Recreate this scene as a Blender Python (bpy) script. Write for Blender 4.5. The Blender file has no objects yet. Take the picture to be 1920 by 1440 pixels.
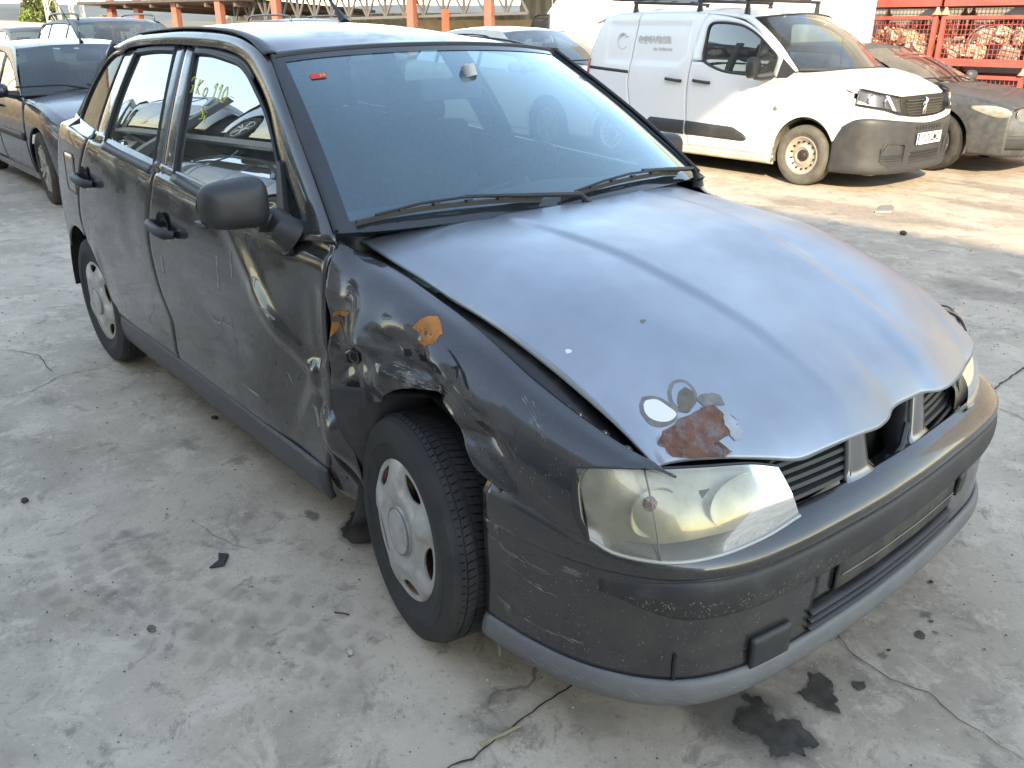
import bpy, bmesh, math, random
import numpy as np
from mathutils import Vector, Matrix, noise
from mathutils.bvhtree import BVHTree
from mathutils.geometry import tessellate_polygon
random.seed(7)
S = bpy.context.scene
COL = S.collection
# ---------------------------------------------------------------- camera
CAM = Vector((1.489, -1.757, 1.4426))
yaw, pitch, roll = math.radians(139.0), math.radians(23.17), math.radians(.155)
fw = Vector((math.cos(yaw)*math.cos(pitch), math.sin(yaw)*math.cos(pitch), -math.sin(pitch)))
rt = fw.cross(Vector((0, 0, 1))).normalized(); up = rt.cross(fw)
rt, up = rt*math.cos(roll)+up*math.sin(roll), up*math.cos(roll)-rt*math.sin(roll)
cd = bpy.data.cameras.new('camera'); cam = bpy.data.objects.new('camera', cd); COL.objects.link(cam)
cam.matrix_world = Matrix(((rt.x, up.x, -fw.x, CAM.x), (rt.y, up.y, -fw.y, CAM.y), (rt.z, up.z, -fw.z, CAM.z), (0, 0, 0, 1)))
cd.sensor_width = 36; cd.lens = 1558/1920*36; cd.clip_start = .05; cd.clip_end = 12000
S.camera = cam
# ---------------------------------------------------------------- sky, sun, exposure
SUN_AZ = Vector((.70, -.714, 0)).normalized(); SUN_EL = math.radians(27)
sd = Vector((SUN_AZ.x*math.cos(SUN_EL), SUN_AZ.y*math.cos(SUN_EL), math.sin(SUN_EL)))
w = bpy.data.worlds.new('World'); S.world = w; w.use_nodes = True
nt = w.node_tree; bg = nt.nodes['Background']
sky = nt.nodes.new('ShaderNodeTexSky'); sky.sky_type = 'NISHITA'; sky.sun_disc = False
sky.sun_elevation = SUN_EL; sky.sun_rotation = math.atan2(SUN_AZ.x, SUN_AZ.y)
sky.air_density = 1.0; sky.dust_density = .35; sky.ozone_density = 1.0
nt.links.new(sky.outputs[0], bg.inputs[0]); bg.inputs[1].default_value = .15
sl = bpy.data.lights.new('sun', 'SUN'); so = bpy.data.objects.new('sun', sl); COL.objects.link(so)
sl.energy = 2.0; sl.angle = math.radians(.53); sl.color = (1, .92, .79)
so.rotation_euler = (-sd).to_track_quat('-Z', 'Y').to_euler()
vs = S.view_settings; S.display_settings.display_device = 'sRGB'
vs.view_transform = 'Standard'; vs.look = 'None'; vs.gamma = 1; vs.use_curve_mapping = False
vs.exposure = 2.38
vs.use_white_balance = True; vs.white_balance_temperature = 8700; vs.white_balance_tint = 10
S.render.engine = 'CYCLES'
S.cycles.max_bounces = 8; S.cycles.transparent_max_bounces = 12; S.cycles.glossy_bounces = 5
S.cycles.caustics_reflective = False; S.cycles.caustics_refractive = False
S.cycles.use_denoising = True; S.cycles.sample_clamp_indirect = 8
# ---------------------------------------------------------------- helpers
MATS = {}
def mat(name, col, rough=.5, metal=0., coat=0., coatr=.05, var=0., vs=6., bump=0., bs=60., dirt=None, dscale=8., dlo=.5, dhi=.7, damt=.6, rvar=0., spec=.5, trans=0, alpha=1, emit=None):
    if name in MATS: return MATS[name]
    m = bpy.data.materials.new(name); m.use_nodes = True; t = m.node_tree; L = t.links.new
    b = t.nodes['Principled BSDF']; b.inputs['Roughness'].default_value = rough; b.inputs['Metallic'].default_value = metal
    b.inputs['Coat Weight'].default_value = coat; b.inputs['Coat Roughness'].default_value = coatr
    b.inputs['Specular IOR Level'].default_value = spec; b.inputs['Transmission Weight'].default_value = trans; b.inputs['Alpha'].default_value = alpha
    c = (*col, 1); b.inputs['Base Color'].default_value = c
    if emit: b.inputs['Emission Color'].default_value = (*emit[0], 1); b.inputs['Emission Strength'].default_value = emit[1]
    tc = t.nodes.new('ShaderNodeTexCoord'); src = None
    def nz(scale, det=6, ro=.6, st=(1, 1, 1)):
        mp = t.nodes.new('ShaderNodeMapping'); mp.inputs['Scale'].default_value = st; L(tc.outputs['Object'], mp.inputs[0])
        n = t.nodes.new('ShaderNodeTexNoise'); n.inputs['Scale'].default_value = scale; n.inputs['Detail'].default_value = det; n.inputs['Roughness'].default_value = ro
        L(mp.outputs[0], n.inputs['Vector']); return n.outputs['Fac']
    def ramp(f, lo, hi):
        r = t.nodes.new('ShaderNodeMapRange'); r.inputs[1].default_value = lo; r.inputs[2].default_value = hi; L(f, r.inputs[0]); return r.outputs[0]
    def mix(f, a, bb, mode='MIX'):
        x = t.nodes.new('ShaderNodeMix'); x.data_type = 'RGBA'; x.blend_type = mode
        if isinstance(f, (int, float)): x.inputs[0].default_value = f
        else: L(f, x.inputs[0])
        for i, v in ((6, a), (7, bb)):
            if isinstance(v, tuple): x.inputs[i].default_value = v
            else: L(v, x.inputs[i])
        return x.outputs[2]
    cur = c
    if var:
        cur = mix(ramp(nz(vs), .3, .7), tuple(max(0, k*(1-var)) for k in col)+(1,), tuple(min(1, k*(1+var)) for k in col)+(1,))
    if dirt:
        f = ramp(nz(dscale, 8, .7), dlo, dhi)
        mu = t.nodes.new('ShaderNodeMath'); mu.operation = 'MULTIPLY'; L(f, mu.inputs[0]); mu.inputs[1].default_value = damt
        cur = mix(mu.outputs[0], cur, (*dirt, 1))
        ad = t.nodes.new('ShaderNodeMath'); ad.operation = 'MULTIPLY_ADD'; L(mu.outputs[0], ad.inputs[0]); ad.inputs[1].default_value = .6; ad.inputs[2].default_value = rough
        ad.use_clamp = True; L(ad.outputs[0], b.inputs['Roughness'])
        if coat:
            cw = t.nodes.new('ShaderNodeMath'); cw.operation = 'MULTIPLY_ADD'; L(mu.outputs[0], cw.inputs[0]); cw.inputs[1].default_value = -coat; cw.inputs[2].default_value = coat
            cw.use_clamp = True; L(cw.outputs[0], b.inputs['Coat Weight'])
    if not isinstance(cur, tuple): L(cur, b.inputs['Base Color'])
    if rvar and not dirt:
        r2 = t.nodes.new('ShaderNodeMapRange'); L(nz(vs*1.7), r2.inputs[0]); r2.inputs[1].default_value = .3; r2.inputs[2].default_value = .7
        r2.inputs[3].default_value = max(0, rough-rvar); r2.inputs[4].default_value = min(1, rough+rvar); L(r2.outputs[0], b.inputs['Roughness'])
    if bump:
        bp = t.nodes.new('ShaderNodeBump'); bp.inputs['Strength'].default_value = bump; bp.inputs['Distance'].default_value = .01
        L(nz(bs), bp.inputs['Height']); L(bp.outputs[0], b.inputs['Normal'])
    MATS[name] = m; return m
def glass(name, tint, refl=1.0, dust=.05, dustc=(.5, .52, .5), rough=.0, dsc=3., sheen_tint=(1, 1, 1)):
    if name in MATS: return MATS[name]
    m = bpy.data.materials.new(name); m.use_nodes = True; t = m.node_tree; L = t.links.new; t.nodes.clear()
    o = t.nodes.new('ShaderNodeOutputMaterial'); tr = t.nodes.new('ShaderNodeBsdfTransparent'); tr.inputs[0].default_value = (*tint, 1)
    gl = t.nodes.new('ShaderNodeBsdfGlossy'); gl.inputs['Roughness'].default_value = rough; gl.inputs[0].default_value = (*sheen_tint, 1)
    fr = t.nodes.new('ShaderNodeFresnel'); fr.inputs[0].default_value = 1.52
    mu = t.nodes.new('ShaderNodeMath'); mu.operation = 'MULTIPLY'; mu.inputs[1].default_value = refl; mu.use_clamp = True; L(fr.outputs[0], mu.inputs[0])
    mx = t.nodes.new('ShaderNodeMixShader'); L(mu.outputs[0], mx.inputs[0]); L(tr.outputs[0], mx.inputs[1]); L(gl.outputs[0], mx.inputs[2])
    df = t.nodes.new('ShaderNodeBsdfDiffuse'); df.inputs[0].default_value = (*dustc, 1)
    tc = t.nodes.new('ShaderNodeTexCoord'); n = t.nodes.new('ShaderNodeTexNoise'); n.inputs['Scale'].default_value = dsc; n.inputs['Detail'].default_value = 7; L(tc.outputs['Object'], n.inputs['Vector'])
    mr = t.nodes.new('ShaderNodeMapRange'); L(n.outputs['Fac'], mr.inputs[0]); mr.inputs[1].default_value = .3; mr.inputs[2].default_value = .75; mr.inputs[3].default_value = dust*.6; mr.inputs[4].default_value = dust*1.5
    m2 = t.nodes.new('ShaderNodeMixShader'); L(mr.outputs[0], m2.inputs[0]); L(mx.outputs[0], m2.inputs[1]); L(df.outputs[0], m2.inputs[2]); L(m2.outputs[0], o.inputs[0])
    MATS[name] = m; return m

ORG = {}
CENT = {}
def worg(o): return ORG.get(o.name, Vector((0, 0, 0))) if o else Vector((0, 0, 0))
def thing(name, label, cat, loc=(0, 0, 0), group=None, rz=0):
    o = bpy.data.objects.new(name, None); COL.objects.link(o); o.location = loc; o.rotation_euler.z = rz; o.empty_display_size = .2
    ORG[o.name] = Vector(loc); return tag(o, label, cat, group)
def tag(o, label=None, cat=None, group=None, kind=None):
    if label: o['label'] = label
    if cat: o['category'] = cat
    if group: o['group'] = group
    if kind: o['kind'] = kind
    return o
def mk(name, V, Fc, m, parent=None, smooth=35, solid=0., local=False, mi=None, org=None):
    """one mesh object; V in world coordinates unless local"""
    me = bpy.data.meshes.new(name)
    po = worg(parent)
    if solid and parent is not None and not local:
        rt_ = parent
        while rt_.parent: rt_ = rt_.parent
        if rt_.name in CENT:      # turn the shell's faces outwards
            C_ = CENT[rt_.name]; sm = 0
            for f in Fc[::max(1, len(Fc)//40)]:
                a, b, c_ = Vector(V[f[0]]), Vector(V[f[1]]), Vector(V[f[2]]); n_ = (b-a).cross(c_-a); d_ = (a+b+c_)/3-C_
                if n_.length > 1e-12: sm += n_.normalized().dot(d_.normalized())
            if sm < 0: Fc = [tuple(reversed(f)) for f in Fc]
            solid = abs(solid)
    base = Vector(org) if org is not None else po
    if local: VV = [tuple(v) for v in V]
    else: VV = [(v[0]-base.x, v[1]-base.y, v[2]-base.z) for v in V]
    me.from_pydata(VV, [], [tuple(f) for f in Fc])
    ms = m if isinstance(m, (list, tuple)) else [m]
    for k in ms: me.materials.append(k)
    if mi is not None: me.polygons.foreach_set('material_index', mi)
    if smooth:
        me.polygons.foreach_set('use_smooth', [True]*len(me.polygons))
        me.update()
        if smooth < 180: me.set_sharp_from_angle(angle=math.radians(smooth))
    me.update()
    o = bpy.data.objects.new(name, me); COL.objects.link(o)
    if parent: o.parent = parent
    o.location = (base-po) if not local else (0, 0, 0)
    ORG[o.name] = base.copy()
    if solid:
        md = o.modifiers.new('thick', 'SOLIDIFY'); md.thickness = abs(solid); md.offset = -1 if solid > 0 else 1; md.use_even_offset = False
    return o
def dupe(o, parent=None, loc=None, rz=None, label=None, group=None, worldorg=None):
    c = o.copy(); COL.objects.link(c); c.parent = parent
    if loc is not None: c.location = loc
    if rz is not None: c.rotation_euler.z = rz
    if label: c['label'] = label
    if group: c['group'] = group
    for ch in o.children: dupe(ch, c)
    return c
class MB:
    """mesh buffer"""
    def __init__(s): s.V = []; s.F = []; s.M = []
    def add(s, V, F, mi=0):
        n = len(s.V); s.V += [tuple(v) for v in V]; s.F += [tuple(i+n for i in f) for f in F]; s.M += [mi]*len(F); return s
    def box(s, c, d, rz=0, mi=0, bev=0, rot=None):
        R = rot or Matrix.Rotation(rz, 3, 'Z'); c = Vector(c); hx, hy, hz = d[0]/2, d[1]/2, d[2]/2
        if bev:
            b = min(bev, hx*.9, hy*.9, hz*.9); V = []; bm = bmesh.new(); bmesh.ops.create_cube(bm, size=1)
            bmesh.ops.scale(bm, vec=(d[0], d[1], d[2]), verts=bm.verts); bmesh.ops.bevel(bm, geom=bm.edges[:], offset=b, segments=2, affect='EDGES', profile=.6)
            bm.verts.ensure_lookup_table(); bm.verts.index_update()
            V = [R @ v.co + c for v in bm.verts]; F = [[v.index for v in f.verts] for f in bm.faces]; bm.free(); return s.add(V, F, mi)
        V = [R @ Vector((x*hx, y*hy, z*hz)) + c for x in (-1, 1) for y in (-1, 1) for z in (-1, 1)]
        return s.add(V, [(0, 1, 3, 2), (4, 6, 7, 5), (0, 4, 5, 1), (2, 3, 7, 6), (0, 2, 6, 4), (1, 5, 7, 3)], mi)
    def beam(s, a, b, wd, ht, mi=0, upv=(0, 0, 1)):
        a, b = Vector(a), Vector(b); x = (b-a); l = x.length; x.normalize(); y = Vector(upv).cross(x)
        if y.length < 1e-4: y = Vector((1, 0, 0)).cross(x)
        y.normalize(); z = x.cross(y); R = Matrix((x, y, z)).transposed(); return s.box((a+b)/2, (l, wd, ht), rot=R, mi=mi)
    def tube(s, P, r, n=8, mi=0, caps=True, closed=False):
        P = [Vector(p) for p in P]; rs = r if isinstance(r, (list, tuple)) else [r]*len(P); V = []; F = []; prev = None
        for i, p in enumerate(P):
            a = P[i-1] if (i > 0 or closed) else P[i]; b = P[(i+1) % len(P)] if (i < len(P)-1 or closed) else P[i]
            d = (b-a).normalized()
            if prev is None: u = d.orthogonal().normalized()
            else:
                u = prev-d*prev.dot(d); u.normalize()
            prev = u; v = d.cross(u)
            for k in range(n): an = 2*math.pi*k/n; V.append(p+(u*math.cos(an)+v*math.sin(an))*rs[i])
        m = len(P)
        for i in range(m if closed else m-1):
            for k in range(n): j = (i+1) % m; F.append((i*n+k, i*n+(k+1) % n, j*n+(k+1) % n, j*n+k))
        if caps and not closed: F.append(tuple(range(n-1, -1, -1))); F.append(tuple((m-1)*n+k for k in range(n)))
        return s.add(V, F, mi)
    def lathe(s, prof, n=48, axis='y', c=(0, 0, 0), mi=0):
        V = []; F = []; m = len(prof); c = Vector(c)
        for k in range(n):
            a = 2*math.pi*k/n
            for r, h in prof:
                p = (r*math.cos(a), h, r*math.sin(a)) if axis == 'y' else (r*math.cos(a), r*math.sin(a), h) if axis == 'z' else (h, r*math.cos(a), r*math.sin(a))
                V.append(Vector(p)+c)
        for k in range(n):
            for i in range(m-1): F.append((k*m+i, k*m+i+1, ((k+1) % n)*m+i+1, ((k+1) % n)*m+i))
        return s.add(V, F, mi)
    def prism(s, P, d, mi=0):
        """polygon P (3-D points, planar) extruded by vector d"""
        n = len(P); V = [Vector(p) for p in P]+[Vector(p)+Vector(d) for p in P]
        F = [tuple(range(n)), tuple(range(2*n-1, n-1, -1))]+[(i, i+n, (i+1) % n+n, (i+1) % n) for i in range(n)]
        return s.add(V, F, mi)
    def build(s, name, m, parent=None, **k):
        if isinstance(m, (list, tuple)): k['mi'] = s.M
        return mk(name, s.V, s.F, m, parent, **k)
def cr(P, t):
    """Catmull-Rom through the points P, t in 0..1 over the index"""
    n = len(P)-1; x = max(0, min(n-1e-9, t*n)); i = int(x); f = x-i
    p1, p2 = Vector(P[i]), Vector(P[i+1]); p0 = Vector(P[i-1]) if i > 0 else p1*2-p2; p3 = Vector(P[i+2]) if i+2 <= n else p2*2-p1
    return .5*((2*p1)+(p2-p0)*f+(2*p0-5*p1+4*p2-p3)*f*f+(3*p1-p0-3*p2+p3)*f**3)
def crl(P, n): return [cr(P, i/(n-1)) for i in range(n)]
def even(P, n, sub=12):
    """resample smooth curve by arc length"""
    Q = crl(P, (len(P)-1)*sub+1); d = [0]
    for a, b in zip(Q, Q[1:]): d.append(d[-1]+(b-a).length)
    out = []; j = 0
    for i in range(n):
        t = d[-1]*i/(n-1)
        while j < len(d)-2 and d[j+1] < t: j += 1
        f = (t-d[j])/max(1e-9, d[j+1]-d[j]); out.append(Q[j].lerp(Q[j+1], max(0, min(1, f))))
    return out
def lin(xs, ys, x): return float(np.interp(x, xs, ys))
def smooth1(xs, ys, x):
    """smooth 1-D interpolation (Catmull-Rom, uneven knots)"""
    if x <= xs[0]: return ys[0]
    if x >= xs[-1]: return ys[-1]
    i = int(np.searchsorted(xs, x))-1; h = xs[i+1]-xs[i]; f = (x-xs[i])/h
    def sl(k):
        if k <= 0: return (ys[1]-ys[0])/(xs[1]-xs[0])
        if k >= len(xs)-1: return (ys[-1]-ys[-2])/(xs[-1]-xs[-2])
        return (ys[k+1]-ys[k-1])/(xs[k+1]-xs[k-1])
    a, b = sl(i)*h, sl(i+1)*h
    return ys[i]*(1+2*f)*(1-f)**2+a*f*(1-f)**2+ys[i+1]*f*f*(3-2*f)+b*f*f*(f-1)
def sst(a, b, x):
    t = max(0, min(1, (x-a)/(b-a))); return t*t*(3-2*t)
def grid(fn, nu, nv, flip=False):
    V = [fn(i/(nu-1), j/(nv-1)) for i in range(nu) for j in range(nv)]
    F = [(i*nv+j, (i+1)*nv+j, (i+1)*nv+j+1, i*nv+j+1) if not flip else (i*nv+j, i*nv+j+1, (i+1)*nv+j+1, (i+1)*nv+j) for i in range(nu-1) for j in range(nv-1)]
    return V, F
def loft(rows, nu, nv, flip=False):
    """surface through a net of control rows (each a list of points)"""
    R = [even(r, nv) for r in rows]
    cols = [[r[j] for r in R] for j in range(nv)]
    return grid(lambda s, t: cr(cols[min(nv-1, int(round(t*(nv-1))))], s), nu, nv, flip)
def mirY(V, F): return [(v[0], -v[1], v[2]) for v in V], [tuple(reversed(f)) for f in F]
def rrect(w, h, r, n=5):
    P = []
    for cx, cy, a0 in ((w/2-r, h/2-r, 0), (-w/2+r, h/2-r, 90), (-w/2+r, -h/2+r, 180), (w/2-r, -h/2+r, 270)):
        for k in range(n+1):
            a = math.radians(a0+90*k/n); P.append((cx+r*math.cos(a), cy+r*math.sin(a)))
    return P
def bvh_of(o):
    me = o.data; return BVHTree.FromPolygons([v.co+ORG[o.name] for v in me.vertices], [tuple(p.vertices) for p in me.polygons])
def drape(name, poly, axis, tree, m, parent, off=.0015, start=None, res=.02, smooth=60):
    """thin patch: polygon in the plane across `axis`, laid onto the surface in tree"""
    # fill with a small grid clipped to polygon
    P2 = [Vector((p[0], p[1])) for p in poly]; bm = bmesh.new()
    vs_ = [bm.verts.new((p.x, p.y, 0)) for p in P2]; bm.faces.new(vs_)
    x0, x1 = min(p.x for p in P2), max(p.x for p in P2); y0, y1 = min(p.y for p in P2), max(p.y for p in P2)
    k = x0+res
    while k < x1: bmesh.ops.bisect_plane(bm, geom=bm.verts[:]+bm.edges[:]+bm.faces[:], plane_co=(k, 0, 0), plane_no=(1, 0, 0)); k += res
    k = y0+res
    while k < y1: bmesh.ops.bisect_plane(bm, geom=bm.verts[:]+bm.edges[:]+bm.faces[:], plane_co=(0, k, 0), plane_no=(0, 1, 0)); k += res
    bmesh.ops.triangulate(bm, faces=bm.faces[:]); bm.verts.index_update(); V = []; ok = []
    for v in bm.verts:
        a, b = v.co.x, v.co.y
        if axis == 'y': o, d = Vector((a, start if start is not None else -2, b)), Vector((0, 1, 0))
        elif axis == 'z': o, d = Vector((a, b, start if start is not None else 3)), Vector((0, 0, -1))
        else: o, d = Vector((start if start is not None else 3, a, b)), Vector((-1, 0, 0))
        h, nrm, _, _ = tree.ray_cast(o, d)
        if h is None: V.append(None)
        else:
            if nrm.dot(d) > 0: nrm = -nrm
            V.append(h+nrm*off)
    F = [[v.index for v in f.verts] for f in bm.faces if all(V[v.index] is not None for v in f.verts)]; bm.free()
    V = [v if v is not None else Vector((0, 0, 0)) for v in V]
    used = sorted({i for f in F for i in f}); rem = {i: k for k, i in enumerate(used)}
    if not F: print('EMPTY DRAPE', name); return None
    return mk(name, [V[i] for i in used], [[rem[i] for i in f] for f in F], m, parent, smooth=smooth)
def blob(cx, cy, r, n=28, jag=.3, sx=1, sy=1, seed=0, rot=0):
    P = []; ca, sa = math.cos(rot), math.sin(rot)
    for k in range(n):
        a = 2*math.pi*k/n; rr = r*(1+jag*noise.noise(Vector((math.cos(a)*1.7+seed*3.1, math.sin(a)*1.7, seed)))+jag*.5*noise.noise(Vector((math.cos(a)*5, math.sin(a)*5+seed, seed*2.))))
        x, y = rr*math.cos(a)*sx, rr*math.sin(a)*sy; P.append((cx+x*ca-y*sa, cy+x*sa+y*ca))
    return P
def strip(name, A, B, m, parent, n=None, solid=.004, flip=False, smooth=60):
    """band between two curves with equal point counts"""
    N = len(A); V = list(A)+list(B); F = [(i, i+1, N+i+1, N+i) for i in range(N-1)]
    if flip: F = [tuple(reversed(f)) for f in F]
    return mk(name, V, F, m, parent, solid=solid, smooth=smooth)
def text(name, s, size, m, parent, mtx, extr=.001, sx=1.0, bold=0):
    cu = bpy.data.curves.new(name, 'FONT'); cu.body = s; cu.size = size; cu.extrude = extr; cu.align_x = 'CENTER'; cu.align_y = 'CENTER'; cu.offset = bold
    t = bpy.data.objects.new(name+'_tmp', cu); COL.objects.link(t); dg = bpy.context.evaluated_depsgraph_get(); dg.update()
    me = bpy.data.meshes.new_from_object(t.evaluated_get(dg)); bpy.data.objects.remove(t); bpy.data.curves.remove(cu)
    V = [mtx @ Vector((v.co.x*sx, v.co.y, v.co.z)) for v in me.vertices]; F = [tuple(p.vertices) for p in me.polygons]; bpy.data.meshes.remove(me)
    return mk(name, V, F, m, parent, smooth=0)
def frame3(o, x, y):
    x, y = Vector(x).normalized(), Vector(y).normalized(); z = x.cross(y).normalized(); y = z.cross(x); o = Vector(o)
    return Matrix(((x.x, y.x, z.x, o.x), (x.y, y.y, z.y, o.y), (x.z, y.z, z.z, o.z), (0, 0, 0, 1)))
# ================================================================ materials
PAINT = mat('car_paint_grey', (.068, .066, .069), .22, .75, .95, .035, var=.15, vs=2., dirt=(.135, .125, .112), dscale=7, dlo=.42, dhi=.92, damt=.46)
PAINT_TOP = mat('car_paint_faded_sky_tint', (.325, .36, .415), .40, .62, .28, .2, var=.17, vs=2.6, rvar=.12)  # faded paint, base lightened and blued to paint in the sky's reflection
PLASTIC = mat('black_plastic', (.028, .028, .03), .48, 0, 0, var=.2, vs=9, bump=.06, bs=300)
PLASTIC_D = mat('black_plastic_dusty', (.03, .03, .032), .5, 0, 0, dirt=(.2, .19, .165), dscale=11, dlo=.5, dhi=.9, damt=.4)
RUBBER = mat('tyre_rubber', (.022, .022, .023), .75, 0, dirt=(.12, .11, .1), dscale=9, dlo=.45, dhi=.85, damt=.55, bump=.1, bs=120)
SEAL = mat('rubber_seal', (.015, .015, .016), .5)
DARK = mat('dark_inner', (.008, .008, .009), .85)
STEEL = mat('bare_steel', (.42, .40, .37), .42, .9, var=.3, vs=30)
CHROME = mat('reflector_chrome', (.86, .86, .83), .16, 1., var=.1, vs=8)
SILVER = mat('hubcap_silver', (.47, .46, .44), .4, .35, .15, .25, dirt=(.20, .155, .12), dscale=14, dlo=.45, dhi=.78, damt=.65)
RUSTM = mat('rust', (.17, .075, .04), .85, 0, var=.5, vs=45, bump=.5, bs=90)
GLASS = glass('window_glass', (.50, .60, .56), .5, .05, (.45, .5, .48))
WSGLASS = glass('windscreen_glass', (.50, .62, .64), 3.5, .125, (.25, .40, .46), .015, 1.3, (.74, .92, 1))  # dust and gloss colours turned teal to paint in the blue sky sheen
LENS = glass('headlamp_lens', (.95, .92, .82), 1.0, .12, (.72, .70, .60), .02, 5)
# ================================================================ ground
def ground():
    m = bpy.data.materials.new('concrete_yard'); m.use_nodes = True; t = m.node_tree; L = t.links.new; b = t.nodes['Principled BSDF']
    tc = t.nodes.new('ShaderNodeTexCoord')
    def nz(s, d=8, r=.62, dist=0, typ=None):
        n = t.nodes.new('ShaderNodeTexNoise'); n.inputs['Scale'].default_value = s; n.inputs['Detail'].default_value = d; n.inputs['Roughness'].default_value = r; n.inputs['Distortion'].default_value = dist
        L(tc.outputs['Object'], n.inputs['Vector']); return n.outputs['Fac']
    def mr(f, a, bb, c=0., d=1.):
        r = t.nodes.new('ShaderNodeMapRange'); L(f, r.inputs[0])
        for i, v in enumerate((a, bb, c, d)): r.inputs[i+1].default_value = v
        return r.outputs[0]
    def mix(f, A, B):
        x = t.nodes.new('ShaderNodeMix'); x.data_type = 'RGBA'; L(f, x.inputs[0])
        for i, v in ((6, A), (7, B)):
            if isinstance(v, tuple): x.inputs[i].default_value = (*v, 1)
            else: L(v, x.inputs[i])
        return x.outputs[2]
    c = mix(mr(nz(.5, 6), .35, .65), (0.399, 0.331, 0.259), (0.542, 0.448, 0.354))
    c = mix(mr(nz(1.7, 10, .72, .3), .46, .60), c, (0.355, 0.293, 0.227))
    c = mix(mr(nz(4.5, 10, .75, .5), .51, .60, 0, .8), c, (0.580, 0.481, 0.382))
    c = mix(mr(nz(7.5, 10, .75, .6), .55, .63, 0, .85), c, (0.258, 0.213, 0.167))
    c = mix(mr(nz(24, 8, .75), .58, .68, 0, .6), c, (0.632, 0.533, 0.433))
    c = mix(mr(nz(60, 4, .7), .58, .68, 0, .7), c, (0.193, 0.164, 0.128))
    c = mix(mr(nz(120, 3, .6), .64, .70, 0, .85), c, (0.750, 0.657, 0.533))
    # fine crazing
    v = t.nodes.new('ShaderNodeTexVoronoi'); v.feature = 'DISTANCE_TO_EDGE'; v.inputs['Scale'].default_value = .62
    nn = t.nodes.new('ShaderNodeTexNoise'); nn.inputs['Scale'].default_value = 3.2; nn.inputs['Detail'].default_value = 8; L(tc.outputs['Object'], nn.inputs['Vector'])
    va = t.nodes.new('ShaderNodeMixRGB'); va.blend_type = 'ADD'; va.inputs[0].default_value = .55; L(tc.outputs['Object'], va.inputs[1]); L(nn.outputs['Color'], va.inputs[2]); L(va.outputs[0], v.inputs['Vector'])
    cf = t.nodes.new('ShaderNodeMath'); cf.operation = 'MULTIPLY'; L(mr(v.outputs['Distance'], .0015, .006, 1, 0), cf.inputs[0]); L(mr(nz(.9, 3), .5, .62, 0, .75), cf.inputs[1])
    c = mix(cf.outputs[0], c, (.11, .1, .09))
    L(c, b.inputs['Base Color']); b.inputs['Roughness'].default_value = .8
    L(mr(nz(3, 8, .7), .3, .7, .62, .92), b.inputs['Roughness'])
    bp = t.nodes.new('ShaderNodeBump'); bp.inputs['Strength'].default_value = .35; bp.inputs['Distance'].default_value = .006
    ad = t.nodes.new('ShaderNodeMath'); ad.operation = 'SUBTRACT'; L(nz(38, 8, .7), ad.inputs[0]); L(cf.outputs[0], ad.inputs[1]); L(ad.outputs[0], bp.inputs['Height']); L(bp.outputs[0], b.inputs['Normal'])
    R = 4000; n = 1
    o = mk('ground', [(-R, -R, 0), (R, -R, 0), (R, R, 0), (-R, R, 0)], [(0, 1, 2, 3)], m, smooth=0); o['kind'] = 'structure'
    return o
GROUND = ground()
# ================================================================ the grey hatchback
CAR = thing('hatchback_car', 'dark grey five-door hatchback with crumpled right front wing and rust-patched bonnet', 'car', (-1.2, 0, 0))
CENT[CAR.name] = Vector((-1.2, 0, .62))
def zb(x): return .925+(-.5-x)*.06
ZS = [.10, .16, .22, .30, .40, .50, .60, .70, .80, .88, .925, .955, .985]
HS = [.73, .755, .775, .797, .81, .816, .818, .814, .804, .792, .784, .770, .745]
def plan(x):
    if x > 0: return 1-.065*(x/.6)**2
    if x < -1.9: return 1-.05*((-1.9-x)/1.0)**2
    return 1.
def Hs(x, z):
    """half width of the body side"""
    b = zb(x)
    if z > b:
        t = (z-b)/(1.385-b); rear = 1-.05*max(0, (-1.9-x)/.6)**2
        return (.764-.194*t+.03*t*(1-t))*rear
    zz = z if z < .6 else .6+(z-.6)*(.955-.6)/(b-.6)
    return smooth1(ZS, HS, zz)*plan(x)
def G(dx, dz, x, z, x0, z0, a=0):
    ca, sa = math.cos(a), math.sin(a); u = (x-x0)*ca+(z-z0)*sa; v = -(x-x0)*sa+(z-z0)*ca
    return math.exp(-(u/dx)**2-(v/dz)**2)
def TR(x, z, x0, z0, x1, z1, w_, amp):
    """sharp fold: triangular ridge along a segment"""
    ux, uz = x1-x0, z1-z0; L2 = ux*ux+uz*uz; t = max(0, min(1, ((x-x0)*ux+(z-z0)*uz)/L2)); d = math.hypot(x-x0-ux*t, z-z0-uz*t); e = math.sin(math.pi*min(1, max(0, .15+.7*t)))
    return amp*max(0, 1-d/w_)*e
def dent_door(x, z):
    d = .040*G(.22, .16, x, z, -.47, .52, .5)+.016*G(.07, .22, x, z, -.50, .66, -.5)-.012*G(.30, .035, x, z, -.62, .69, -.62)
    d += TR(x, z, -.72, .74, -.38, .50, .05, -.012)+TR(x, z, -.40, .80, -.44, .42, .035, .012)+TR(x, z, -.60, .34, -.40, .62, .05, -.010)+TR(x, z, -.50, .60, -.36, .66, .03, .012)
    d += .012*G(.10, .10, x, z, -.62, .40)+.006*G(.30, .06, x, z, -1.0, .55, -.35)
    return d
def dent_rdoor(x, z): return .004*G(.2, .1, x, z, -2.0, .62, -.3)+.003*G(.1, .2, x, z, -1.8, .75)
xF = lambda z: smooth1([.20, .284, .40, .503, .612, .703, .814, .94], [-.445, -.42, -.375, -.358, -.355, -.345, -.345, -.348], z)
xB = lambda z: smooth1([.25, .307, .432, .471, .563, .655, .741, .818, .958, 1.0], [-1.52, -1.517, -1.475, -1.47, -1.529, -1.566, -1.587, -1.581, -1.534, -1.52], z)
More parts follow.
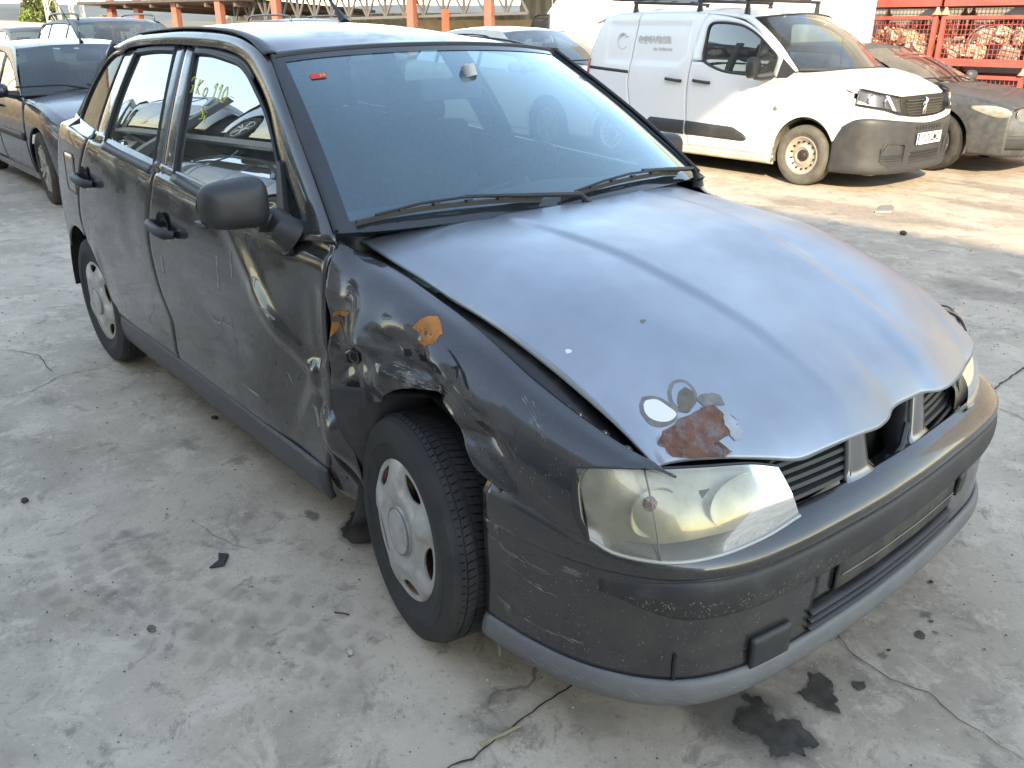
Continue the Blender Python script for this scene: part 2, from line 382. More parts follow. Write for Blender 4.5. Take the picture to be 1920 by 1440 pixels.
xR = lambda z: smooth1([.30, .60, .677, .777, .915, .997, 1.05], [-2.3, -2.47, -2.498, -2.478, -2.397, -2.313, -2.27], z)
RA = (-2.60, .30); RR = .345                      # rear arch
def zarch(x, c, r, flat):
    d = r*r-(x-c[0])**2
    return max(flat, c[1]+math.sqrt(d)*.92) if d > 0 else flat
ztop = lambda x: zb(x)+.028
zsill = lambda x: lin([-2.25, -1.5, -.42], [.287, .298, .285], x)
def side_panel(name, xl, xr, zlo, zhi, nu, nv, m, parent, dent=None, sgn=-1, solid=.012, bias=1.0):
    def fn(s, t):
        z = .6; x = 0
        for _ in range(8):
            x = xl(z)*(1-s)+xr(z)*s; a, b = zlo(x), zhi(x); z = a+(b-a)*t
        h = Hs(x, z)
        if dent: h -= dent(x, z)
        e = min(s, 1-s)*abs(xr(z)-xl(z))
        if e < .006: h -= .004
        return (x, sgn*h, z)
    V, F = grid(fn, nu, nv, flip=(sgn < 0))
    return mk(name, V, F, m, parent, solid=solid, smooth=50)
def zlo_rd(x): return zarch(x, RA, RR, zsill(x)+.006)
DOORS = {}
for sg in (-1, 1):
    dn = dent_door if sg < 0 else None
    fd = side_panel('front_door', lambda z: xB(z)+.004, lambda z: xF(z)-.004, lambda x: zsill(x)+.006, ztop, 110 if sg < 0 else 40, 80 if sg < 0 else 30, PAINT, CAR, dn, sg)
    if sg < 0: fd['label'] = 'dented and scratched right front door'
    rd = side_panel('rear_door', lambda z: xR(z)+.004, lambda z: xB(z)-.004, zlo_rd, ztop, 46, 40, PAINT, CAR, dent_rdoor if sg < 0 else None, sg)
    DOORS[sg] = (fd, rd)
    # rear quarter
    def tailx(z): return smooth1([.25, .45, .60, .80, .95, 1.05], [-2.86, -2.89, -2.885, -2.87, -2.81, -2.74], z)
    qp = side_panel('quarter_panel', tailx, lambda z: xR(z)-.004, lambda x: zarch(x, RA, RR, .40), ztop, 40, 30, PAINT, CAR, None, sg)
    # sill
    def sfn(s, t):
        x = -2.24+s*(2.24-.435); zz = zsill(x)-(1-t)*.108; h = Hs(x, zsill(x))+.006*math.sin(math.pi*min(1, t*1.05))-.012*(1-t)
        return (x, sg*h, zz)
    V, F = grid(sfn, 40, 8, flip=sg < 0); mk('sill', V, F, mat('sill_plastic', (.05, .052, .058), .42, 0, .15, .3, dirt=(.2, .19, .17), dscale=8, dlo=.45, dhi=.9, damt=.5), CAR, solid=.02)
# inner tub: dark liner shells behind the panels
for sg in (-1, 1):
    V, F = grid(lambda s, t: (-2.2+s*1.78, sg*(Hs(-1, .25+t*.66)-.055), .20+t*.70), 12, 8, flip=sg > 0); mk('door_inner', V, F, DARK, CAR, smooth=60)
mb = MB(); mb.box((-1.3, 0, .22), (1.9, 1.44, .03)); mb.box((.18, 0, .50), (.78, .86, .34)); mb.box((-2.55, 0, .34), (.75, 1.05, .2)); mb.build('underbody', DARK, CAR, smooth=0)
# ---------------------------------------------------------------- front wing (right: crushed, left: intact)
WZX = [-.37, -.32, -.19, -.066, .133, .309, .466, .58, .633, .67]; WZ = [.950, .925, .900, .874, .828, .770, .730, .709, .700, .672]
WYX = [-.37, -.30, -.20, .0, .6, .67]; WY = [.725, .69, .675, .672, .668, .645]
BOTX = [-.45, -.36, -.30, -.23, -.124, -.075, -.028, .02, .066, .12, .172, .22, .26, .30, .44, .508, .577]
BOTZ = [.535, .535, .545, .562, .598, .632, .667, .688, .697, .695, .682, .655, .622, .588, .563, .549, .545]
def warch(x):
    d = .368**2-(x-.005)**2; return (.315+math.sqrt(d)) if d > 0 else .31
FOLDS = [(-.33, .80, -.20, .60, .05, .020), (-.20, .60, -.02, .70, .045, -.022), (-.28, .76, .02, .755, .03, -.013), (-.05, .78, .12, .70, .028, .016), (.0, .70, .16, .74, .025, -.010), (.12, .77, .30, .68, .030, .011), (.20, .66, .36, .665, .028, .012), (-.31, .62, -.22, .72, .03, .018), (-.33, .68, -.12, .64, .03, -.012), (.28, .73, .40, .64, .022, -.007)]
def dent_wing(x, z):
    d = .050*G(.13, .10, x, z, -.22, .60, .2)+.022*G(.05, .12, x, z, -.30, .74, -.3)-.016*G(.16, .030, x, z, -.10, .742, -.45)
    d += .030*G(.10, .05, x, z, .06, .725, -.6)-.012*G(.20, .022, x, z, .20, .735, -.42)+.020*G(.16, .04, x, z, .27, .665, -.35)-.010*G(.15, .02, x, z, .26, .62, -.4)
    d += .012*G(.03, .05, x, z, -.02, .70)+.014*G(.02, .09, x, z, .09, .72, .55)
    k = G(.32, .18, x, z, -.12, .68); d += k*(.006*math.sin(x*41+z*30)+.005*math.sin(x*23-z*47+1.))
    d += k*.012*noise.noise(Vector((x*11, z*11, 3.)))
    for f_ in FOLDS: d += .68*TR(x, z, *f_)
    return d
def wing(sg):
    bot = (lambda x: smooth1(BOTX, BOTZ, x)) if sg < 0 else (lambda x: warch(x) if x < .30 else smooth1(BOTX, BOTZ, x))
    def sect(x):
        zi = smooth1(WZX, WZ, x)+(0 if sg < 0 else -.004); yi = smooth1(WYX, WY, x); zt = bot(x); ym = Hs(x, zi-.14)
        P = [(yi, zi+0), (yi+(ym-yi)*.34, zi-.007), (yi+(ym-yi)*.66, zi-.032), (yi+(ym-yi)*.88, zi-.078)]
        zl = zi-.13
        for k in (0, .33, .66, 1): z = zl+(zt-zl)*k; P.append((Hs(x, z), z))
        if zt > zl: P = P[:4]+[(Hs(x, zl), min(zl, zt+.01)), (Hs(x, zt), zt)]
        return [Vector((x, y, z)) for y, z in P]
    cache = {}
    def fn(s, t):
        xf = smooth1([0, .2, .36, .5, .7, 1], [.668, .615, .548, .535, .548, .577], t)
        z0 = .93-.4*t
        xr = lin([0, .12, .3, 1], [-.372, -.352, -.338, -.350], t) if sg < 0 else lin([0, .12, .3, .6, 1], [-.372, -.352, -.338, -.346, -.415], t)
        x = xr+(xf-xr)*s; k = round(x, 4)
        if k not in cache: cache[k] = even(sect(x), 33, 6)
        C = cache[k]; f = t*32; i = min(31, int(f)); p = C[i].lerp(C[i+1], f-i)
        h = p.y
        if sg < 0:
            w = sst(.02, .3, t); h -= w*dent_wing(x, p.z)
        e = min(s, 1-s)
        if e < .004: h -= .006
        return (x, sg*h, p.z)
    V, F = grid(fn, 170, 80, flip=sg < 0) if sg < 0 else grid(fn, 80, 36)
    return mk('front_wing', V, F, PAINT, CAR, solid=.006, smooth=70)
WING = wing(-1); WING['label'] = 'crumpled right front wing with rust patches and torn arch'; wing(1)
# crushed rear foot of the right wing, between door gap and wheel arch
def ff(s, t):
    x = -.408+.128*s+.03*(t-.5)*s; z = .205+.335*t
    h = Hs(x, z)-.012-.03*sst(.75, 1, t)-.018*math.sin(s*math.pi)*math.sin(t*7)-.02*s*s+.012*G(.03, .05, x, z, -.33, .40)
    x += .015*math.sin(t*6)*s-.035*(1-t)*(1-s)
    return (x, -h, z)
V, F = grid(ff, 18, 30); mk('wing_foot', V, F, PAINT, CAR, solid=.006, smooth=60)
def fl(s, t):   # torn arch liner hanging behind the wheel
    z = .16+.44*t; x = -.30+.055*s+.16*t*t*s+.02*math.sin(t*9)*s; y = -.795+.10*s+.03*math.sin(t*5+s*3)
    return (x, y, z)
V, F = grid(fl, 14, 30); o = mk('arch_liner', V, F, PLASTIC_D, CAR, solid=.003, smooth=60); o['label'] = 'torn arch liner hanging behind the front wheel'
for sg in (-1, 1):
    for cx, r, y1 in ((.0, .372, .76), (RA[0], .35, .775)):
        V, F = grid(lambda s, t: (cx+r*math.cos(math.pi*(1.04*s-.02)), sg*(.42+(y1-.42)*t), .29+r*math.sin(math.pi*(1.04*s-.02))*1.02), 30, 5, flip=sg > 0)
        mk('wheel_arch_liner', V, F, mat('liner', (.012, .012, .014), .7, 0, dirt=(.1, .09, .08), dscale=12, dlo=.5, dhi=.85, damt=.4), CAR, smooth=60)
        V, F = grid(lambda s, t: (cx+r*1.0*t*math.cos(math.pi*s), sg*.43, .28+r*t*math.sin(math.pi*s)*1.02), 24, 3, flip=sg > 0)
        mk('wheel_arch_inner', V, F, DARK, CAR, smooth=60)
# ---------------------------------------------------------------- bonnet
CZX = [-.40, -.25, -.1, .0, .1, .2, .37, .53, .66, .74, .80, .84]; CZ = [.977, .975, .972, .966, .955, .938, .892, .838, .780, .733, .672, .62]
def bz(x, y):
    z = smooth1(CZX, CZ, x); a = abs(y); k = lin([-.4, -.36, -.2, 0, .2], [.40, .45, .72, 1, 1.05], x)
    yc = lin([-.3, 0, .2, .37, .53, .66, .8], [.30, .285, .26, .235, .215, .205, .2], x)
    z -= .007*sst(yc-.016, yc+.018, a)
    dr = smooth1([0, .25, .4, .5, .57, .61, .645, .68], [0, .0, .006, .022, .045, .066, .096, .14], a)
    z -= k*dr; z += .012*max(0, y)/.6*sst(0, .3, x)
    z -= .006*math.exp(-((x-.62)/.1)**2-((y+.45)/.2)**2)
    return z
def bfront(y):
    return smooth1([-.66, -.645, -.60, -.56, -.50, -.443, -.40, -.36, -.30, -.235, -.18, -.13, -.105, -.07, -.03, 0, .06, .12, .16, .2, .25, .36, .447, .5, .58, .62, .66],
                   [.625, .63, .622, .645, .69, .717, .735, .757, .775, .793, .80, .803, .802, .797, .784, .781, .783, .786, .80, .803, .797, .775, .752, .742, .715, .69, .65], y)
def brear(y): return -.235-.16*abs(y/.65)**2.6
BEY = [-.66, -.645, -.60, -.55, -.50, -.443, -.36, -.30, -.235, -.18, -.12, 0, .12, .18, .235, .36, .447, .5, .6, .66]; BEZ = [.69, .688, .672, .676, .678, .666, .647, .655, .668, .668, .664, .672, .668, .664, .66, .645, .640, .65, .655, .64]
def bfn(s, t):
    y = -.648+1.300*t; xf, xr = bfront(y), brear(y); x = xr+(xf-xr)*(1-(1-s)**1.15)
    z = bz(x, y); ze = smooth1(BEY, BEZ, y); z -= (bz(xf, y)-ze)*max(0, (s-.62)/.38)**2.4
    z += .004*noise.noise(Vector((x*5, y*5, 1)))*sst(.45, .9, s)
    return (x, y, z)
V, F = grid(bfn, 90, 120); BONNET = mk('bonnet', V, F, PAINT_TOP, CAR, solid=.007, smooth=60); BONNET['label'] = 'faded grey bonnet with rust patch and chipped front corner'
# channel between bonnet and wing with bolts
for sg in (-1, 1):
    A = [(x, sg*.605, bz(x, .605)-.045-.035*sst(.30, .58, x)) for x in np.linspace(-.36, .58, 30)]; B = [(x, sg*.70, smooth1(WZX, WZ, x)-.03) for x in np.linspace(-.36, .58, 30)]
    strip('bonnet_channel', A, B, mat('channel', (.012, .012, .013), .45, 0, .3, .2, dirt=(.08, .07, .06), dscale=14, damt=.5), CAR, flip=sg > 0, solid=.004)
for x in (.30, .40, .43, .50, .56):
    MB().lathe([(0, .006), (.006, .006), (.007, .002), (.011, .001), (.011, -.004)], 10, 'z', (x, -.655, smooth1(WZX, WZ, x)-.016)).build('wing_bolt', STEEL, CAR)
mb = MB(); mb.box((.36, 0, .62), (.66, 1.16, .02)); mb.box((.66, 0, .52), (.04, .9, .16)); mb.build('engine_bay', DARK, CAR, smooth=0)
# ---------------------------------------------------------------- greenhouse
WSB = [(-.365, -.735, .966), (-.31, -.62, .966), (-.275, -.45, .966), (-.25, -.22, .966), (-.243, 0, .966), (-.25, .22, .966), (-.275, .45, .966), (-.31, .62, .966), (-.365, .735, .966)]
WST = [(-.955, -.574, 1.360), (-.93, -.48, 1.372), (-.905, -.34, 1.383), (-.888, -.17, 1.390), (-.882, 0, 1.392), (-.888, .17, 1.390), (-.905, .34, 1.383), (-.93, .48, 1.372), (-.955, .574, 1.360)]
nrm = Vector((.56, 0, .83))
def mid(k, b): return [tuple(Vector(p).lerp(Vector(q), k)+nrm*b*(1 if abs(p[1]) < .7 else .6)) for p, q in zip(WSB, WST)]
rows = [WSB, mid(.25, .014), mid(.5, .02), mid(.75, .014), WST]
V, F = loft(rows, 24, 40, flip=True); WS = mk('windscreen', V, F, WSGLASS, CAR, smooth=180)
tw = bvh_of(WS)
# black ceramic band round the glass
NB = 34
def wsp(u, v): return cr([cr(r, v) for r in rows], u)+nrm*.0022
BAND = glass('windscreen_band', (.03, .03, .035), 1.5, .12, (.2, .22, .26), .04)
def bandq(name, u0, u1, v0, v1, a, b):
    V, F = grid(lambda s, t: wsp(u0+(u1-u0)*s, v0+(v1-v0)*t), a, b, flip=True); return V, F
mb = MB()
for q in ((0, 1, 0, .045, 20, 3), (0, 1, .955, 1, 20, 3), (.955, 1, .045, .955, 3, 40), (0, .05, .045, .955, 3, 40)): mb.add(*bandq('', *q))
mb.build('screen_border', BAND, WS, smooth=60)
# roof
RX = [(-.885, 1.398, 0), (-1.1, 1.437, 0), (-1.4, 1.458, 0), (-1.75, 1.464, 0), (-2.05, 1.456, 0), (-2.3, 1.432, 0), (-2.46, 1.395, 0)]
DX = [-.955, -1.089, -1.287, -1.605, -1.853, -2.137, -2.42]; DY = [.566, .556, .543, .538, .540, .543, .552]; DZ = [1.371, 1.409, 1.432, 1.439, 1.432, 1.417, 1.372]
rows2 = []
for (x, z, _), dx, dy, dz in zip(RX, DX, DY, DZ):
    rows2.append([(dx+(x-dx)*(1-k*k), -dy*k if 0 else -dy*k, dz+(z-dz)*(1-abs(k)**2.4)) for k in (1, .93, .8, .5, .25, 0, -.25, -.5, -.8, -.93, -1)])
MB().tube([(q.x-.004, q.y, q.z+.003) for q in even([Vector(a_) for a_ in WST], 40)], .008, 6).build('screen_top_seal', SEAL, CAR)
for i_, r_ in enumerate(rows2): rows2[i_] = [(x, y, z-(.030 if i_ else .004)*sst(.0, .5, y)) for x, y, z in r_]      # the body leans a little
V, F = loft(rows2, 50, 50)
ROOFM = mat('roof_paint_frosted', (.11, .115, .135), .3, .7, .5, .15, var=.15, vs=2, dirt=(.34, .36, .42), dscale=5.5, dlo=.48, dhi=.70, damt=.5)
ROOF = mk('roof', V, F, ROOFM, CAR, solid=.02, smooth=60)
K1 = [(-.345, -.752, .955), (-.365, -.742, .970), (-.549, -.694, 1.11), (-.747, -.639, 1.241), (-.95, -.581, 1.364), (-1.089, -.566, 1.404), (-1.287, -.553, 1.427), (-1.605, -.548, 1.434), (-1.853, -.550, 1.427), (-2.137, -.553, 1.412), (-2.42, -.562, 1.368)]
K2 = [(-.50, -.775, .930), (-.534, -.746, .983), (-.707, -.699, 1.114), (-.849, -.649, 1.235), (-.999, -.612, 1.314), (-1.121, -.591, 1.358), (-1.299, -.579, 1.380), (-1.621, -.575, 1.387), (-1.861, -.576, 1.385), (-2.148, -.579, 1.372), (-2.24, -.588, 1.353)]
def bul(a, b, k, o): p = Vector(a).lerp(Vector(b), k); return tuple(p+Vector((.25, -.75, .6)).normalized()*o)
for sg in (-1, 1):
    r3 = [K1, [bul(a, b, .3, .010) for a, b in zip(K1, K2)], [bul(a, b, .65, .011) for a, b in zip(K1, K2)], K2]
    V, F = loft(r3, 12, 90)
    if sg > 0: V, F = mirY(V, F); V = [(x, y, z-.030*sst(1.365, 1.41, z)) for x, y, z in V]
    mk('pillar_and_cantrail', V, F, PAINT, CAR, solid=-.02, smooth=60)
    # black strip beside the windscreen and roof ditch
    mb = MB(); mb.tube([(p[0]+.004, -sg*p[1]*1.0, p[2]+.003) for p in crl([(a[0], a[1]+.007, a[2]) for a in K1[1:5]], 20)], .007, 6)
    mb.build('screen_seal', SEAL, CAR)
    P = crl([(a[0], a[1]+.006, a[2]+.006) for a in K1[4:10]], 40)
    V = []; F = []
    for i, p in enumerate(P):
        wd = .012+.010*math.exp(-((i-2)/8)**2)
        for q in ((-wd, 0), (-wd*.6, .006), (wd*.6, .007), (wd, .002)): V.append((p.x, (p.y+q[0])*(-sg), p.z+q[1]-(.030*sst(1.365, 1.41, p.z) if sg > 0 else 0)))
    for i in range(len(P)-1):
        for k in range(3): F.append((i*4+k, i*4+k+1, i*4+5+k, i*4+4+k))
    if sg > 0: F = [tuple(reversed(f)) for f in F]
    mk('roof_ditch_strip', V, F, PLASTIC, CAR, smooth=60, solid=.003)
    fd, rd = DOORS[sg]
    def gp(x, z, ins=.010): return (x, sg*(Hs(x, z)-ins), z)
    def pane(name, bot, top, nu, nv, par, ins=.010, m=GLASS):
        B = [Vector((p[0], 0, p[1])) for p in bot]; T = [Vector((p[0], 0, p[1])) for p in top]
        B, T = even(B, nu), even(T, nu)
        def fn(s, t):
            i = int(round(s*(nu-1))); p = B[i].lerp(T[i], t); return gp(p.x, p.z, ins)
        V, F = grid(fn, nu, nv, flip=sg > 0); V, F = V, [tuple(reversed(f)) for f in F]
        return mk(name, V, F, m, par, smooth=180), B, T
    fb, ft = [(-1.385, .992), (-1.1, .965), (-.8, .945), (-.565, .935)], [(-1.520, 1.362), (-1.40, 1.362), (-1.275, 1.352), (-1.15, 1.338), (-1.08, 1.318), (-1.012, 1.288), (-.864, 1.210), (-.734, 1.105), (-.60, .975), (-.565, .940)]
    pane('window', fb, ft, 40, 10, fd)
    rb, rtp = [(-2.10, 1.028), (-1.85, 1.010), (-1.571, .993)], [(-2.087, 1.350), (-1.893, 1.363), (-1.70, 1.366)]
    pane('window', rb, rtp, 16, 10, rd)
    ql, qr = [(-2.60, 1.046), (-2.605, 1.10), (-2.575, 1.18), (-2.50, 1.28), (-2.40, 1.333), (-2.27, 1.350)], [(-2.262, 1.026), (-2.258, 1.1), (-2.252, 1.2), (-2.245, 1.28), (-2.24, 1.345)]
    pane('quarter_window', ql, qr, 20, 10, CAR)
    def sealline(P, par, r=.008, name='window_seal', m=SEAL):
        MB().tube([gp(p.x, p.z, .006) for p in even([Vector((q[0], 0, q[1])) for q in P], 40)], r, 6).build(name, m, par)
    sealline(ft, fd); sealline([fb[0], (-1.447, 1.198), ft[0]], fd, .010); sealline(rtp, rd, .009); sealline([rb[0], (-2.105, 1.19), rtp[0]], rd, .011); sealline([rb[-1], (-1.632, 1.19), rtp[-1]], rd); sealline(ql+qr[::-1]+[ql[0]], CAR, .006)
    # flat trim along the window sill
    for par, P in ((fd, fb), (rd, rb)):
        A = [gp(p.x, p.z+.006, -.001) for p in even([Vector((q[0]+(.02 if 0 else 0), 0, q[1])) for q in P], 20)]; B = [gp(p.x, p.z-.018, -.004) for p in even([Vector((q[0], 0, q[1])) for q in P], 20)]
        strip('window_sill_trim', A, B, PLASTIC, par, flip=sg > 0)
    # B pillar, split by the door gap
    def pil(name, L0, L1, R0, R1, par, m=PAINT, ins=.002):
        V, F = grid(lambda s, t: gp(*(Vector(L0).lerp(Vector(L1), t).lerp(Vector(R0).lerp(Vector(R1), t), s)), ins+.005*(abs(s-.5)*2)**6), 8, 12, flip=sg < 0)
        mk(name, V, F, m, par, solid=.015, smooth=60)
    pil('pillar_frame', (-1.565, .985), (-1.70, 1.385), (-1.493, .982), (-1.622, 1.388), rd)
    pil('pillar_frame', (-1.485, .982), (-1.614, 1.388), (-1.392, .990), (-1.525, 1.372), fd)
    pil('pillar_frame', (-2.256, 1.02), (-2.236, 1.352), (-2.108, 1.022), (-2.096, 1.362), rd)
    # door tops (body coloured header)
    for par, P, hi in ((fd, ft[:6], .022), (rd, rtp, .016)):
        E_ = even([Vector((q[0], 0, q[1])) for q in P], 20)
        strip('door_header', [gp(p.x, p.z+hi, -.000) for p in E_], [gp(p.x, p.z-.002, .003) for p in E_], PLASTIC, par, flip=sg > 0)
    # rear pillar
    tl = [(-2.745, 1.04), (-2.745, 1.09), (-2.71, 1.17), (-2.64, 1.28), (-2.52, 1.352), (-2.40, 1.375)]
    A = [gp(p.x, p.z, .0) for p in even([Vector((q[0], 0, q[1])) for q in ql], 24)]; B = [gp(p.x, p.z, .02) for p in even([Vector((q[0], 0, q[1])) for q in tl], 24)]
    strip('rear_pillar', A, B, PAINT, CAR, flip=sg < 0, solid=.01)
    # handles
    for par, x0, z0 in ((fd, -1.40, .812), (rd, -2.285, .862)):
        y0 = sg*(Hs(x0, z0)); mb = MB()
        mb.tube([(x0-.095, y0+sg*-.002, z0+.006), (x0-.088, y0+sg*.026, z0+.008), (x0-.06, y0+sg*.036, z0+.006), (x0+.02, y0+sg*.038, z0), (x0+.065, y0+sg*.032, z0-.004), (x0+.082, y0+sg*.006, z0-.006)], [.014, .017, .018, .018, .017, .013], 10)
        mb.build('handle', PLASTIC, par, smooth=60)
        V, F = grid(lambda s, t: (x0-.03+.055*math.cos(s*6.283)*t, y0+sg*(.003-.012*(1-t)), z0+.012+.042*math.sin(s*6.283)*t), 24, 4, flip=sg > 0); mk('handle_recess', V, F, DARK, par, smooth=60)
        if sg < 0: MB().box((x0+.0, y0-.002, z0-.052), (.045, .004, .035), bev=.001).build('lock_plate', STEEL, par)
    # mirror
    if sg < 0 or sg > 0:
        c = Vector((-.60, sg*.893, 1.026)) if sg < 0 else Vector((-.66, .885, 1.01))
        hv = []; NU, NV = 26, 18
        def mir(u, v):
            a = u*2*math.pi; th = v*math.pi
            k = abs(math.cos(a))**.5*math.copysign(1, math.cos(a)); j = abs(math.sin(a))**.55*math.copysign(1, math.sin(a))
            sp = math.sin(th)**.5; yy = k*.092*sp; zz = j*.064*sp*(1-.10*k); xx = math.cos(th)*.058 if math.cos(th) > 0 else math.cos(th)*.022
            return c+Vector((xx-.02*abs(k)*sp*0, sg*yy, zz))
        V, F = grid(mir, NU, NV, flip=sg > 0); mo = mk('door_mirror', V, F, PLASTIC, fd, smooth=180)
        mb = MB(); mb.tube([c+Vector((0, -sg*.06, -.052)), c+Vector((.012, -sg*.11, -.055)), Vector((-.535, sg*.79, .955)), Vector((-.525, sg*.765, .935))], [.030, .034, .042, .05], 12)
        # triangular sail
        Sx = [(-.70, 1.105), (-.675, 1.10), (-.60, 1.0), (-.50, .90), (-.53, .885), (-.60, .935), (-.625, .975)]
        mb.prism([(x, sg*(Hs(x, max(z, zb(x)+.001) if z > zb(x) else z)+.002), z) for x, z in Sx], (0, sg*.014, .004))
        mb.box(c+Vector((-.018, 0, -.045)), (.05, .185, .016), bev=.006)
        mb.build('mirror_stalk', PLASTIC, fd, smooth=45)
        V, F = grid(lambda s, t: c+Vector((-.0235, sg*(.088*t*math.cos(s*6.283)), .060*t*math.sin(s*6.283))), 24, 3, flip=sg < 0); mk('mirror_glass', V, F, CHROME, fd)
# fuel flap
V, F = grid(lambda s, t: (-2.66+.17*s-.02*t, -(Hs(-2.66+.17*s, .80+.14*t)+.0025), .775+.165*t), 8, 8); mk('fuel_flap', V, F, PAINT, CAR, solid=.004, smooth=60)
MB().tube([(-2.66+.17*s-.02*t, -(Hs(-2.66+.17*s, .80+.14*t)+.001), .775+.165*t) for s, t in [(0, .1), (0, .9), (.1, 1), (.9, 1), (1, .9), (1, .1), (.9, 0), (.1, 0)]], .003, 5, closed=True).build('fuel_flap_gap', SEAL, CAR)
# tail: hatch, glass, lamps, bumper
V, F = grid(lambda s, t: (lin([0, .35, .6, 1], [-2.46, -2.79, -2.90, -2.95], s)-.05*(1-(2*t-1)**2), (2*t-1)*lin([0, .35, .6, 1], [.555, .70, .735, .74], s), lin([0, .35, .6, 1], [1.392, 1.02, .88, .40], s)), 20, 20); mk('tailgate', V, F, PAINT, CAR, solid=.02, smooth=60)
V, F = grid(lambda s, t: (-2.50-.28*s-.055*(1-(2*t-1)**2)-.004, (2*t-1)*(.48+.14*s), 1.36-.31*s), 8, 14); mk('rear_window', V, F, GLASS, CAR, smooth=180)
for sg in (-1, 1):
    V, F = grid(lambda s, t: (-2.80-.11*s*0-.08*(1-t)*0-lin([0, .5, 1], [.145, .105, 0], t)+.02, sg*(.56+.20*t-.03*s*0), 1.0-.16*s), 6, 8, flip=sg > 0); mk('tail_lamp', V, F, mat('tail_red', (.35, .01, .012), .15, 0, 1), CAR, solid=.01)
    def rb_(s, t): 
        z = .26+.26*t; return (-2.99+.16*max(0, s-.35)/.65*0+lin([0, .5, .75, 1], [-.02, .0, .06, .30], s), sg*lin([0, .5, .75, 1], [0, .55, .70, .765], s)*(1+.02*math.sin(t*3)), z)
    V, F = grid(rb_, 24, 8, flip=sg > 0); mk('rear_bumper', V, F, PLASTIC_D, CAR, solid=.015, smooth=60)
# aerial
mb = MB(); a0 = Vector((-1.72, 0.13, 1.462)); mb.tube([a0, a0+Vector((-.05, 0, .045))], [.02, .011], 8); mb.tube([a0+Vector((-.03, 0, .03)), a0+Vector((-.36, .0, .28))], [.008, .003], 6); mb.build('aerial', PLASTIC, CAR)
# ---------------------------------------------------------------- front bumper
PB = [(.305, .806), (.42, .795), (.52, .775), (.60, .745), (.68, .695), (.74, .63), (.785, .53), (.81, .40), (.825, .25), (.835, .1), (.837, 0)]
BP = [Vector((x, -y, 0)) for x, y in PB]+[Vector((x+smooth1([0, .1, .25, .4, .53, .63, .7, .80], [0, .003, .009, .017, .028, .040, .050, .050], y), y+.012*sst(.4, .7, y), 0)) for x, y in PB[-2::-1]]
BE = even(BP, 161)
def bplan(t, off, z):
    f = t*160; i = max(0, min(159, int(f))); p = BE[i].lerp(BE[i+1], f-i); d = (BE[min(160, i+2)]-BE[max(0, i-1)]).normalized()
    n = Vector((d.y, -d.x, 0)); q = p+n*off; return (q.x, q.y, z)
def bt(y):   # t for a given y
    return min(range(161), key=lambda i: abs(BE[i].y-y)+(0 if BE[i].x > .55 else .0))/160
def bump(name, prof, t0, t1, nu, m, parent, nsub=4, solid=.006, fn=None):
    pr = [Vector((o, 0, z)) for o, z in prof]; pr = even(pr, (len(prof)-1)*nsub+1)
    def g(s, t):
        p = pr[int(round(t*(len(pr)-1)))]; tt = t0+(t1-t0)*s; o, z = p.x, p.z
        if fn: o, z = fn(tt, o, z)
        return bplan(tt, o, z)
    V, F = grid(g, nu, len(pr)); return mk(name, V, F, m, parent, solid=solid, smooth=50)
BDIRT = mat('bumper_paint_dirty', (.06, .06, .064), .26, .65, .8, .07, dirt=(.19, .17, .14), dscale=10, dlo=.42, dhi=.85, damt=.5)
LIPM = mat('scuffed_lip', (.135, .137, .142), .5, .1, .1, .3, dirt=(.27, .26, .24), dscale=9, dlo=.45, dhi=.8, damt=.6)
def sidefall(tt, o, z):      # rear ends of the bumper climb to the wing seam
    e = max(sst(.20, .02, tt), sst(.80, .98, tt))
    return o-.004*e, z+(.045*e if z > .5 else 0)
up1 = bump('front_bumper', [(.004, .482), (.007, .492), (.004, .508), (-.008, .524), (-.026, .540), (-.048, .550)], 0, 1, 120, PAINT, CAR, fn=sidefall); up1['label'] = 'dark bumper with cracked edges, scratches and missing number plate'
BUMP = up1
bump('bumper_groove', [(-.012, .478), (-.012, .488)], .12, .88, 90, SEAL, BUMP, 1)
tcs = .155
def stripf(tt, o, z):
    e = sst(tcs-.03, tcs+.06, tt)*sst(1.03-tcs, .94-tcs, tt); c = .434; return o*(.25+.75*e), c+(z-c)*(.35+.65*e)+.012*(1-e)
bump('bumper_strip', [(-.004, .480), (.006, .475), (.012, .455), (.013, .43), (.010, .408), (.003, .388), (-.006, .384)], tcs-.025, 1.025-tcs, 110, PLASTIC_D, BUMP, fn=stripf)
lo = bump('bumper_skirt', [(.002, .486), (0, .45), (-.001, .39), (-.004, .33), (-.004, .27), (-.002, .236)], 0, .36, 60, BDIRT, BUMP); 
bump('bumper_skirt', [(.002, .486), (0, .45), (-.001, .39), (-.004, .33), (-.004, .27), (-.002, .236)], .64, 1, 60, BDIRT, BUMP)
bump('bumper_skirt', [(.0, .40), (-.003, .37), (-.004, .33), (-.008, .312)], .36, .64, 40, BDIRT, BUMP)
def lipf(tt, o, z): 
    e = max(sst(.22, .0, tt), sst(.78, 1, tt)); return o-.004*e, z-.004*e
bump('bumper_lip', [(-.004, .238), (.005, .236), (.012, .220), (.014, .195), (.002, .172), (-.02, .160), (-.06, .165)], 0, 1, 130, LIPM, BUMP, fn=lipf)
# slatted intake under the plate
bump('intake_back', [(-.04, .225), (-.04, .315)], .35, .65, 40, DARK, BUMP, 1)
for z in (.250, .270, .290):
    bump('intake_slat', [(-.022, z+.007), (.004, z+.005), (.008, z), (.004, z-.004), (-.022, z-.002)], .355, .645, 50, PLASTIC_D, BUMP, 2, solid=.002)
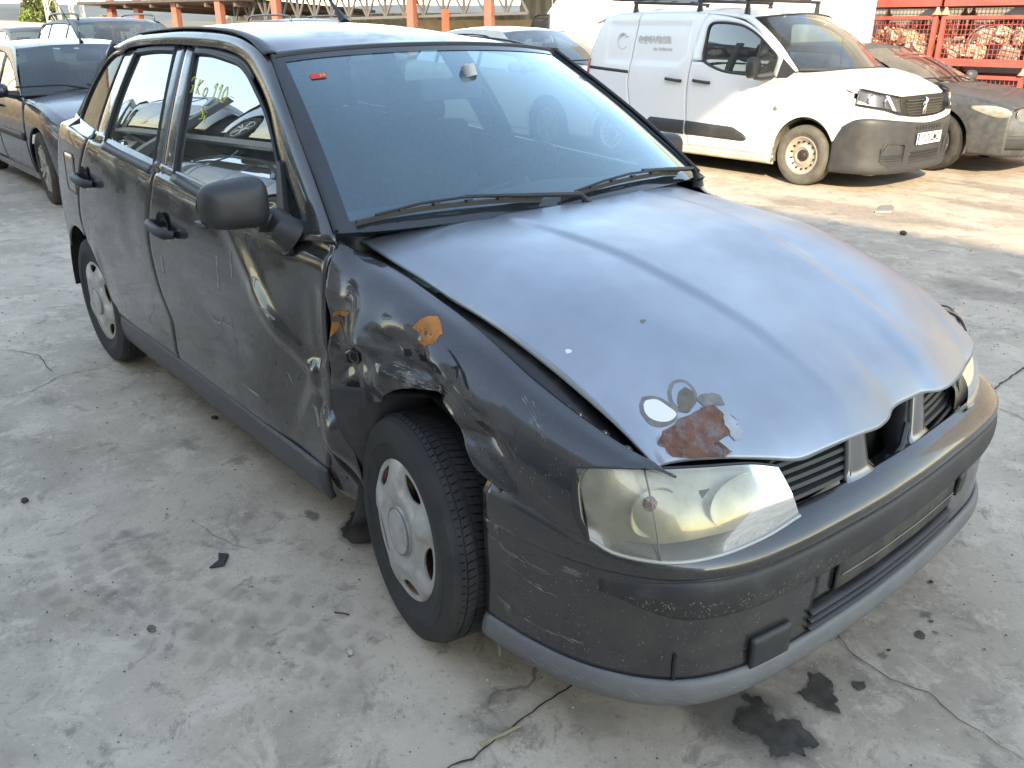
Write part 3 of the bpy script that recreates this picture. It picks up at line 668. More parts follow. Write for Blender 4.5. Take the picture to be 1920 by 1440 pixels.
# blanking flap and plate area
bump('tow_cover', [(.006, .305), (.009, .27), (.007, .215)], bt(-.50), bt(-.395), 10, PLASTIC_D, BUMP, 3, solid=.012)
bump('plate_mount', [(.004, .398), (.006, .39), (.006, .36), (.005, .325), (-.004, .318)], bt(-.25), bt(.30), 30, mat('plate_mount_grimy', (.03, .029, .028), .6, 0, dirt=(.16, .14, .11), dscale=16, dlo=.4, dhi=.75, damt=.7, bump=.3, bs=60), BUMP, 3)
bump('plate_seam', [(.0085, .357), (.0085, .361)], bt(-.245), bt(.295), 30, mat('seam_light', (.22, .21, .19), .6), BUMP, 1, solid=.001)
bump('bumper_vent', [(.012, .405), (.014, .39), (.010, .345)], bt(.31), bt(.345), 6, PLASTIC, BUMP, 3, solid=.01)
# dark seam where the skirt panel ends
MB().tube([bplan(bt(-.655), .0, z) for z in (.30, .285, .262, .24)]+[], .004, 6).build('skirt_seam', SEAL, BUMP)
# torn lug and bent bracket beside the tyre
MB().prism([(.325, -.795, .595), (.345, -.80, .588), (.352, -.80, .52), (.348, -.79, .42), (.338, -.785, .42), (.335, -.79, .50)], (.0, .012, 0)).build('bumper_bracket', mat('bracket_grey', (.16, .165, .17), .5), BUMP, smooth=0)
MB().prism([(.30, -.775, .20), (.315, -.785, .205), (.345, -.80, .15), (.345, -.80, .13)], (0, .006, 0)).build('bent_tab', MATS['bracket_grey'], BUMP, smooth=0)
# ---------------------------------------------------------------- grille
FRM = mat('grille_frame_paint', (.22, .225, .24), .3, .8, .6, .1, var=.1, vs=4)
def gx(y, z):    # face of the grille panel
    return .822-.20*max(0, z-.52)-.20*abs(y)**2.0-.03*sst(.52, .56, z)
GR = thing('x', '', '') if 0 else None
def gq(name, poly, m, par, th=.02, off=0):
    V = [(gx(y, z)+off, y, z) for y, z in poly]; return MB().prism([Vector(v) for v in V], (-th, 0, 0)).build(name, m, par, smooth=30)
GF = None
for sg in (-1, 1):
    # post between slats and badge opening
    def post(s, t):
        yi = lin([0, .25, 1], [.075, .100, .118], t); yo = lin([0, .25, 1], [.205, .183, .176], t); y = yi+(yo-yi)*s; z = .528+.149*t
        return (gx(y, z)+.002+.004*math.sin(math.pi*s)*sst(0, .4, t), sg*y, z)
    V, F = grid(post, 8, 16, flip=sg < 0)
    p = mk('grille_post', V, F, FRM, BUMP, solid=.02, smooth=60)
    # slat grille: dark backing and five slats with their own edges
    def back(s, t): y = .172+.24*s; z = .535+.11*t-.00*s; return (gx(y, z)-.045-.03*s, sg*y, z)
    V, F = grid(back, 6, 5, flip=sg < 0); gb = mk('side_grille', V, F, DARK, CAR, smooth=0)
    for k in range(5):
        z = .553+.0195*k
        A = []
        for i in range(12):
            y = .176+(.226+.008*(4-k)*0-.010*k*.4)*i/11; zz = z-.006*i/11; x = gx(y, zz)-.004-.012*i/11
            A.append([(x-.020, sg*y, zz+.012), (x-.004, sg*y, zz+.008), (x, sg*y, zz+.001), (x-.003, sg*y, zz-.002), (x-.020, sg*y, zz+.002)])
        V = [p for a in A for p in a]; F = [(i*5+j, i*5+(j+1) % 5, i*5+5+(j+1) % 5, i*5+5+j) for i in range(11) for j in range(5)]
        mk('slat', V, F if sg > 0 else [tuple(reversed(f)) for f in F], PLASTIC, gb, smooth=30)
    P = [(.172, .545), (.172, .66), (.30, .66), (.405, .645), (.415, .60), (.408, .550), (.38, .541), (.3, .541), (.22, .540), (.18, .540)]
    MB().tube([(gx(y, z)-.010-.03*max(0, y-.17), sg*y, z) for y, z in P], .006, 6, closed=True).build('side_grille_rim', PLASTIC, gb)
# lower frame band under badge opening
V, F = grid(lambda s, t: (gx(-.42+.84*s, .50+.045*t)+.004*math.sin(math.pi*t)+.004, -.42+.84*s, .50+.040*t), 40, 6); mk('grille_frame', V, F, FRM, BUMP, solid=.015, smooth=60)
# badge opening: dark tunnel with a bent inner rim and a grubby radiator behind
mb = MB(); P = [(-.118, .69), (-.108, .62), (-.088, .56), (-.060, .520), (-.02, .512), (.03, .512), (.07, .520), (.095, .56), (.112, .62), (.120, .69)]
V = []; F = []
for k, dx in enumerate((0, -.012, -.07)):
    for y, z in P: V.append((gx(y, z)-.004+dx, y*(1-.06*k), z+.006*k))
for k in range(2):
    for i in range(len(P)-1): F.append((k*10+i, k*10+i+1, k*10+11+i, k*10+10+i))
mk('badge_opening', V, F, PLASTIC, CAR, solid=.003, smooth=50)
mb = MB(); mb.box((.70, .0, .60), (.02, .36, .22)); mb.build('radiator', mat('radiator_fins', (.02, .018, .016), .7, .3, var=.5, vs=40), CAR, smooth=0)
mb = MB(); mb.tube([(.795, -.055, .527), (.79, 0, .535), (.785, .055, .55), (.775, .085, .60)], .007, 6); mb.box((.79, -.01, .537), (.02, .045, .012), rz=.3); mb.build('broken_clips', mat('clip', (.05, .055, .06), .4), CAR, smooth=40)
# ---------------------------------------------------------------- headlights
LB = [(.577, -.768, .553), (.625, -.742, .531), (.70, -.682, .524), (.748, -.60, .527), (.778, -.49, .537), (.792, -.392, .553)]
LT = [(.534, -.766, .684), (.578, -.738, .692), (.632, -.665, .686), (.682, -.572, .678), (.722, -.480, .668), (.742, -.408, .645)]
for sg in (-1, 1):
    nb = Vector((.75, -.55, .35)).normalized()
    rows4 = [LB]+[[tuple(Vector(a).lerp(Vector(b), k)+nb*.014*math.sin(math.pi*k)) for a, b in zip(LB, LT)] for k in (.25, .5, .75)]+[LT]
    def shrink(rs, d, sc): 
        c = sum((Vector(p) for r in rs for p in r), Vector())/sum(len(r) for r in rs); return [[tuple((Vector(p)-c)*sc+c-nb*d) for p in r] for r in rs]
    V, F = loft(rows4, 16, 36)
    if sg > 0: V, F = mirY(V, F)
    hl = mk('headlight', V, F, LENS, CAR, smooth=180)
    hl['label'] = 'yellowed headlight with clouded cracked lens' if sg < 0 else 'yellowed far headlight with clouded lens'
    V, F = loft(shrink(rows4, .030, .99), 12, 30)
    if sg > 0: V, F = mirY(V, F)
    mk('lamp_housing', V, F, mat('lamp_housing', (.36, .35, .31), .32, .7, var=.25, vs=14), hl, smooth=60)
    def refl(cx, cy, cz, ry, rz_, d, name):
        c = Vector((cx, cy*-sg if 0 else sg*abs(cy), cz)); ax = Vector((.93, sg*.22, .12)).normalized(); ux = Vector((0, 0, 1)).cross(ax).normalized(); uz = ax.cross(ux)
        V, F = grid(lambda s, t: c+(ux*math.cos(s*6.283)*ry+uz*math.sin(s*6.283)*rz_)*t+ax*(d*(t*t)-d), 32, 10, flip=True); mk(name, V, F, CHROME, hl, smooth=180); return c, ax
    c, ax = refl(.735, -.50, .603, .088, .058, .05, 'reflector'); mb = MB(); mb.tube([c-ax*.05, c-ax*.012], .010, 8); mb.build('bulb', mat('bulb_glass', (.8, .7, .35), .1, 0, 1), hl)
    c2, ax2 = refl(.650, -.672, .605, .055, .050, .035, 'reflector')
    mb = MB(); mb.lathe([(0, .012), (.011, .010), (.016, .0), (.014, -.01)], 14, 'x', c2-ax2*.014+Vector((-.0, 0, .012))); mb.build('bulb', mat('bulb_amber_dark', (.16, .045, .03), .3, 0, .6), hl)
    # bright rim along the bottom, chipped
    MB().tube([(p[0]+.002, p[1]*(-sg) if sg > 0 else p[1], p[2]-.002) if 0 else (p[0]+.002, sg*abs(p[1]), p[2]-.001) for p in [tuple(q) for q in even([Vector(p) for p in LB], 30)]], .004, 6).build('lamp_rim', mat('lamp_rim', (.42, .41, .37), .4, .3), hl)
    MB().tube([(p.x-.004, sg*abs(p.y), p.z+.001) for p in even([Vector(p) for p in LT], 30)], .003, 6).build('lamp_seal', PLASTIC, hl)
    MB().tube([(p.x-.004, sg*abs(p.y), p.z) for p in even([Vector(LB[0]), Vector((.55, -.775, .60)), Vector(LT[0])], 14)], .006, 6).build('lamp_side_seal', PLASTIC, hl)
    V, F = grid(lambda s, t: Vector(cr([Vector(p) for p in LB], .37)).lerp(cr([Vector(p) for p in LT], .37), t)*1+nb*(.002+.012*math.sin(math.pi*t))+Vector((.0025*(s-.5), .0025*(s-.5), 0)), 2, 12)
    if sg > 0: V, F = mirY(V, F)
    mk('lens_joint', V, F, mat('lens_joint', (.2, .2, .18), .3), hl, solid=.001)
# ---------------------------------------------------------------- wheels
def wheel(name, r, wd, rim, hub, tread=True, nb=64, par=None, cap='cover', capm=None, rubber=None, ox=.02):
    """wheel with axle on local y, outer face towards -y"""
    w = bpy.data.objects.new(name, None); COL.objects.link(w); w.parent = par; ORG[w.name] = Vector((0, 0, 0))
    h = wd/2; rb = rubber or RUBBER
    prof = [(rim-.012, -h*.72), (rim+.004, -h*.86), (rim+.02, -h*.93), (r*.76, -h*1.0), (r*.765, -h*1.015), (r*.80, -h*1.02), (r*.84, -h*1.02), (r*.845, -h*1.005), (r*.90, -h*.99), (r*.955, -h*.90), (r*.980, -h*.74), (r-.008, -h*.62)]
    for g in (-.42, 0, .42): prof += [(r-.004, h*(g-.16)), (r-.004, h*(g-.04)), (r-.012, h*(g-.03)), (r-.012, h*(g+.03)), (r-.004, h*(g+.04)), (r-.004, h*(g+.16))]
    prof += [(r-.008, h*.62), (r*.980, h*.74), (r*.955, h*.90), (r*.90, h*.99), (r*.80, h*1.02), (rim+.02, h*.93), (rim-.012, h*.72)]
    mb = MB(); mb.lathe(prof, 72)
    if tread:
        for k in range(nb):
            a = 2*math.pi*k/nb
            for j, (y0, y1, sk) in enumerate(((-.93, -.60, .25), (-.54, -.30, .5), (-.22, .22, -.4), (.30, .54, -.5), (.60, .93, -.25))):
                P = []
                for yy, da in ((y0, -.42), (y1, -.42), (y1, .40), (y0, .40)):
                    aa = a+(da+sk*(yy-(y0+y1)/2)*2.2)*2*math.pi/nb
                    rr = r+.0 if abs(yy) < .62 else r-.0-(abs(yy)-.58)*.052
                    P.append((rr, aa, yy*h*.99))
                V = [(rr*math.cos(aa), yy, rr*math.sin(aa)) for rr, aa, yy in P]+[((rr-.012)*math.cos(aa), yy, (rr-.012)*math.sin(aa)) for rr, aa, yy in P]
                mb.add(V, [(0, 1, 2, 3), (0, 4, 5, 1), (1, 5, 6, 2), (2, 6, 7, 3), (3, 7, 4, 0)])
    t = mb.build('tyre', rb, w, local=True, smooth=30)
    mb = MB(); mb.lathe([(rim+.004, -h*.80), (rim-.012, -h*.78), (rim-.022, -h*.5), (rim-.03, -h*.2), (rim-.03, h*.8)], 48); mb.lathe([(rim-.028, -h*.25), (.05, -h*.30), (0, -h*.30)], 32)
    mb.build('rim', RUSTM if cap == 'cover' else (capm or STEEL), w, local=True, smooth=50)
    if cap == 'cover':
        N, K = 150, 30; R0 = rim+.014; V = []; F = []
        def dep(rr, a):
            q = rr/R0; d = -(h*.80+.012)-.014*(1-sst(.30, .34, q))-.004*sst(.22, 0, q)-.012*math.sin(math.pi*min(1, max(0, (q-.3)/.66)))+.014*sst(.955, 1, q)
            b = ((a+.35) % (2*math.pi/5))-math.pi/5
            return d+.010*sst(.52, .30, abs(b))*sst(.52, .68, q)*sst(1.0, .90, q)
        for k in range(N):
            a = 2*math.pi*k/N
            for j in range(K+1): rr = R0*j/K; V.append((rr*math.cos(a), dep(rr, a), rr*math.sin(a)))
        for k in range(N):
            for j in range(K): F.append((k*(K+1)+j, ((k+1) % N)*(K+1)+j, ((k+1) % N)*(K+1)+j+1, k*(K+1)+j+1))
        hc = mk('hubcap', V, F, capm or SILVER, w, local=True, smooth=50)
        bm = bmesh.new(); bm.from_mesh(hc.data); bmesh.ops.remove_doubles(bm, verts=bm.verts[:], dist=1e-5); bm.to_mesh(hc.data); bm.free()
        cut = MB()
        for k in range(5):
            a0 = 2*math.pi/5*k-.35+math.pi/5; O = []
            for q, da in ((.715, -.08), (.71, .0), (.715, .10), (.75, .21), (.81, .29), (.86, .315), (.890, .27), (.897, .12), (.897, 0), (.897, -.12), (.887, -.25), (.85, -.29), (.80, -.25), (.745, -.16)): O.append((q, a0+da))
            O = [(R0*q*math.cos(a), R0*q*math.sin(a)) for q, a in O]; O = crl([Vector((x, 0, z)) for x, z in O]+[Vector((O[0][0], 0, O[0][1]))], 43)[:-1]
            cut.prism([(v.x, -h*1.6, v.z) for v in O], (0, h*1.5, 0))
        co = mk('cutter_tmp', cut.V, cut.F, RUSTM, w, local=True, smooth=0); bm = bmesh.new(); bm.from_mesh(co.data); bmesh.ops.recalc_face_normals(bm, faces=bm.faces[:]); bm.to_mesh(co.data); bm.free()
        md = hc.modifiers.new('thick', 'SOLIDIFY'); md.thickness = .005; md.offset = 1
        bo = hc.modifiers.new('cut', 'BOOLEAN'); bo.operation = 'DIFFERENCE'; bo.object = co; bo.solver = 'EXACT'
        dg = bpy.context.evaluated_depsgraph_get(); dg.update(); nm_ = bpy.data.meshes.new_from_object(hc.evaluated_get(dg)); hc.modifiers.clear(); hc.data = nm_; hc.data.name = 'hubcap'
        nm_.polygons.foreach_set('use_smooth', [True]*len(nm_.polygons)); nm_.set_sharp_from_angle(angle=math.radians(40)); bpy.data.objects.remove(co)
        MB().tube([(R0*.325*math.cos(a), -(h*.80+.0235), R0*.325*math.sin(a)) for a in np.linspace(0, 6.283, 48)[:-1]], .0022, 5, closed=True).build('hubcap_ring', mat('cap_groove', (.2, .2, .2), .5), w, local=True)
    elif cap == 'alloy':
        mb = MB(); mb.lathe([(0, -h*.78), (.04, -h*.80), (.065, -h*.74), (.07, -h*.5)], 24); mb.lathe([(rim+.006, -h*.84), (rim-.012, -h*.84), (rim-.02, -h*.6)], 48)
        for k in range(5):
            for dd in (-.14, .14):
                a = 2*math.pi*k/5+dd; a2 = 2*math.pi*k/5+dd*1.25
                P0 = Vector((.05*math.cos(a), -h*.72, .05*math.sin(a))); P1 = Vector(((rim-.008)*math.cos(a2), -h*.80, (rim-.008)*math.sin(a2)))
                mb.beam(P0, P1, .026, .03, upv=(0, 1, 0))
        mb.build('alloy_spokes', capm or SILVER, w, local=True, smooth=40)
    elif cap == 'steel':
        mb = MB(); mb.lathe([(rim+.006, -h*.86), (rim-.006, -h*.88), (rim-.014, -h*.75), (rim-.026, -h*.66), (rim*.80, -h*.60), (rim*.72, -h*.40), (rim*.62, -h*.42), (rim*.50, -h*.62), (rim*.44, -h*.66), (rim*.40, -h*.50), (0, -h*.5)], 60)
        mb.build('steel_disc', capm or STEEL, w, local=True, smooth=40)
        for k in range(14):
            a = 2*math.pi*k/14; c = Vector((rim*.755*math.cos(a), -h*.52, rim*.755*math.sin(a)))
            MB().tube([c+Vector((0, -.012, 0)), c+Vector((0, .01, 0))], .0115, 8).build('disc_hole', DARK, w, local=True)
        mb = MB(); mb.lathe([(0, -h*.74), (.032, -h*.74), (.040, -h*.66), (.062, -h*.62), (.066, -h*.5)], 24)
        for k in range(5): a = 2*math.pi*k/5; mb.tube([(.047*math.cos(a), -h*.60, .047*math.sin(a)), (.047*math.cos(a), -h*.74, .047*math.sin(a))], .010, 6)
        mb.build('hub_nuts', mat('hub_dark', (.06, .05, .045), .6, .5, var=.4, vs=30), w, local=True, smooth=40)
    return w
W0 = wheel('wheel', .291, .172, .172, 0, nb=92, par=CAR)
def put(w, p, rz=0, rx=0, ry=0): w.location = Vector(p)-ORG[CAR.name]; w.rotation_euler = (rx, ry, rz); return w
# local wheel centre is the mid-plane: outer face lies half a width outwards
put(W0, (.0, -.730, .291), rz=math.radians(-11.5), rx=math.radians(-2), ry=.35); W0['label'] = 'right front wheel knocked askew, scuffed silver cover'
put(dupe(W0, CAR), (-2.50, -.71, .291), ry=1.1)
put(dupe(W0, CAR), (-.0, .71, .291), rz=math.pi, ry=.2); put(dupe(W0, CAR), (-2.50, .71, .291), rz=math.pi, ry=2)
# ---------------------------------------------------------------- cowl and wipers
V, F = grid(lambda s, t: (brear(-.62+1.24*t)-.002-(.10-.03*abs(2*t-1))*s*1.0, -.64+1.28*t, .962-.016*math.sin(math.pi*s)+.016*s-.012*(1-s)), 8, 60, flip=True); mk('scuttle', V, F, PLASTIC_D, CAR, smooth=60)
def wiper(pv, P, nm):
    mb = MB(); mb.tube([pv, pv+Vector((0, 0, .02))], .016, 10)
    A = [pv+Vector((0, 0, .02))]+[Vector(p) for p in P[0]]
    mb.tube(A, [.012]+[.008]*(len(A)-2)+[.005], 6)
    wo = mb.build('wiper', PLASTIC, CAR, smooth=40); B = [Vector(p) for p in P[1]]
    mb = MB(); Q = even(B, 24)
    for i in range(23): mb.beam(Q[i], Q[i+1], .008, .005); mb.beam(Q[i]-nrm*.008, Q[i+1]-nrm*.008, .0035, .012)
    for i in range(2, 22, 4): mb.box(Q[i]+nrm*.004, (.012, .022, .007), rz=.2)
    mb.tube([Q[2]+nrm*.006, Q[7]+nrm*.014, Q[11]+nrm*.018, Q[16]+nrm*.014, Q[21]+nrm*.006], .004, 5)
    mb.build('blade', PLASTIC, wo, smooth=30)
def wq(v, u, o): return wsp(u, v)+nrm*o
wiper(Vector((-.222, .03, .948)), ([wq(.50, .012, .03), wq(.42, .035, .03), wq(.29, .075, .03)], [wq(.43, .040, .016), wq(.33, .062, .016), wq(.20, .066, .016), wq(.055, .030, .016)]), 0)
wiper(Vector((-.262, .60, .948)), ([wq(.88, .018, .03), wq(.80, .04, .03), wq(.69, .072, .03)], [wq(.82, .040, .016), wq(.74, .058, .016), wq(.61, .060, .016), wq(.47, .028, .016)]), 0)
# ---------------------------------------------------------------- interior
INT = mat('interior_grey', (.09, .095, .10), .8, 0, var=.2, vs=8); SEATM = mat('seat_cloth', (.06, .064, .072), .9, 0, var=.3, vs=40)
V, F = grid(lambda s, t: (-.40-.42*s, -.66+1.32*t, .935-.015*s-.03*sst(.8, 1, s)+.025*math.exp(-((t-.76)/.12)**2)*sst(.5, .9, s)), 10, 20, flip=True); mk('dashboard', V, F, INT, CAR, solid=.05, smooth=60)
mb = MB(); mb.box((-.82, 0, .76), (.10, 1.3, .28)); mb.build('dash_front', INT, CAR)
c = Vector((-.93, .36, .90)); ax = Vector((-.82, 0, .57)); ux = Vector((0, 1, 0)); uy = ax.cross(ux)
mb = MB(); mb.tube([c+(ux*math.cos(a)+uy*math.sin(a))*.185 for a in np.linspace(0, 6.283, 40)[:-1]], .016, 8, closed=True); mb.tube([c-ax*.01, c-ax*.2], .05, 10)
for a in (.2, 2.94, 4.71): mb.beam(c, c+(ux*math.cos(a)+uy*math.sin(a))*.18, .03, .02)
mb.build('steering_wheel', mat('steer', (.02, .02, .022), .5), CAR, smooth=40)
def seat(x, y, wd=.46):
    mb = MB(); mb.box((x, y, .50), (.50, wd, .16), bev=.05); R = Matrix.Rotation(-.28, 3, 'Y'); mb.box((x-.30, y, .80), (.14, wd, .58), rot=R, bev=.05)
    mb.box((x-.40, y, 1.16), (.09, .26, .16), rot=R, bev=.03); mb.tube([(x-.37, y-.05, 1.05), (x-.38, y-.05, 1.12)], .008, 6); mb.tube([(x-.37, y+.05, 1.05), (x-.38, y+.05, 1.12)], .008, 6)
    mb.build('seat', SEATM, CAR, smooth=50)
seat(-1.18, .36); seat(-1.18, -.36); seat(-1.98, .33, .55); seat(-1.98, -.33, .55)
mb = MB(); mb.box((-.80, -.03, 1.262), (.03, .235, .066), bev=.012); mb.tube([(-.80, -.02, 1.29), (-.74, -.01, 1.33)], .012, 8); mb.tube([(-.74, -.01, 1.335), (-.73, -.005, 1.30)], .022, 12)
mb.build('rear_view_mirror', mat('mirror_back', (.5, .52, .52), .5), CAR, smooth=40)
mb = MB(); mb.box((-1.72, 0, 1.375), (1.05, .92, .01)); mb.build('headlining', mat('headlining', (.35, .36, .36), .9), CAR, smooth=0)
# ================================================================ generic background car
BGLASS = glass('car_glass_dark', (.35, .42, .42), 1.4, .08, (.4, .44, .44))
DISC = mat('chrome_lamp', (.8, .8, .8), .2, .9, var=.2, vs=25)
def gcar(name, label, col, loc, S_, cat='car', group=None, rough=.28, metal=.3, dirt=.25, wheelcap='alloy', detail=2, glassm=None, rails=False, coat=.9):
    R = thing(name, label, cat, loc, group); CENT[R.name] = Vector(loc)+Vector((-S_['wb']/2, 0, .62))
    P = mat('paint_'+name+'_%d' % len(MATS), col, rough, metal, coat, .06, var=.08, vs=2, dirt=(.24, .225, .2), dscale=13, dlo=.40, dhi=1.0, damt=dirt)
    GM = glassm or BGLASS
    wb, fo, ro, hw = S_['wb'], S_['fo'], S_['ro'], S_['hw']; H = S_['H']; r = S_.get('r', .31)
    xn, xt_ = fo, -wb-ro
    xc, zc = S_['cowl']; xw, zw = S_['wtop']; xr, zr = S_['rear']; xk, zk = S_['tail']   # cowl, screen top, roof rear end, back glass foot
    bf, br_ = S_['belt']
    L = Vector(loc)
    def W(p): return (p[0]+L.x, p[1]+L.y, p[2]+L.z)
    def plan_(x):
        a = 1-.10*max(0, (x-.1)/(xn-.1))**2.2-.0 if x > .1 else 1
        b = 1-.08*max(0, (-wb+.2-x)/(ro+.2))**2 if x < -wb+.2 else 1
        return a*b
    hoodX = [xc, xc+.25*(xn-xc), xc+.6*(xn-xc), xn-.10, xn]; hz = S_['hood']; hoodZ = [zc, zc-.02, zc-(zc-hz)*.45, hz, hz-.10]
    def beltz(x): return lin([xt_, -.5, xc, ], [br_, bf+.005, bf], x)
    def topz(x):
        if x > xc: return smooth1(hoodX, hoodZ, x)-.055
        if x < xk: return lin([xt_, xk], [zk-.10, beltz(xk)], x)
        return beltz(x)
    def prof(z, zt):
        t = z/zt; return hw*smooth1([0, .2, .35, .55, .75, .92, 1.0], [.90, .945, .985, 1, .99, .965, .93], t)
    def Hx(x, z):
        zt = beltz(min(x, xc)) if x < xc else topz(x)
        b = beltz(x)
        if x < xc+.05 and z > b: 
            t = (z-b)/(H-.06-b); return plan_(x)*hw*(.925-.20*t+.03*t*(1-t))
        return prof(min(z, zt), zt)*plan_(x)
    def arch(x):
        z = .22
        for cx in (0, -wb):
            d = (r+.055)**2-(x-cx)**2
            if d > 0: z = max(z, r-.0+math.sqrt(d)*.98)
        return z
    n1 = 44 if detail > 1 else 20; n2 = 18 if detail > 1 else 8
    s0, s1, s2 = S_.get('shut', (-.42, -wb*.5, -wb+.12))
    parts = (('front_wing', s0, xn-.16), ('front_door', s1, s0), ('rear_door', s2, s1), ('quarter_panel', xt_+.08, s2))
    D = {}
    for sg in (-1, 1):
        for nm, a, b in parts:
            if detail < 2 and sg > 0 and nm != 'front_wing' and 0: continue
            def fn(s, t):
                x = a+.003+(b-a-.006)*s; z0 = arch(x); z = z0+(topz(x)-z0)*t
                e = min(s, 1-s)*(b-a); return W((x, sg*(Hx(x, z)-(.004 if e < .008 else 0)), z))
            V, F = grid(fn, n1, n2, flip=sg < 0); o = mk(nm, V, F, P, R, solid=.02 if detail > 1 else 0, smooth=50); D[(nm, sg)] = o
    # bonnet
    def hf(s, t):
        y = 2*t-1; x = xc-.02+(xn-.05-.10*y*y-xc)*s; w = Hx(max(x, xc+.06), 9)-.002; z = smooth1(hoodX, hoodZ, x)-.057*abs(y)**3.2; return W((x, y*w, z))
    V, F = grid(hf, 24, 24); mk('bonnet', V, F, P, R, solid=.02, smooth=60)
    # nose
    zb0 = .20
    def nf(s, t):
        y = 2*s-1; z = zb0+(hz-.02-zb0)*t; w = hw*plan_(xn)*(1.0-.02*abs(t-.5)); xx = xn-.10*y*y-.30*max(0, abs(y)-.75)/.25*.5-.09*sst(.55, 1, t)-.05*sst(.25, 0, t)
        return W((xx, y*w, z))
    V, F = grid(nf, 40, 14, flip=True); V, F = V, [tuple(reversed(f)) for f in F]; NB = mk('front_bumper', V, F, P, R, solid=.02, smooth=60)
    if detail > 1:
        def np_(y, z, o=.006): 
            t = (z-zb0)/(hz-.02-zb0); v = nf((y/ (hw*plan_(xn))+1)/2, t); return (v[0]+o, v[1], v[2])
        for nm, y0, y1, z0, z1, m in S_.get('nose', ()):
            V, F = grid(lambda s, t: np_(y0+(y1-y0)*s, z0+(z1-z0)*t), 14, 6); mk(nm, V, F, m, NB, solid=.01, smooth=60)
        for sg in (-1, 1):
            y0, y1, z0, z1, back = S_['lamp']
            def lf(s, t, o=.012):
                y = y0+(y1-y0)*s; zz = z0+(z1-z0)*t*(1-.35*s*S_.get('lt', .6)); v = nf((y/(hw*plan_(xn))*.97+1)/2, (zz-zb0)/(hz-.02-zb0)); k = max(0, (s-.55)/.45)
                return (v[0]+o-back*k*k, sg*(v[1]-L.y+S_.get('ly', .012)*k)+L.y, zz+L.z+.05*k*k)
            V, F = grid(lf, 18, 8, flip=sg < 0); hl = mk('headlight', V, F, LENS, R, smooth=180); V, F = grid(lambda s, t: lf(s, t, -.008), 18, 8, flip=sg < 0); mk('lamp_chrome', V, F, DISC, hl, smooth=60)
            for u in (.3, .66):
                c = Vector(lf(u, .5, .0)); mb = MB(); mb.lathe([(0, -.01), (.03, -.002), (.045, .006), (.048, .004)], 16, 'x', c); mb.build('lamp_bowl', CHROME, hl)
    if detail > 1 and 'sidelamp' in S_:
        x0, x1, za0, za1, zb0_, zb1 = S_['sidelamp']
        for sg in (-1, 1):
            def sf(s, t, o=.006):
                x = x0+(x1-x0)*s; za, zc_ = za0+(zb0_-za0)*s, za1+(zb1-za1)*s; k = math.sin(math.pi*min(1, .12+s*.9))**.5; z = (za+zc_)/2+(t-.5)*(zc_-za)*k; return W((x, sg*(Hx(x, z)+o), z))
            V, F = grid(sf, 16, 6); sl_ = mk('headlight', V, F, LENS, R, smooth=180); V, F = grid(lambda s, t: sf(s, t, .002), 16, 6); mk('lamp_back', V, F, mat('lamp_grey', (.5, .5, .5), .3, .7, var=.4, vs=18), sl_, smooth=60)
    # greenhouse
    wy0, wy1 = Hx(xc-.02, bf+.01), Hx(xw, H-.06)
    wsb = [(xc-.10*abs(k)**2, k*wy0, zc-.012-.015*k*k) for k in (-1, -.6, 0, .6, 1)]; wst = [(xw-.05*k*k, k*(wy1-.01), zw-.025*k*k) for k in (-1, -.6, 0, .6, 1)]
    md = [tuple(Vector(a).lerp(Vector(b), .5)+Vector((.015, 0, .02))) for a, b in zip(wsb, wst)]
    V, F = loft([[W(p) for p in q] for q in (wsb, md, wst)], 12, 20, flip=True); mk('windscreen', V, F, GM, R, smooth=180)
    mb = MB(); mb.tube([W((p[0]+.005, p[1], p[2]+.004)) for p in crl(wsb, 20)], .012, 5); mb.build('screen_trim', PLASTIC, R)
    rows_ = []
    xm = (xw+xr)/2
    for x, z in ((xw, zw), (xw-.35*(xw-xm), H-.012), (xm, H), (xr+.35*(xm-xr), H-.012-(H-zr)*.2), (xr, zr)):
        wy = Hx(min(x, xc-.1), min(H-.06, z)); rows_.append([W((x-(.05*k*k if x > xm else -.03*k*k), k*wy, z-.045*abs(k)**2.5)) for k in (-1, -.85, -.5, 0, .5, .85, 1)])
    V, F = loft(rows_, 24, 24); mk('roof', V, F, P, R, solid=.02, smooth=60)
    wy2 = Hx(xk+.1, br_)-.03; wyr = Hx(xr, zr-.05)
    rg = [[(xr-.0+.03*k*k, k*wyr, zr-.04*k*k) for k in (-1, -.5, 0, .5, 1)], [(xk-.02+.06*k*k, k*wy2, zk) for k in (-1, -.5, 0, .5, 1)]]
    V, F = grid(lambda s, t: W(cr(rg[0], t).lerp(cr(rg[1], t), s)), 8, 14); mk('rear_window', V, F, GM, R, smooth=60)
    V, F = grid(lambda s, t: W((lin([0, .4, 1], [xk, xt_+.02, xt_+.03], s)-.06*(1-(2*t-1)**2), (2*t-1)*Hx(xt_+.10, .5), lin([0, .4, 1], [zk, zk-.14, .25], s))), 10, 14); mk('tailgate', V, F, P, R, smooth=60)
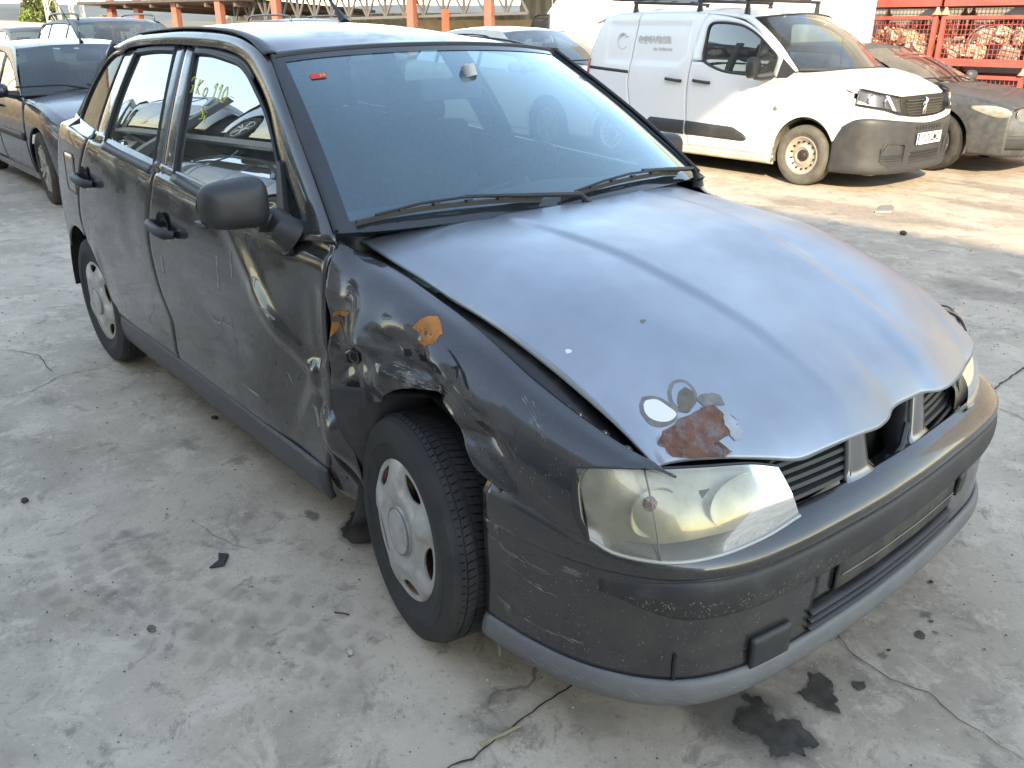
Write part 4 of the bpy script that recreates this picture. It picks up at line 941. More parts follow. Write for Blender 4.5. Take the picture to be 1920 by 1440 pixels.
    for sg in (-1, 1):
        def gp(x, z, ins=.0): return W((x, sg*(Hx(x, z)-ins), z))
        xa0, xa1 = xc-.16, xw-.10; zt = H-.115; zr2 = zr-.10
        top = [(xa0-.05, beltz(xa0)+.01), (lin([0, 1], [xa0-.05, xa1-.12], .5), (beltz(xa0)+zt)/2+.03), (xa1-.15, zt-.03), (xa1-.32, zt), (xm, zt+.012), (xr+.1, zt-.01), (xr-.10, zr2-.03), (xk+.16, beltz(xk)+.06)]
        K1_ = [(wsb[0][0]-.01, wy0+.002, wsb[0][2]), (lin([0, 1], [wsb[0][0], wst[0][0]], .5), (wy0+wy1)/2+.012, (wsb[0][2]+wst[0][2])/2+.01), (wst[0][0], wy1, wst[0][2]), (wst[0][0]-.25, Hx(xm, H-.06)+.0, H-.060), (xm, Hx(xm, H-.06), H-.048), (xr+.2, Hx(xr+.2, H-.07), H-.062-(H-zr)*.3), (xr, wyr, zr-.045), (xk+.02, wy2, zk+.0)]
        A = even([Vector(W((p[0], sg*p[1], p[2]))) for p in K1_], 50); B = even([Vector(gp(x, z, -.002)) for x, z in top], 50)
        V = A+[a.lerp(b, .5)+Vector((0, sg*.008, .006)) for a, b in zip(A, B)]+B; N = 50
        F = [(k*N+i, k*N+i+1, k*N+N+i+1, k*N+N+i) for k in range(2) for i in range(N-1)]
        if sg > 0: F = [tuple(reversed(f)) for f in F]
        mk('pillars', V, F, P, R, solid=0, smooth=60)
        bot = [(top[0][0], beltz(top[0][0])), (s1, beltz(s1)+.0), (top[-1][0], beltz(top[-1][0])+.0)]
        # side windows: split at B and C posts
        tp = even([Vector((x, 0, z)) for x, z in top], 80); bt_ = lambda x: beltz(x)-.004
        def tz(x): 
            q = min(tp, key=lambda p: abs(p.x-x)); return q.z
        for nm, a, b in (('window', s1+.02, top[0][0]), ('window', s2+.03, s1-.05), ('quarter_window', top[-1][0], s2-.03)):
            if b-a < .12: continue
            V, F = grid(lambda s, t: gp(a+(b-a)*s, bt_(a+(b-a)*s)+(max(bt_(a+(b-a)*s)+.004, tz(a+(b-a)*s)+.004)-bt_(a+(b-a)*s))*t, .012), 14, 6, flip=sg < 0); mk(nm, V, F, GM, R, smooth=180)
        mb = MB(); mb.tube([gp(p.x, p.z, .002) for p in tp[::2]], .008, 5); mb.build('window_trim', SEAL, R)
        for xp in (s1, s2): V, F = grid(lambda s, t: gp(xp-.045+.06*s, beltz(xp)-.01+(tz(xp)+.01-beltz(xp))*t, .004), 3, 6, flip=sg < 0); mk('door_post', V, F, PLASTIC, R, smooth=60)
        if detail > 1:
            for nm, xh in (('front_door', s1+.15), ('rear_door', s2+.15)):
                z0 = beltz(xh)-.13; mb = MB(); y0 = sg*Hx(xh, z0); mb.tube([W((xh-.09, y0, z0)), W((xh-.07, y0+sg*.03, z0)), W((xh+.07, y0+sg*.03, z0)), W((xh+.09, y0, z0))], .013, 8); mb.build('handle', P, D[(nm, sg)])
            c = Vector(W((xa0-.10, sg*(hw+.10), bf+.06))); mb = MB()
            V, F = grid(lambda u, v: c+Vector((.07*math.cos(v*math.pi)*(1 if math.cos(v*math.pi) > 0 else .4), .10*math.copysign(abs(math.cos(u*6.283))**.6, math.cos(u*6.283))*math.sin(v*math.pi)**.6, .065*math.copysign(abs(math.sin(u*6.283))**.65, math.sin(u*6.283))*math.sin(v*math.pi)**.6)), 20, 12, flip=sg > 0)
            mo = mk('door_mirror', V, F, S_.get('mirm', P), D[('front_door', sg)], smooth=180)
            MB().tube([c+Vector((0, -sg*.07, -.03)), c+Vector((.05, -sg*.20, -.05))], [.03, .045], 8).build('mirror_stalk', PLASTIC, D[('front_door', sg)])
            if S_.get('rub'):
                V, F = grid(lambda s, t: gp(s2+.1+(s0-s2-.13)*s, .50+.06*t, -.012), 20, 3, flip=sg < 0); mk('rubbing_strip', V, F, PLASTIC, R, solid=.01)
        V, F = grid(lambda s, t: W((-wb+.36+(wb-.74)*s, sg*(Hx(-1, .24)-.005-.02*(1-t)), .15+.09*t)), 10, 4, flip=sg < 0); mk('sill', V, F, P, R, smooth=60)
        for cx in (0, -wb):
            V, F = grid(lambda s, t: W((cx+(r+.05)*math.cos(math.pi*s), sg*(hw*.55+(hw*.95-hw*.55)*t), r*.9+(r+.06)*math.sin(math.pi*s))), 18, 3, flip=sg > 0); mk('wheel_arch_liner', V, F, DARK, R, smooth=60)
            V, F = grid(lambda s, t: W((cx+(r+.05)*t*math.cos(math.pi*s), sg*hw*.56, r*.9+(r+.06)*t*math.sin(math.pi*s))), 18, 2, flip=sg > 0); mk('wheel_arch_inner', V, F, DARK, R)
        if rails:
            P_ = [(wst[0][0]-.12, wy1-.06, H-.05), (wst[0][0]-.22, wy1-.065, H+.03), (xm, wy1-.06, H+.05), (xr+.35, wy1-.06, H+.035), (xr+.2, wy1-.055, H-.04)]
            mb = MB(); mb.tube([W((p[0], sg*p[1], p[2])) for p in crl([Vector(p) for p in P_], 24)], .018, 7); mb.build('roof_rail', rails, R)
    mb = MB(); mb.box(W((-wb/2, 0, .24)), (wb*.72, hw*1.7, .06)); mb.box(W((-wb/2-.2, 0, .65)), (wb*.8, hw*1.2, .25)); mb.build('floor_and_seats', DARK, R, smooth=0)
    if detail > 0:
        for x, y in ((xc-.95, .36), (xc-.95, -.36)):
            mb = MB(); mb.box(W((x, y, .85)), (.14, .45, .55), bev=.05); mb.box(W((x-.05, y, 1.18)), (.09, .25, .16), bev=.03); mb.build('seat', SEATM, R, smooth=50)
        mb = MB(); mb.box(W((xw-.0, 0, zw-.12)), (.03, .22, .06), bev=.01); mb.build('rear_view_mirror', PLASTIC, R)
        for k, y in enumerate((.08, -.52)):
            mb = MB(); a = Vector(W((xc-.02-.04*k, y+.34, zc+.012))); b_ = Vector(W((xc-.10, y-.30, zc+.05))); mb.tube([a, a.lerp(b_, .4)+Vector((0, 0, .03)), b_], .009, 5); mb.build('wiper', PLASTIC, R)
    return R, P
def gwheels(R, S_, W_, steer=0, ins=.0):
    L = ORG[R.name]; yy = S_['hw']-.105-ins
    for i, (x, y) in enumerate(((0, -yy), (-S_['wb'], -yy), (0, yy), (-S_['wb'], yy))):
        w = dupe(W_, R); w.location = (x, y, S_['r']); w.rotation_euler = (0, .6*i+.3, (math.pi if y > 0 else 0)+(steer if x == 0 else 0))
DIRTY = mat('muddy_tyre', (.075, .062, .048), .9, 0, var=.35, vs=6, bump=.2, bs=60)
ALLOY = mat('dusty_alloy', (.5, .46, .4), .5, .35, 0, .2, var=.25, vs=14)
def protow(*a, **k):
    w = wheel(*a, **k); return w
W_FOC = protow('wheel', .315, .195, .200, 0, tread=False, cap='alloy', capm=ALLOY, rubber=DIRTY)
W_DRK = protow('wheel', .315, .205, .205, 0, tread=False, cap='alloy', capm=mat('alloy_grey', (.35, .35, .36), .4, .7), rubber=RUBBER)
W_VAN = protow('wheel', .325, .195, .200, 0, tread=True, nb=56, cap='steel', capm=mat('rusty_steel_disc', (.52, .44, .37), .5, .45, 0, dirt=(.24, .12, .06), dscale=11, dlo=.5, dhi=.75, damt=.75), rubber=mat('dusty_tyre', (.10, .095, .082), .85, 0, var=.3, vs=8, bump=.1, bs=60))
GRL = mat('grille_black', (.015, .015, .016), .5)
hatch = dict(wb=2.615, fo=.84, ro=.72, hw=.85, H=1.44, r=.315, cowl=(-.42, .985), wtop=(-1.12, 1.395), rear=(-2.75, 1.36), tail=(-3.12, 1.06), hood=.78, belt=(.93, 1.02), shut=(-.40, -1.46, -2.42),
             lamp=(.50, .80, .58, .82, .26), nose=(('grille', -.36, .36, .58, .70, GRL), ('intake', -.45, .45, .26, .36, GRL)), rub=True)
sedan = dict(wb=2.65, fo=.90, ro=.75, hw=.895, H=1.46, r=.33, cowl=(-.22, .985), wtop=(-1.05, 1.40), rear=(-2.75, 1.36), tail=(-3.2, 1.08), hood=.80, belt=(.95, 1.03), shut=(-.38, -1.46, -2.45),
             lamp=(.46, .84, .62, .80, .30), nose=(('grille', -.42, .42, .60, .74, GRL), ('intake', -.40, .40, .24, .44, GRL), ('fog_recess', -.80, -.55, .30, .46, PLASTIC), ('fog_recess', .55, .80, .30, .46, PLASTIC)))
suv = dict(wb=2.63, fo=.86, ro=.85, hw=.90, H=1.68, r=.35, cowl=(-.35, 1.12), wtop=(-1.05, 1.60), rear=(-3.1, 1.58), tail=(-3.42, 1.15), hood=.95, belt=(1.08, 1.15), shut=(-.40, -1.48, -2.5), lamp=(.50, .80, .75, .95, .2), nose=())
# ================================================================ vehicles behind
hatchF = dict(hatch, H=1.335, cowl=(-.42, .90), wtop=(-1.12, 1.285), rear=(-2.75, 1.26), tail=(-3.12, .98), hood=.72, belt=(.86, .94), r=.30, lamp=(.50, .80, .53, .75, .26), sidelamp=(.30, .67, .66, .70, .56, .70))
FOC, _ = gcar('hatchback', 'dark navy hatchback with muddy front wheel behind the wrecked grey car', (.012, .014, .032), (-6.80, .86, 0), hatchF, dirt=.2, rough=.25, coat=.6, metal=.1)
gwheels(FOC, hatchF, W_FOC, steer=-.05)
mb = MB(); a = Vector((-8.05, .86, 1.305)); mb.tube([a, a+Vector((-.04, 0, .03))], [.02, .012], 8); mb.tube([a+Vector((-.03, 0, .02)), a+Vector((-.38, -.12, .50))], [.006, .003], 6); mb.build('aerial', PLASTIC, FOC)
sedK = dict(sedan, H=1.30, cowl=(-.22, .885), wtop=(-1.05, 1.245), rear=(-2.75, 1.21), tail=(-3.2, .97), hood=.73, belt=(.86, .93), r=.315, lamp=(.40, .80, .56, .71, .20), sidelamp=(.34, .735, .675, .715, .565, .715), nose=(('grille', -.42, .42, .54, .66, GRL), ('intake', -.40, .40, .22, .40, GRL), ('fog_recess', -.80, -.55, .28, .42, PLASTIC), ('fog_recess', .55, .80, .28, .42, PLASTIC)))
KIA, _ = gcar('saloon_car', 'dusty dark grey saloon parked between white van and red cages', (.05, .056, .062), (-2.62, 8.78, 0), sedK, dirt=.5, rough=.45, metal=.2, coat=.2)
gwheels(KIA, sedK, W_DRK, steer=-.12)
RAILM = mat('rail_dark', (.03, .03, .035), .4)
S1, _ = gcar('estate_car', 'dark blue estate with roof rails behind the grey car', (.03, .034, .055), (-12.6, 3.05, 0), dict(suv, H=1.60, wtop=(-1.05, 1.53), rear=(-3.1, 1.51)), dirt=.3, rails=RAILM, detail=2, coat=.2, rough=.5, metal=0); gwheels(S1, suv, W_DRK)
S2, _ = gcar('estate_car', 'second dark blue estate with roof rails, beside the pale hatchback', (.03, .034, .055), (-11.6, 6.2, 0), dict(suv, H=1.60, wtop=(-1.05, 1.53), rear=(-3.1, 1.51)), dirt=.3, rails=RAILM, detail=2, coat=.2, rough=.5, metal=0); gwheels(S2, suv, W_DRK)
SM, _ = gcar('city_car', 'small dark car with only its roof showing beyond the navy hatchback', (.02, .022, .03), (-17.0, 3.0, 0), dict(hatch, rub=False, H=1.46), detail=1, coat=.2, rough=.5, metal=0); gwheels(SM, hatch, W_DRK)
WH, _ = gcar('hatchback', 'pale cream hatchback between the estates and the white vans', (.62, .59, .53), (-6.55, 6.65, 0), dict(hatch, rub=False, H=1.47, cowl=(-.25, 1.0), wtop=(-1.1, 1.42)), dirt=.3, metal=0, rough=.3); gwheels(WH, hatch, W_DRK)
SV, _ = gcar('saloon_car', 'silver white saloon mostly hidden behind the dusty grey saloon', (.55, .55, .54), (-5.3, 10.45, 0), dict(sedan, H=1.36, cowl=(-.22, .93), wtop=(-1.05, 1.30), rear=(-2.75, 1.27), tail=(-3.2, 1.0), hood=.75, belt=(.9, .96)), detail=1, metal=.2); gwheels(SV, sedan, W_DRK)
# stacked wrecks on the far side of the yard, seen mirrored in the grey car
LV = []
cols = [(.02, .022, .03), (.30, .31, .33), (.35, .02, .015), (.03, .035, .05), (.55, .55, .53), (.05, .055, .06), (.10, .12, .16), (.02, .02, .022), (.4, .4, .4)]
rk = thing('storage_rack', 'steel cantilever rack holding stacked wrecked cars, mirrored in the side windows', 'rack', (-12, -5.2, 0))
for x in (-6.8, -11.2, -15.6, -20.0):
    for y in (-6.3, -4.1): MB().box((x, y, 2.1), (.14, .14, 4.2)).build('upright', mat('rack_steel', (.10, .11, .12), .5, .5), rk)
for z in (1.62, 3.22):
    for y in (-6.1, -4.3): MB().box((-13.4, y, z), (13.3, .12, .12)).build('beam', MATS['rack_steel'], rk)
protos = {}
for lv, z in enumerate((0, 1.70, 3.30)):
    for k in range(3):
        i = lv*3+k; x = -7.6-4.4*k
        c = cols[i]; nm = ('navy', 'silver', 'red', 'black-blue', 'white', 'charcoal', 'slate blue', 'black', 'light grey')[i]
        o, _ = gcar('wrecked_car', '%s wrecked car on the %s level of the rack mirrored in the side glass' % (nm, ('bottom', 'middle', 'top')[lv]), c, (x, -5.2, z), dict(hatch, rub=False), detail=1, group='wrecked cars on the rack', dirt=.3); gwheels(o, hatch, W_FOC if i % 2 else W_DRK)
for w in (W_FOC, W_DRK):   # the unplaced pattern wheels are removed
    pass
# ---------------------------------------------------------------- hall behind the camera that shades the yard
hall = thing('workshop_hall', 'tall grey workshop hall behind the camera, casting its shade over the yard', 'building', (12, -12, 0))
HW = mat('hall_cladding', (.34, .33, .31), .7, 0, var=.12, vs=1.2, bump=.1, bs=10)
MB().box((17, -14, 4.9), (46, 10, 9.8)).build('wall', HW, hall, smooth=0)
MB().prism([(5.6, -9, 9.8), (8.9, -9, 9.8), (9.5, -9, 11.05), (11.1, -9, 11.65), (11.3, -9, 14), (5.6, -9, 14)], (0, -3, 0)).build('roof_shade_blocker', HW, hall, smooth=0)  # added unseen block, outlined to cast slanting shade on the van's upper side
for k in range(6): MB().box((-2+k*7, -8.97, 2.3), (4.2, .08, 4.6), bev=.02).build('roller_door', mat('roller', (.16, .18, .2), .5, .3, var=.1, vs=3), hall)
for k in range(12): MB().box((-4.5+k*3.6, -8.97, 7.2), (1.8, .08, 1.0)).build('window', mat('hall_window', (.05, .06, .07), .1, 0, 1), hall)
# sunlit corrugated boundary wall beyond the rack
bw = thing('corrugated_wall', 'cream corrugated sheet wall across the yard end, mirrored in the car', 'wall', (-24, -8, 0))
CRM = mat('cream_sheet', (.42, .38, .30), .6, 0, var=.12, vs=2)
for j in range(9):
    V, F = grid(lambda s, t: (-24+.03*math.sin((j*2+s*2)*19), -1.0-(j*2+s*2), 4.6*t), 40, 2, flip=True); mk('sheet', V, F, CRM, bw, solid=.01, smooth=60)
MB().box((-24, -10, 4.65), (.1, 18, .12)).build('capping', mat('cap_red', (.4, .12, .07), .6), bw)
# ================================================================ white panel van
VAN = thing('panel_van', 'white panel van with black bumper, rusty steel wheels and roof rack', 'van', (-4.2, 6.8, 0))
CENT[VAN.name] = Vector((-4.2, 6.8, .7))
VW = mat('van_white', (.78, .78, .77), .32, 0, .5, .08, var=.03, vs=1.5)
VB = mat('van_bumper_grey', (.032, .034, .037), .5, 0, 0, var=.15, vs=4, dirt=(.10, .092, .08), dscale=9, dlo=.45, dhi=.95, damt=.5)
CY = 6.8
def Hv(z): return smooth1([.15, .25, .4, .6, .9, 1.05, 1.3, 1.5, 1.57, 1.61], [.80, .825, .845, .85, .846, .838, .808, .772, .745, .70], z)
def varch(x, base=.20):
    z = base
    for cx in (-3.03, -5.60):
        d = .335**2-(x-cx)**2
        if d > 0: z = max(z, .30+math.sqrt(d)*1.06)
    return z
roofz = lambda x: smooth1([-6.05, -5.9, -5.69, -5.15, -4.44, -4.16, -3.89, -3.72], [1.45, 1.535, 1.595, 1.612, 1.605, 1.588, 1.55, 1.50], x)
vxR = lambda z: smooth1([.2, .82, 1.08, 1.37, 1.6], [-6.0, -6.036, -5.996, -5.90, -5.80], z)
vxS = lambda z: smooth1([.2, .41, .57, .84, 1.05, 1.6], [-5.20, -5.231, -5.293, -5.355, -5.347, -5.30], z)
vxM = lambda z: smooth1([.2, .267, .497, .878, 1.365, 1.6], [-4.44, -4.445, -4.476, -4.502, -4.441, -4.392], z)
vxF = lambda z: smooth1([.2, .255, .751, .994], [-3.505, -3.501, -3.439, -3.408], z)
def vrec(x, z):   # pressed panel
    k = sst(-5.76, -5.70, x-.10*max(0, 1.25-z)*0)*sst(-4.52, -4.57, x+.12*sst(1.2, 1.05, z))*sst(1.065, 1.10, z)*sst(1.525, 1.49, z)
    return .014*k+.010*sst(.28, .42, z)*sst(.62, .48, z)*0
def vpanel(name, xl, xr, zlo, zhi, nu, nv, sg, m=VW, dent=None):
    def fn(s, t):
        z = .8
        for _ in range(6): x = xl(z)*(1-s)+xr(z)*s; a, b = zlo(x), zhi(x); z = a+(b-a)*t
        h = Hv(z)-(dent(x, z) if dent else 0); e = min(s, 1-s)*(xr(z)-xl(z))
        return (x, CY+sg*(h-(.005 if e < .007 else 0)), z)
    V, F = grid(fn, nu, nv, flip=sg < 0); return mk(name, V, F, m, VAN, solid=.02, smooth=50)
for sg in (-1, 1):
    vpanel('quarter_panel', vxR, lambda z: vxS(z)-.004, lambda x: varch(x, .28), roofz, 40, 40, sg, dent=vrec)
    sd_ = vpanel('sliding_door', lambda z: vxS(z)+.004, lambda z: vxM(z)-.004, lambda x: varch(x, .255), roofz, 50, 46, sg, dent=vrec)
    fdz = lambda x: lin([-4.5, -4.33, -4.083, -3.849, -3.40], [1.12, 1.12, 1.045, 1.02, .996], x)
    vfd = vpanel('front_door', lambda z: vxM(z)+.004, lambda z: vxF(z)-.004, lambda x: .258, fdz, 40, 30, sg)
    vpanel('front_wing', lambda z: vxF(z)+.004, lambda z: lin([.5, .72, .80], [-2.66, -2.64, -2.575], z), lambda x: varch(x, .22) if x < -2.72 else lin([-2.72, -2.66], [varch(-2.7201, .22), .575], x), lambda x: lin([-3.44, -3.22, -2.90, -2.72, -2.62], [1.0, 1.052, .985, .94, .90], x), 44, 20, sg)
    def vp(x, z, ins=0): return (x, CY+sg*(Hv(z)-ins), z)
    # door frame round the window
    OUT = [(-4.47, 1.12), (-4.46, 1.25), (-4.437, 1.365), (-4.40, 1.57), (-4.25, 1.575), (-4.05, 1.55), (-3.88, 1.508), (-3.72, 1.43), (-3.52, 1.285), (-3.36, 1.165), (-3.27, 1.08), (-3.40, 1.0)]
    INN = [(-4.337, 1.14), (-4.337, 1.22), (-4.33, 1.35), (-4.317, 1.475), (-4.225, 1.505), (-3.987, 1.49), (-3.834, 1.449), (-3.681, 1.372), (-3.55, 1.28), (-3.45, 1.20), (-3.45, 1.12), (-3.47, 1.02)]
    A = [vp(p.x, p.z) for p in even([Vector((x, 0, z)) for x, z in OUT], 60)]; B = [vp(p.x, p.z, .004) for p in even([Vector((x, 0, z)) for x, z in INN], 60)]
    strip('window_frame', A, B, VW, vfd, flip=sg > 0, solid=.02)
    top = even([Vector((x, 0, z)) for x, z in INN[2:]], 40); bot = even([Vector((x, 0, z)) for x, z in [(-4.337, 1.2), (-4.30, 1.12), (-4.083, 1.045), (-3.849, 1.02), (-3.47, 1.01)]], 40)
    V, F = grid(lambda s, t: vp(*(lambda q: (q.x, q.z))(bot[int(round(s*39))].lerp(top[int(round(s*39))], t)), .015), 40, 8, flip=sg < 0); mk('window', V, F, glass('van_glass', (.30, .36, .36), 1.5, .05), vfd, smooth=180)
    MB().tube([vp(p.x, p.z, .004) for p in top]+[vp(p.x, p.z, .002) for p in bot[::-1]], .012, 6, closed=True).build('window_seal', SEAL, vfd)
    MB().tube([vp(-3.66, 1.38, .01), vp(-3.665, 1.03, .01)], .009, 6).build('window_bar', SEAL, vfd)
    MB().prism([vp(x, z, -.001) for x, z in ((-3.405, 1.0), (-3.365, 1.18), (-3.205, 1.062), (-3.285, 1.005))], (0, sg*.006, 0)).build('sail_panel', PLASTIC, vfd, smooth=0)
    # mirror
    c = Vector((-3.60, CY+sg*1.0, 1.09)); 
    V, F = grid(lambda u, v: c+Vector((.075*math.cos(v*math.pi)*(1 if math.cos(v*math.pi) > 0 else .4), .085*math.copysign(abs(math.cos(u*6.283))**.55, math.cos(u*6.283))*math.sin(v*math.pi)**.5, .10*math.copysign(abs(math.sin(u*6.283))**.6, math.sin(u*6.283))*math.sin(v*math.pi)**.5)), 22, 12, flip=sg > 0); mk('door_mirror', V, F, PLASTIC, vfd, smooth=180)
    MB().tube([c+Vector((.02, -sg*.02, -.08)), c+Vector((.08, -sg*.06, -.085)), c+Vector((.14, -sg*.16, -.07))], [.03, .035, .04], 8).build('mirror_stalk', PLASTIC, vfd)
    # handles, rail, side moulding
    for par, x0, z0 in ((sd_, -4.69, .928), (vfd, -4.31, .925)):
        MB().tube([vp(x0-.11, z0+.008, .0), vp(x0-.09, z0+.008, -.03), vp(x0+.08, z0-.006, -.03), vp(x0+.11, z0-.008, 0)], .016, 8).build('handle', PLASTIC, par)
        V, F = grid(lambda s, t: vp(x0+.07*t*math.cos(s*6.283), z0+.045*t*math.sin(s*6.283), .008*(1-t)-.001), 20, 3, flip=sg > 0); mk('handle_recess', V, F, VW, par, smooth=60)
    V, F = grid(lambda s, t: vp(-5.97+.61*s, 1.005-.035*s+.032*t, -.003+.0*t), 10, 3, flip=sg < 0); mk('door_rail', V, F, PLASTIC, VAN, solid=.004)
    for a, b, par in ((-5.085, -4.497, sd_), (-4.475, -3.675, vfd)):
        def mo(s, t):
            x = a+(b-a)*s; hi = lin([-5.085, -4.99, -4.54, -3.86, -3.72, -3.675], [.43, .522, .516, .498, .44, .405], x); lo_ = lin([-5.085, -4.945, -4.47, -3.72, -3.675], [.40, .373, .367, .360, .385], x)
            return vp(x, lo_+(hi-lo_)*t, -.016*math.sin(math.pi*min(1, max(0, t)))**.5-.001)
        V, F = grid(mo, 24, 8, flip=sg < 0); mk('side_moulding', V, F, VB, par, solid=.003, smooth=60)
    V, F = grid(lambda s, t: (-5.22+1.86*s, CY+sg*(.80+.03*t), .165+.085*t), 20, 4, flip=sg < 0); mk('sill', V, F, mat('van_sill', (.6, .56, .47), .5, 0, var=.2, vs=7), VAN, solid=.02)
    MB().lathe([(0, -.012), (.02, -.010), (.026, 0)], 12, 'y', (-3.373, CY+sg*(Hv(.715)+0), .715)).build('wing_badge', STEEL, VAN)
    for cx in (-3.03, -5.60):
        V, F = grid(lambda s, t: (cx+.335*math.cos(math.pi*(1.16*s-.08)), CY+sg*(.40+.44*t), .285+.355*math.sin(math.pi*(1.16*s-.08))), 24, 5, flip=sg > 0); mk('wheel_arch_liner', V, F, mat('dusty_liner', (.18, .165, .13), .9, 0, var=.4, vs=14, bump=.4, bs=40), VAN, smooth=60)
        V, F = grid(lambda s, t: (cx+.34*t*math.cos(math.pi*s), CY+sg*.41, .26+.38*t*math.sin(math.pi*s)), 18, 2, flip=sg > 0); mk('wheel_arch_inner', V, F, DARK, VAN)
for i, (x, y, st) in enumerate(((-3.03, -.755, -.06), (-5.60, -.75, 0), (-3.03, .755, -.06), (-5.60, .75, 0))):
    wv = dupe(W_VAN, VAN); wv.location = Vector((x, CY+y, .288))-ORG['panel_van']; wv.scale = (.89, .89, .89); wv.rotation_euler = (0, .5*i+.2, (math.pi if y > 0 else 0)+st)
# roof, tail
V, F = grid(lambda s, t: (-5.95+2.10*s+.10*(1-abs(2*t-1)**2)*s, CY+(2*t-1)*(Hv(roofz(-5.95+2.1*s))+.003), roofz(-5.95+2.10*s)-.002+.055*(1-abs(2*t-1)**3)), 30, 24); mk('roof', V, F, VW, VAN, solid=.02, smooth=60)
V, F = grid(lambda s, t: (vxR(.30+1.28*s)-.035*(1-(2*t-1)**4), CY+(2*t-1)*Hv(.30+1.28*s), .30+1.28*s), 16, 12, flip=True); mk('rear_doors', V, F, VW, VAN, smooth=60)
for sg in (-1, 1): MB().prism([(-6.02, CY+sg*.84, .90), (-5.985, CY+sg*.848, .90), (-5.965, CY+sg*.842, 1.12), (-6.0, CY+sg*.83, 1.12)], (0, sg*.012, 0)).build('tail_lamp', mat('tail_red', (.35, .01, .012), .15), VAN, smooth=0)
# windscreen
vb = [(-3.20+.30*(1-k*k), CY+k*.80, 1.075-.0*k) for k in (-1, -.6, 0, .6, 1)]; vt = [(-3.80+.16*(1-k*k), CY+k*.735, 1.545+.045*(1-k*k)) for k in (-1, -.6, 0, .6, 1)]
vm = [tuple(Vector(a).lerp(Vector(b), .5)+Vector((.02, 0, .025))) for a, b in zip(vb, vt)]
V, F = loft([vb, vm, vt], 14, 24, flip=True); VWS = mk('windscreen', V, F, glass('van_screen', (.42, .50, .48), 1.6, .05), VAN, smooth=180)
MB().tube([(p.x+.004, p.y, p.z+.004) for p in crl(vb, 24)], .016, 6).build('screen_trim', PLASTIC, VWS)
MB().tube([(p.x+.004, p.y, p.z+.002) for p in crl(vt, 24)], .008, 6).build('screen_top_trim', PLASTIC, VWS)
c = Vector((-3.66, CY-.60, 1.50)); MB().box(c+Vector((.012, 0, -.028)), (.004, .05, .035), rz=0, rot=Matrix.Rotation(.9, 3, 'Y')).build('sticker', mat('sticker_green', (.05, .35, .28), .5), VWS, smooth=0)
for sg in (-1, 1):
    A = even([Vector((p[0], CY+sg*(Hv(p[2])+.002), p[2])) for p in ((-3.24, 0, 1.065), (-3.40, 0, 1.19), (-3.56, 0, 1.32), (-3.75, 0, 1.46), (-3.90, 0, 1.535), (-4.0, 0, 1.565))], 24); B = even([Vector((vb[0][0], CY+sg*.80, 1.07)), Vector((vm[0][0], CY+sg*.775, vm[0][2])), Vector((vt[0][0], CY+sg*.735, vt[0][2])), Vector((-3.95, CY+sg*.72, 1.585))], 24)
    strip('a_pillar', A, B, VW, VAN, flip=sg > 0, solid=.01)
# bonnet and front
FP = [(-2.195, 0), (-2.20, .2), (-2.215, .4), (-2.26, .6), (-2.335, .72), (-2.44, .80), (-2.58, .84), (-2.72, .848)]
FE = even([Vector((x, -y, 0)) for x, y in FP[::-1]]+[Vector((x, y, 0)) for x, y in FP[1:]], 101)
def vf(t, o, z):
    f = t*100; i = max(0, min(99, int(f))); p = FE[i].lerp(FE[i+1], f-i); d = (FE[min(100, i+2)]-FE[max(0, i-1)]).normalized(); n = Vector((d.y, -d.x, 0)); q = p+n*o; return (q.x, CY+q.y, z)
def vt_(y): return min(range(101), key=lambda i: abs(FE[i].y-y))/100
def vbump(name, prof, t0, t1, nu, m, par, fn=None, solid=.008):
    pr = even([Vector((o, 0, z)) for o, z in prof], (len(prof)-1)*3+1)
    def g(s, t):
        p = pr[int(round(t*(len(pr)-1)))]; tt = t0+(t1-t0)*s; o, z = p.x, p.z
        if fn: o, z = fn(tt, o, z)
        return vf(tt, o, z)
    V, F = grid(g, nu, len(pr)); return mk(name, V, F, m, par, solid=solid, smooth=50)
VT_ = [0, .03, .08, .15, .3, .5, .7, .85, .92, .97, 1]; VZT = [.55, .60, .665, .682, .655, .622, .655, .682, .665, .60, .55]; VZU = [.80, .87, .83, .79, .70, .672, .70, .79, .83, .87, .80]
def zt(tt, o, z): return o, .17+(z-.17)/.452*(smooth1(VT_, VZT, tt)-.17)
VBU = vbump('front_bumper', [(-.06, .17), (.0, .175), (.012, .22), (.004, .30), (0, .42), (.0, .52), (-.006, .60), (-.02, .622)], 0, 1, 110, VB, VAN, zt)
def np2(s, t):
    z0, z1 = smooth1(VT_, VZT, s)-.004, smooth1(VT_, VZU, s); return vf(s, -.016-.035*t*t+.006*math.sin(t*3.1), z0+(z1-z0)*t)
V, F = grid(np2, 100, 10); mk('nose_panel', V, F, VW, VAN, solid=.01, smooth=60)
vg = vbump('grille', [(-.075, .66), (-.07, .70), (-.075, .78), (-.09, .865)], .27, .73, 50, GRL, VAN)
for k in range(6):
    z = .695+.026*k; y0 = .40-.018*abs(k-4)
    vbump('grille_bar', [(-.070, z-.005), (-.060, z), (-.074, z+.006)], vt_(-y0), vt_(y0), 40, mat('grille_bar', (.10, .09, .075), .45, .3), vg)
mb = MB(); e0 = Vector((-2.252, CY-.06, .775))
mb.tube([e0+Vector((0, .00, .075)), e0+Vector((.008, .014, .05)), e0+Vector((.008, -.008, .02)), e0+Vector((.006, .012, -.03)), e0+Vector((.004, .022, -.075))], [.008, .015, .014, .010, .007], 6)
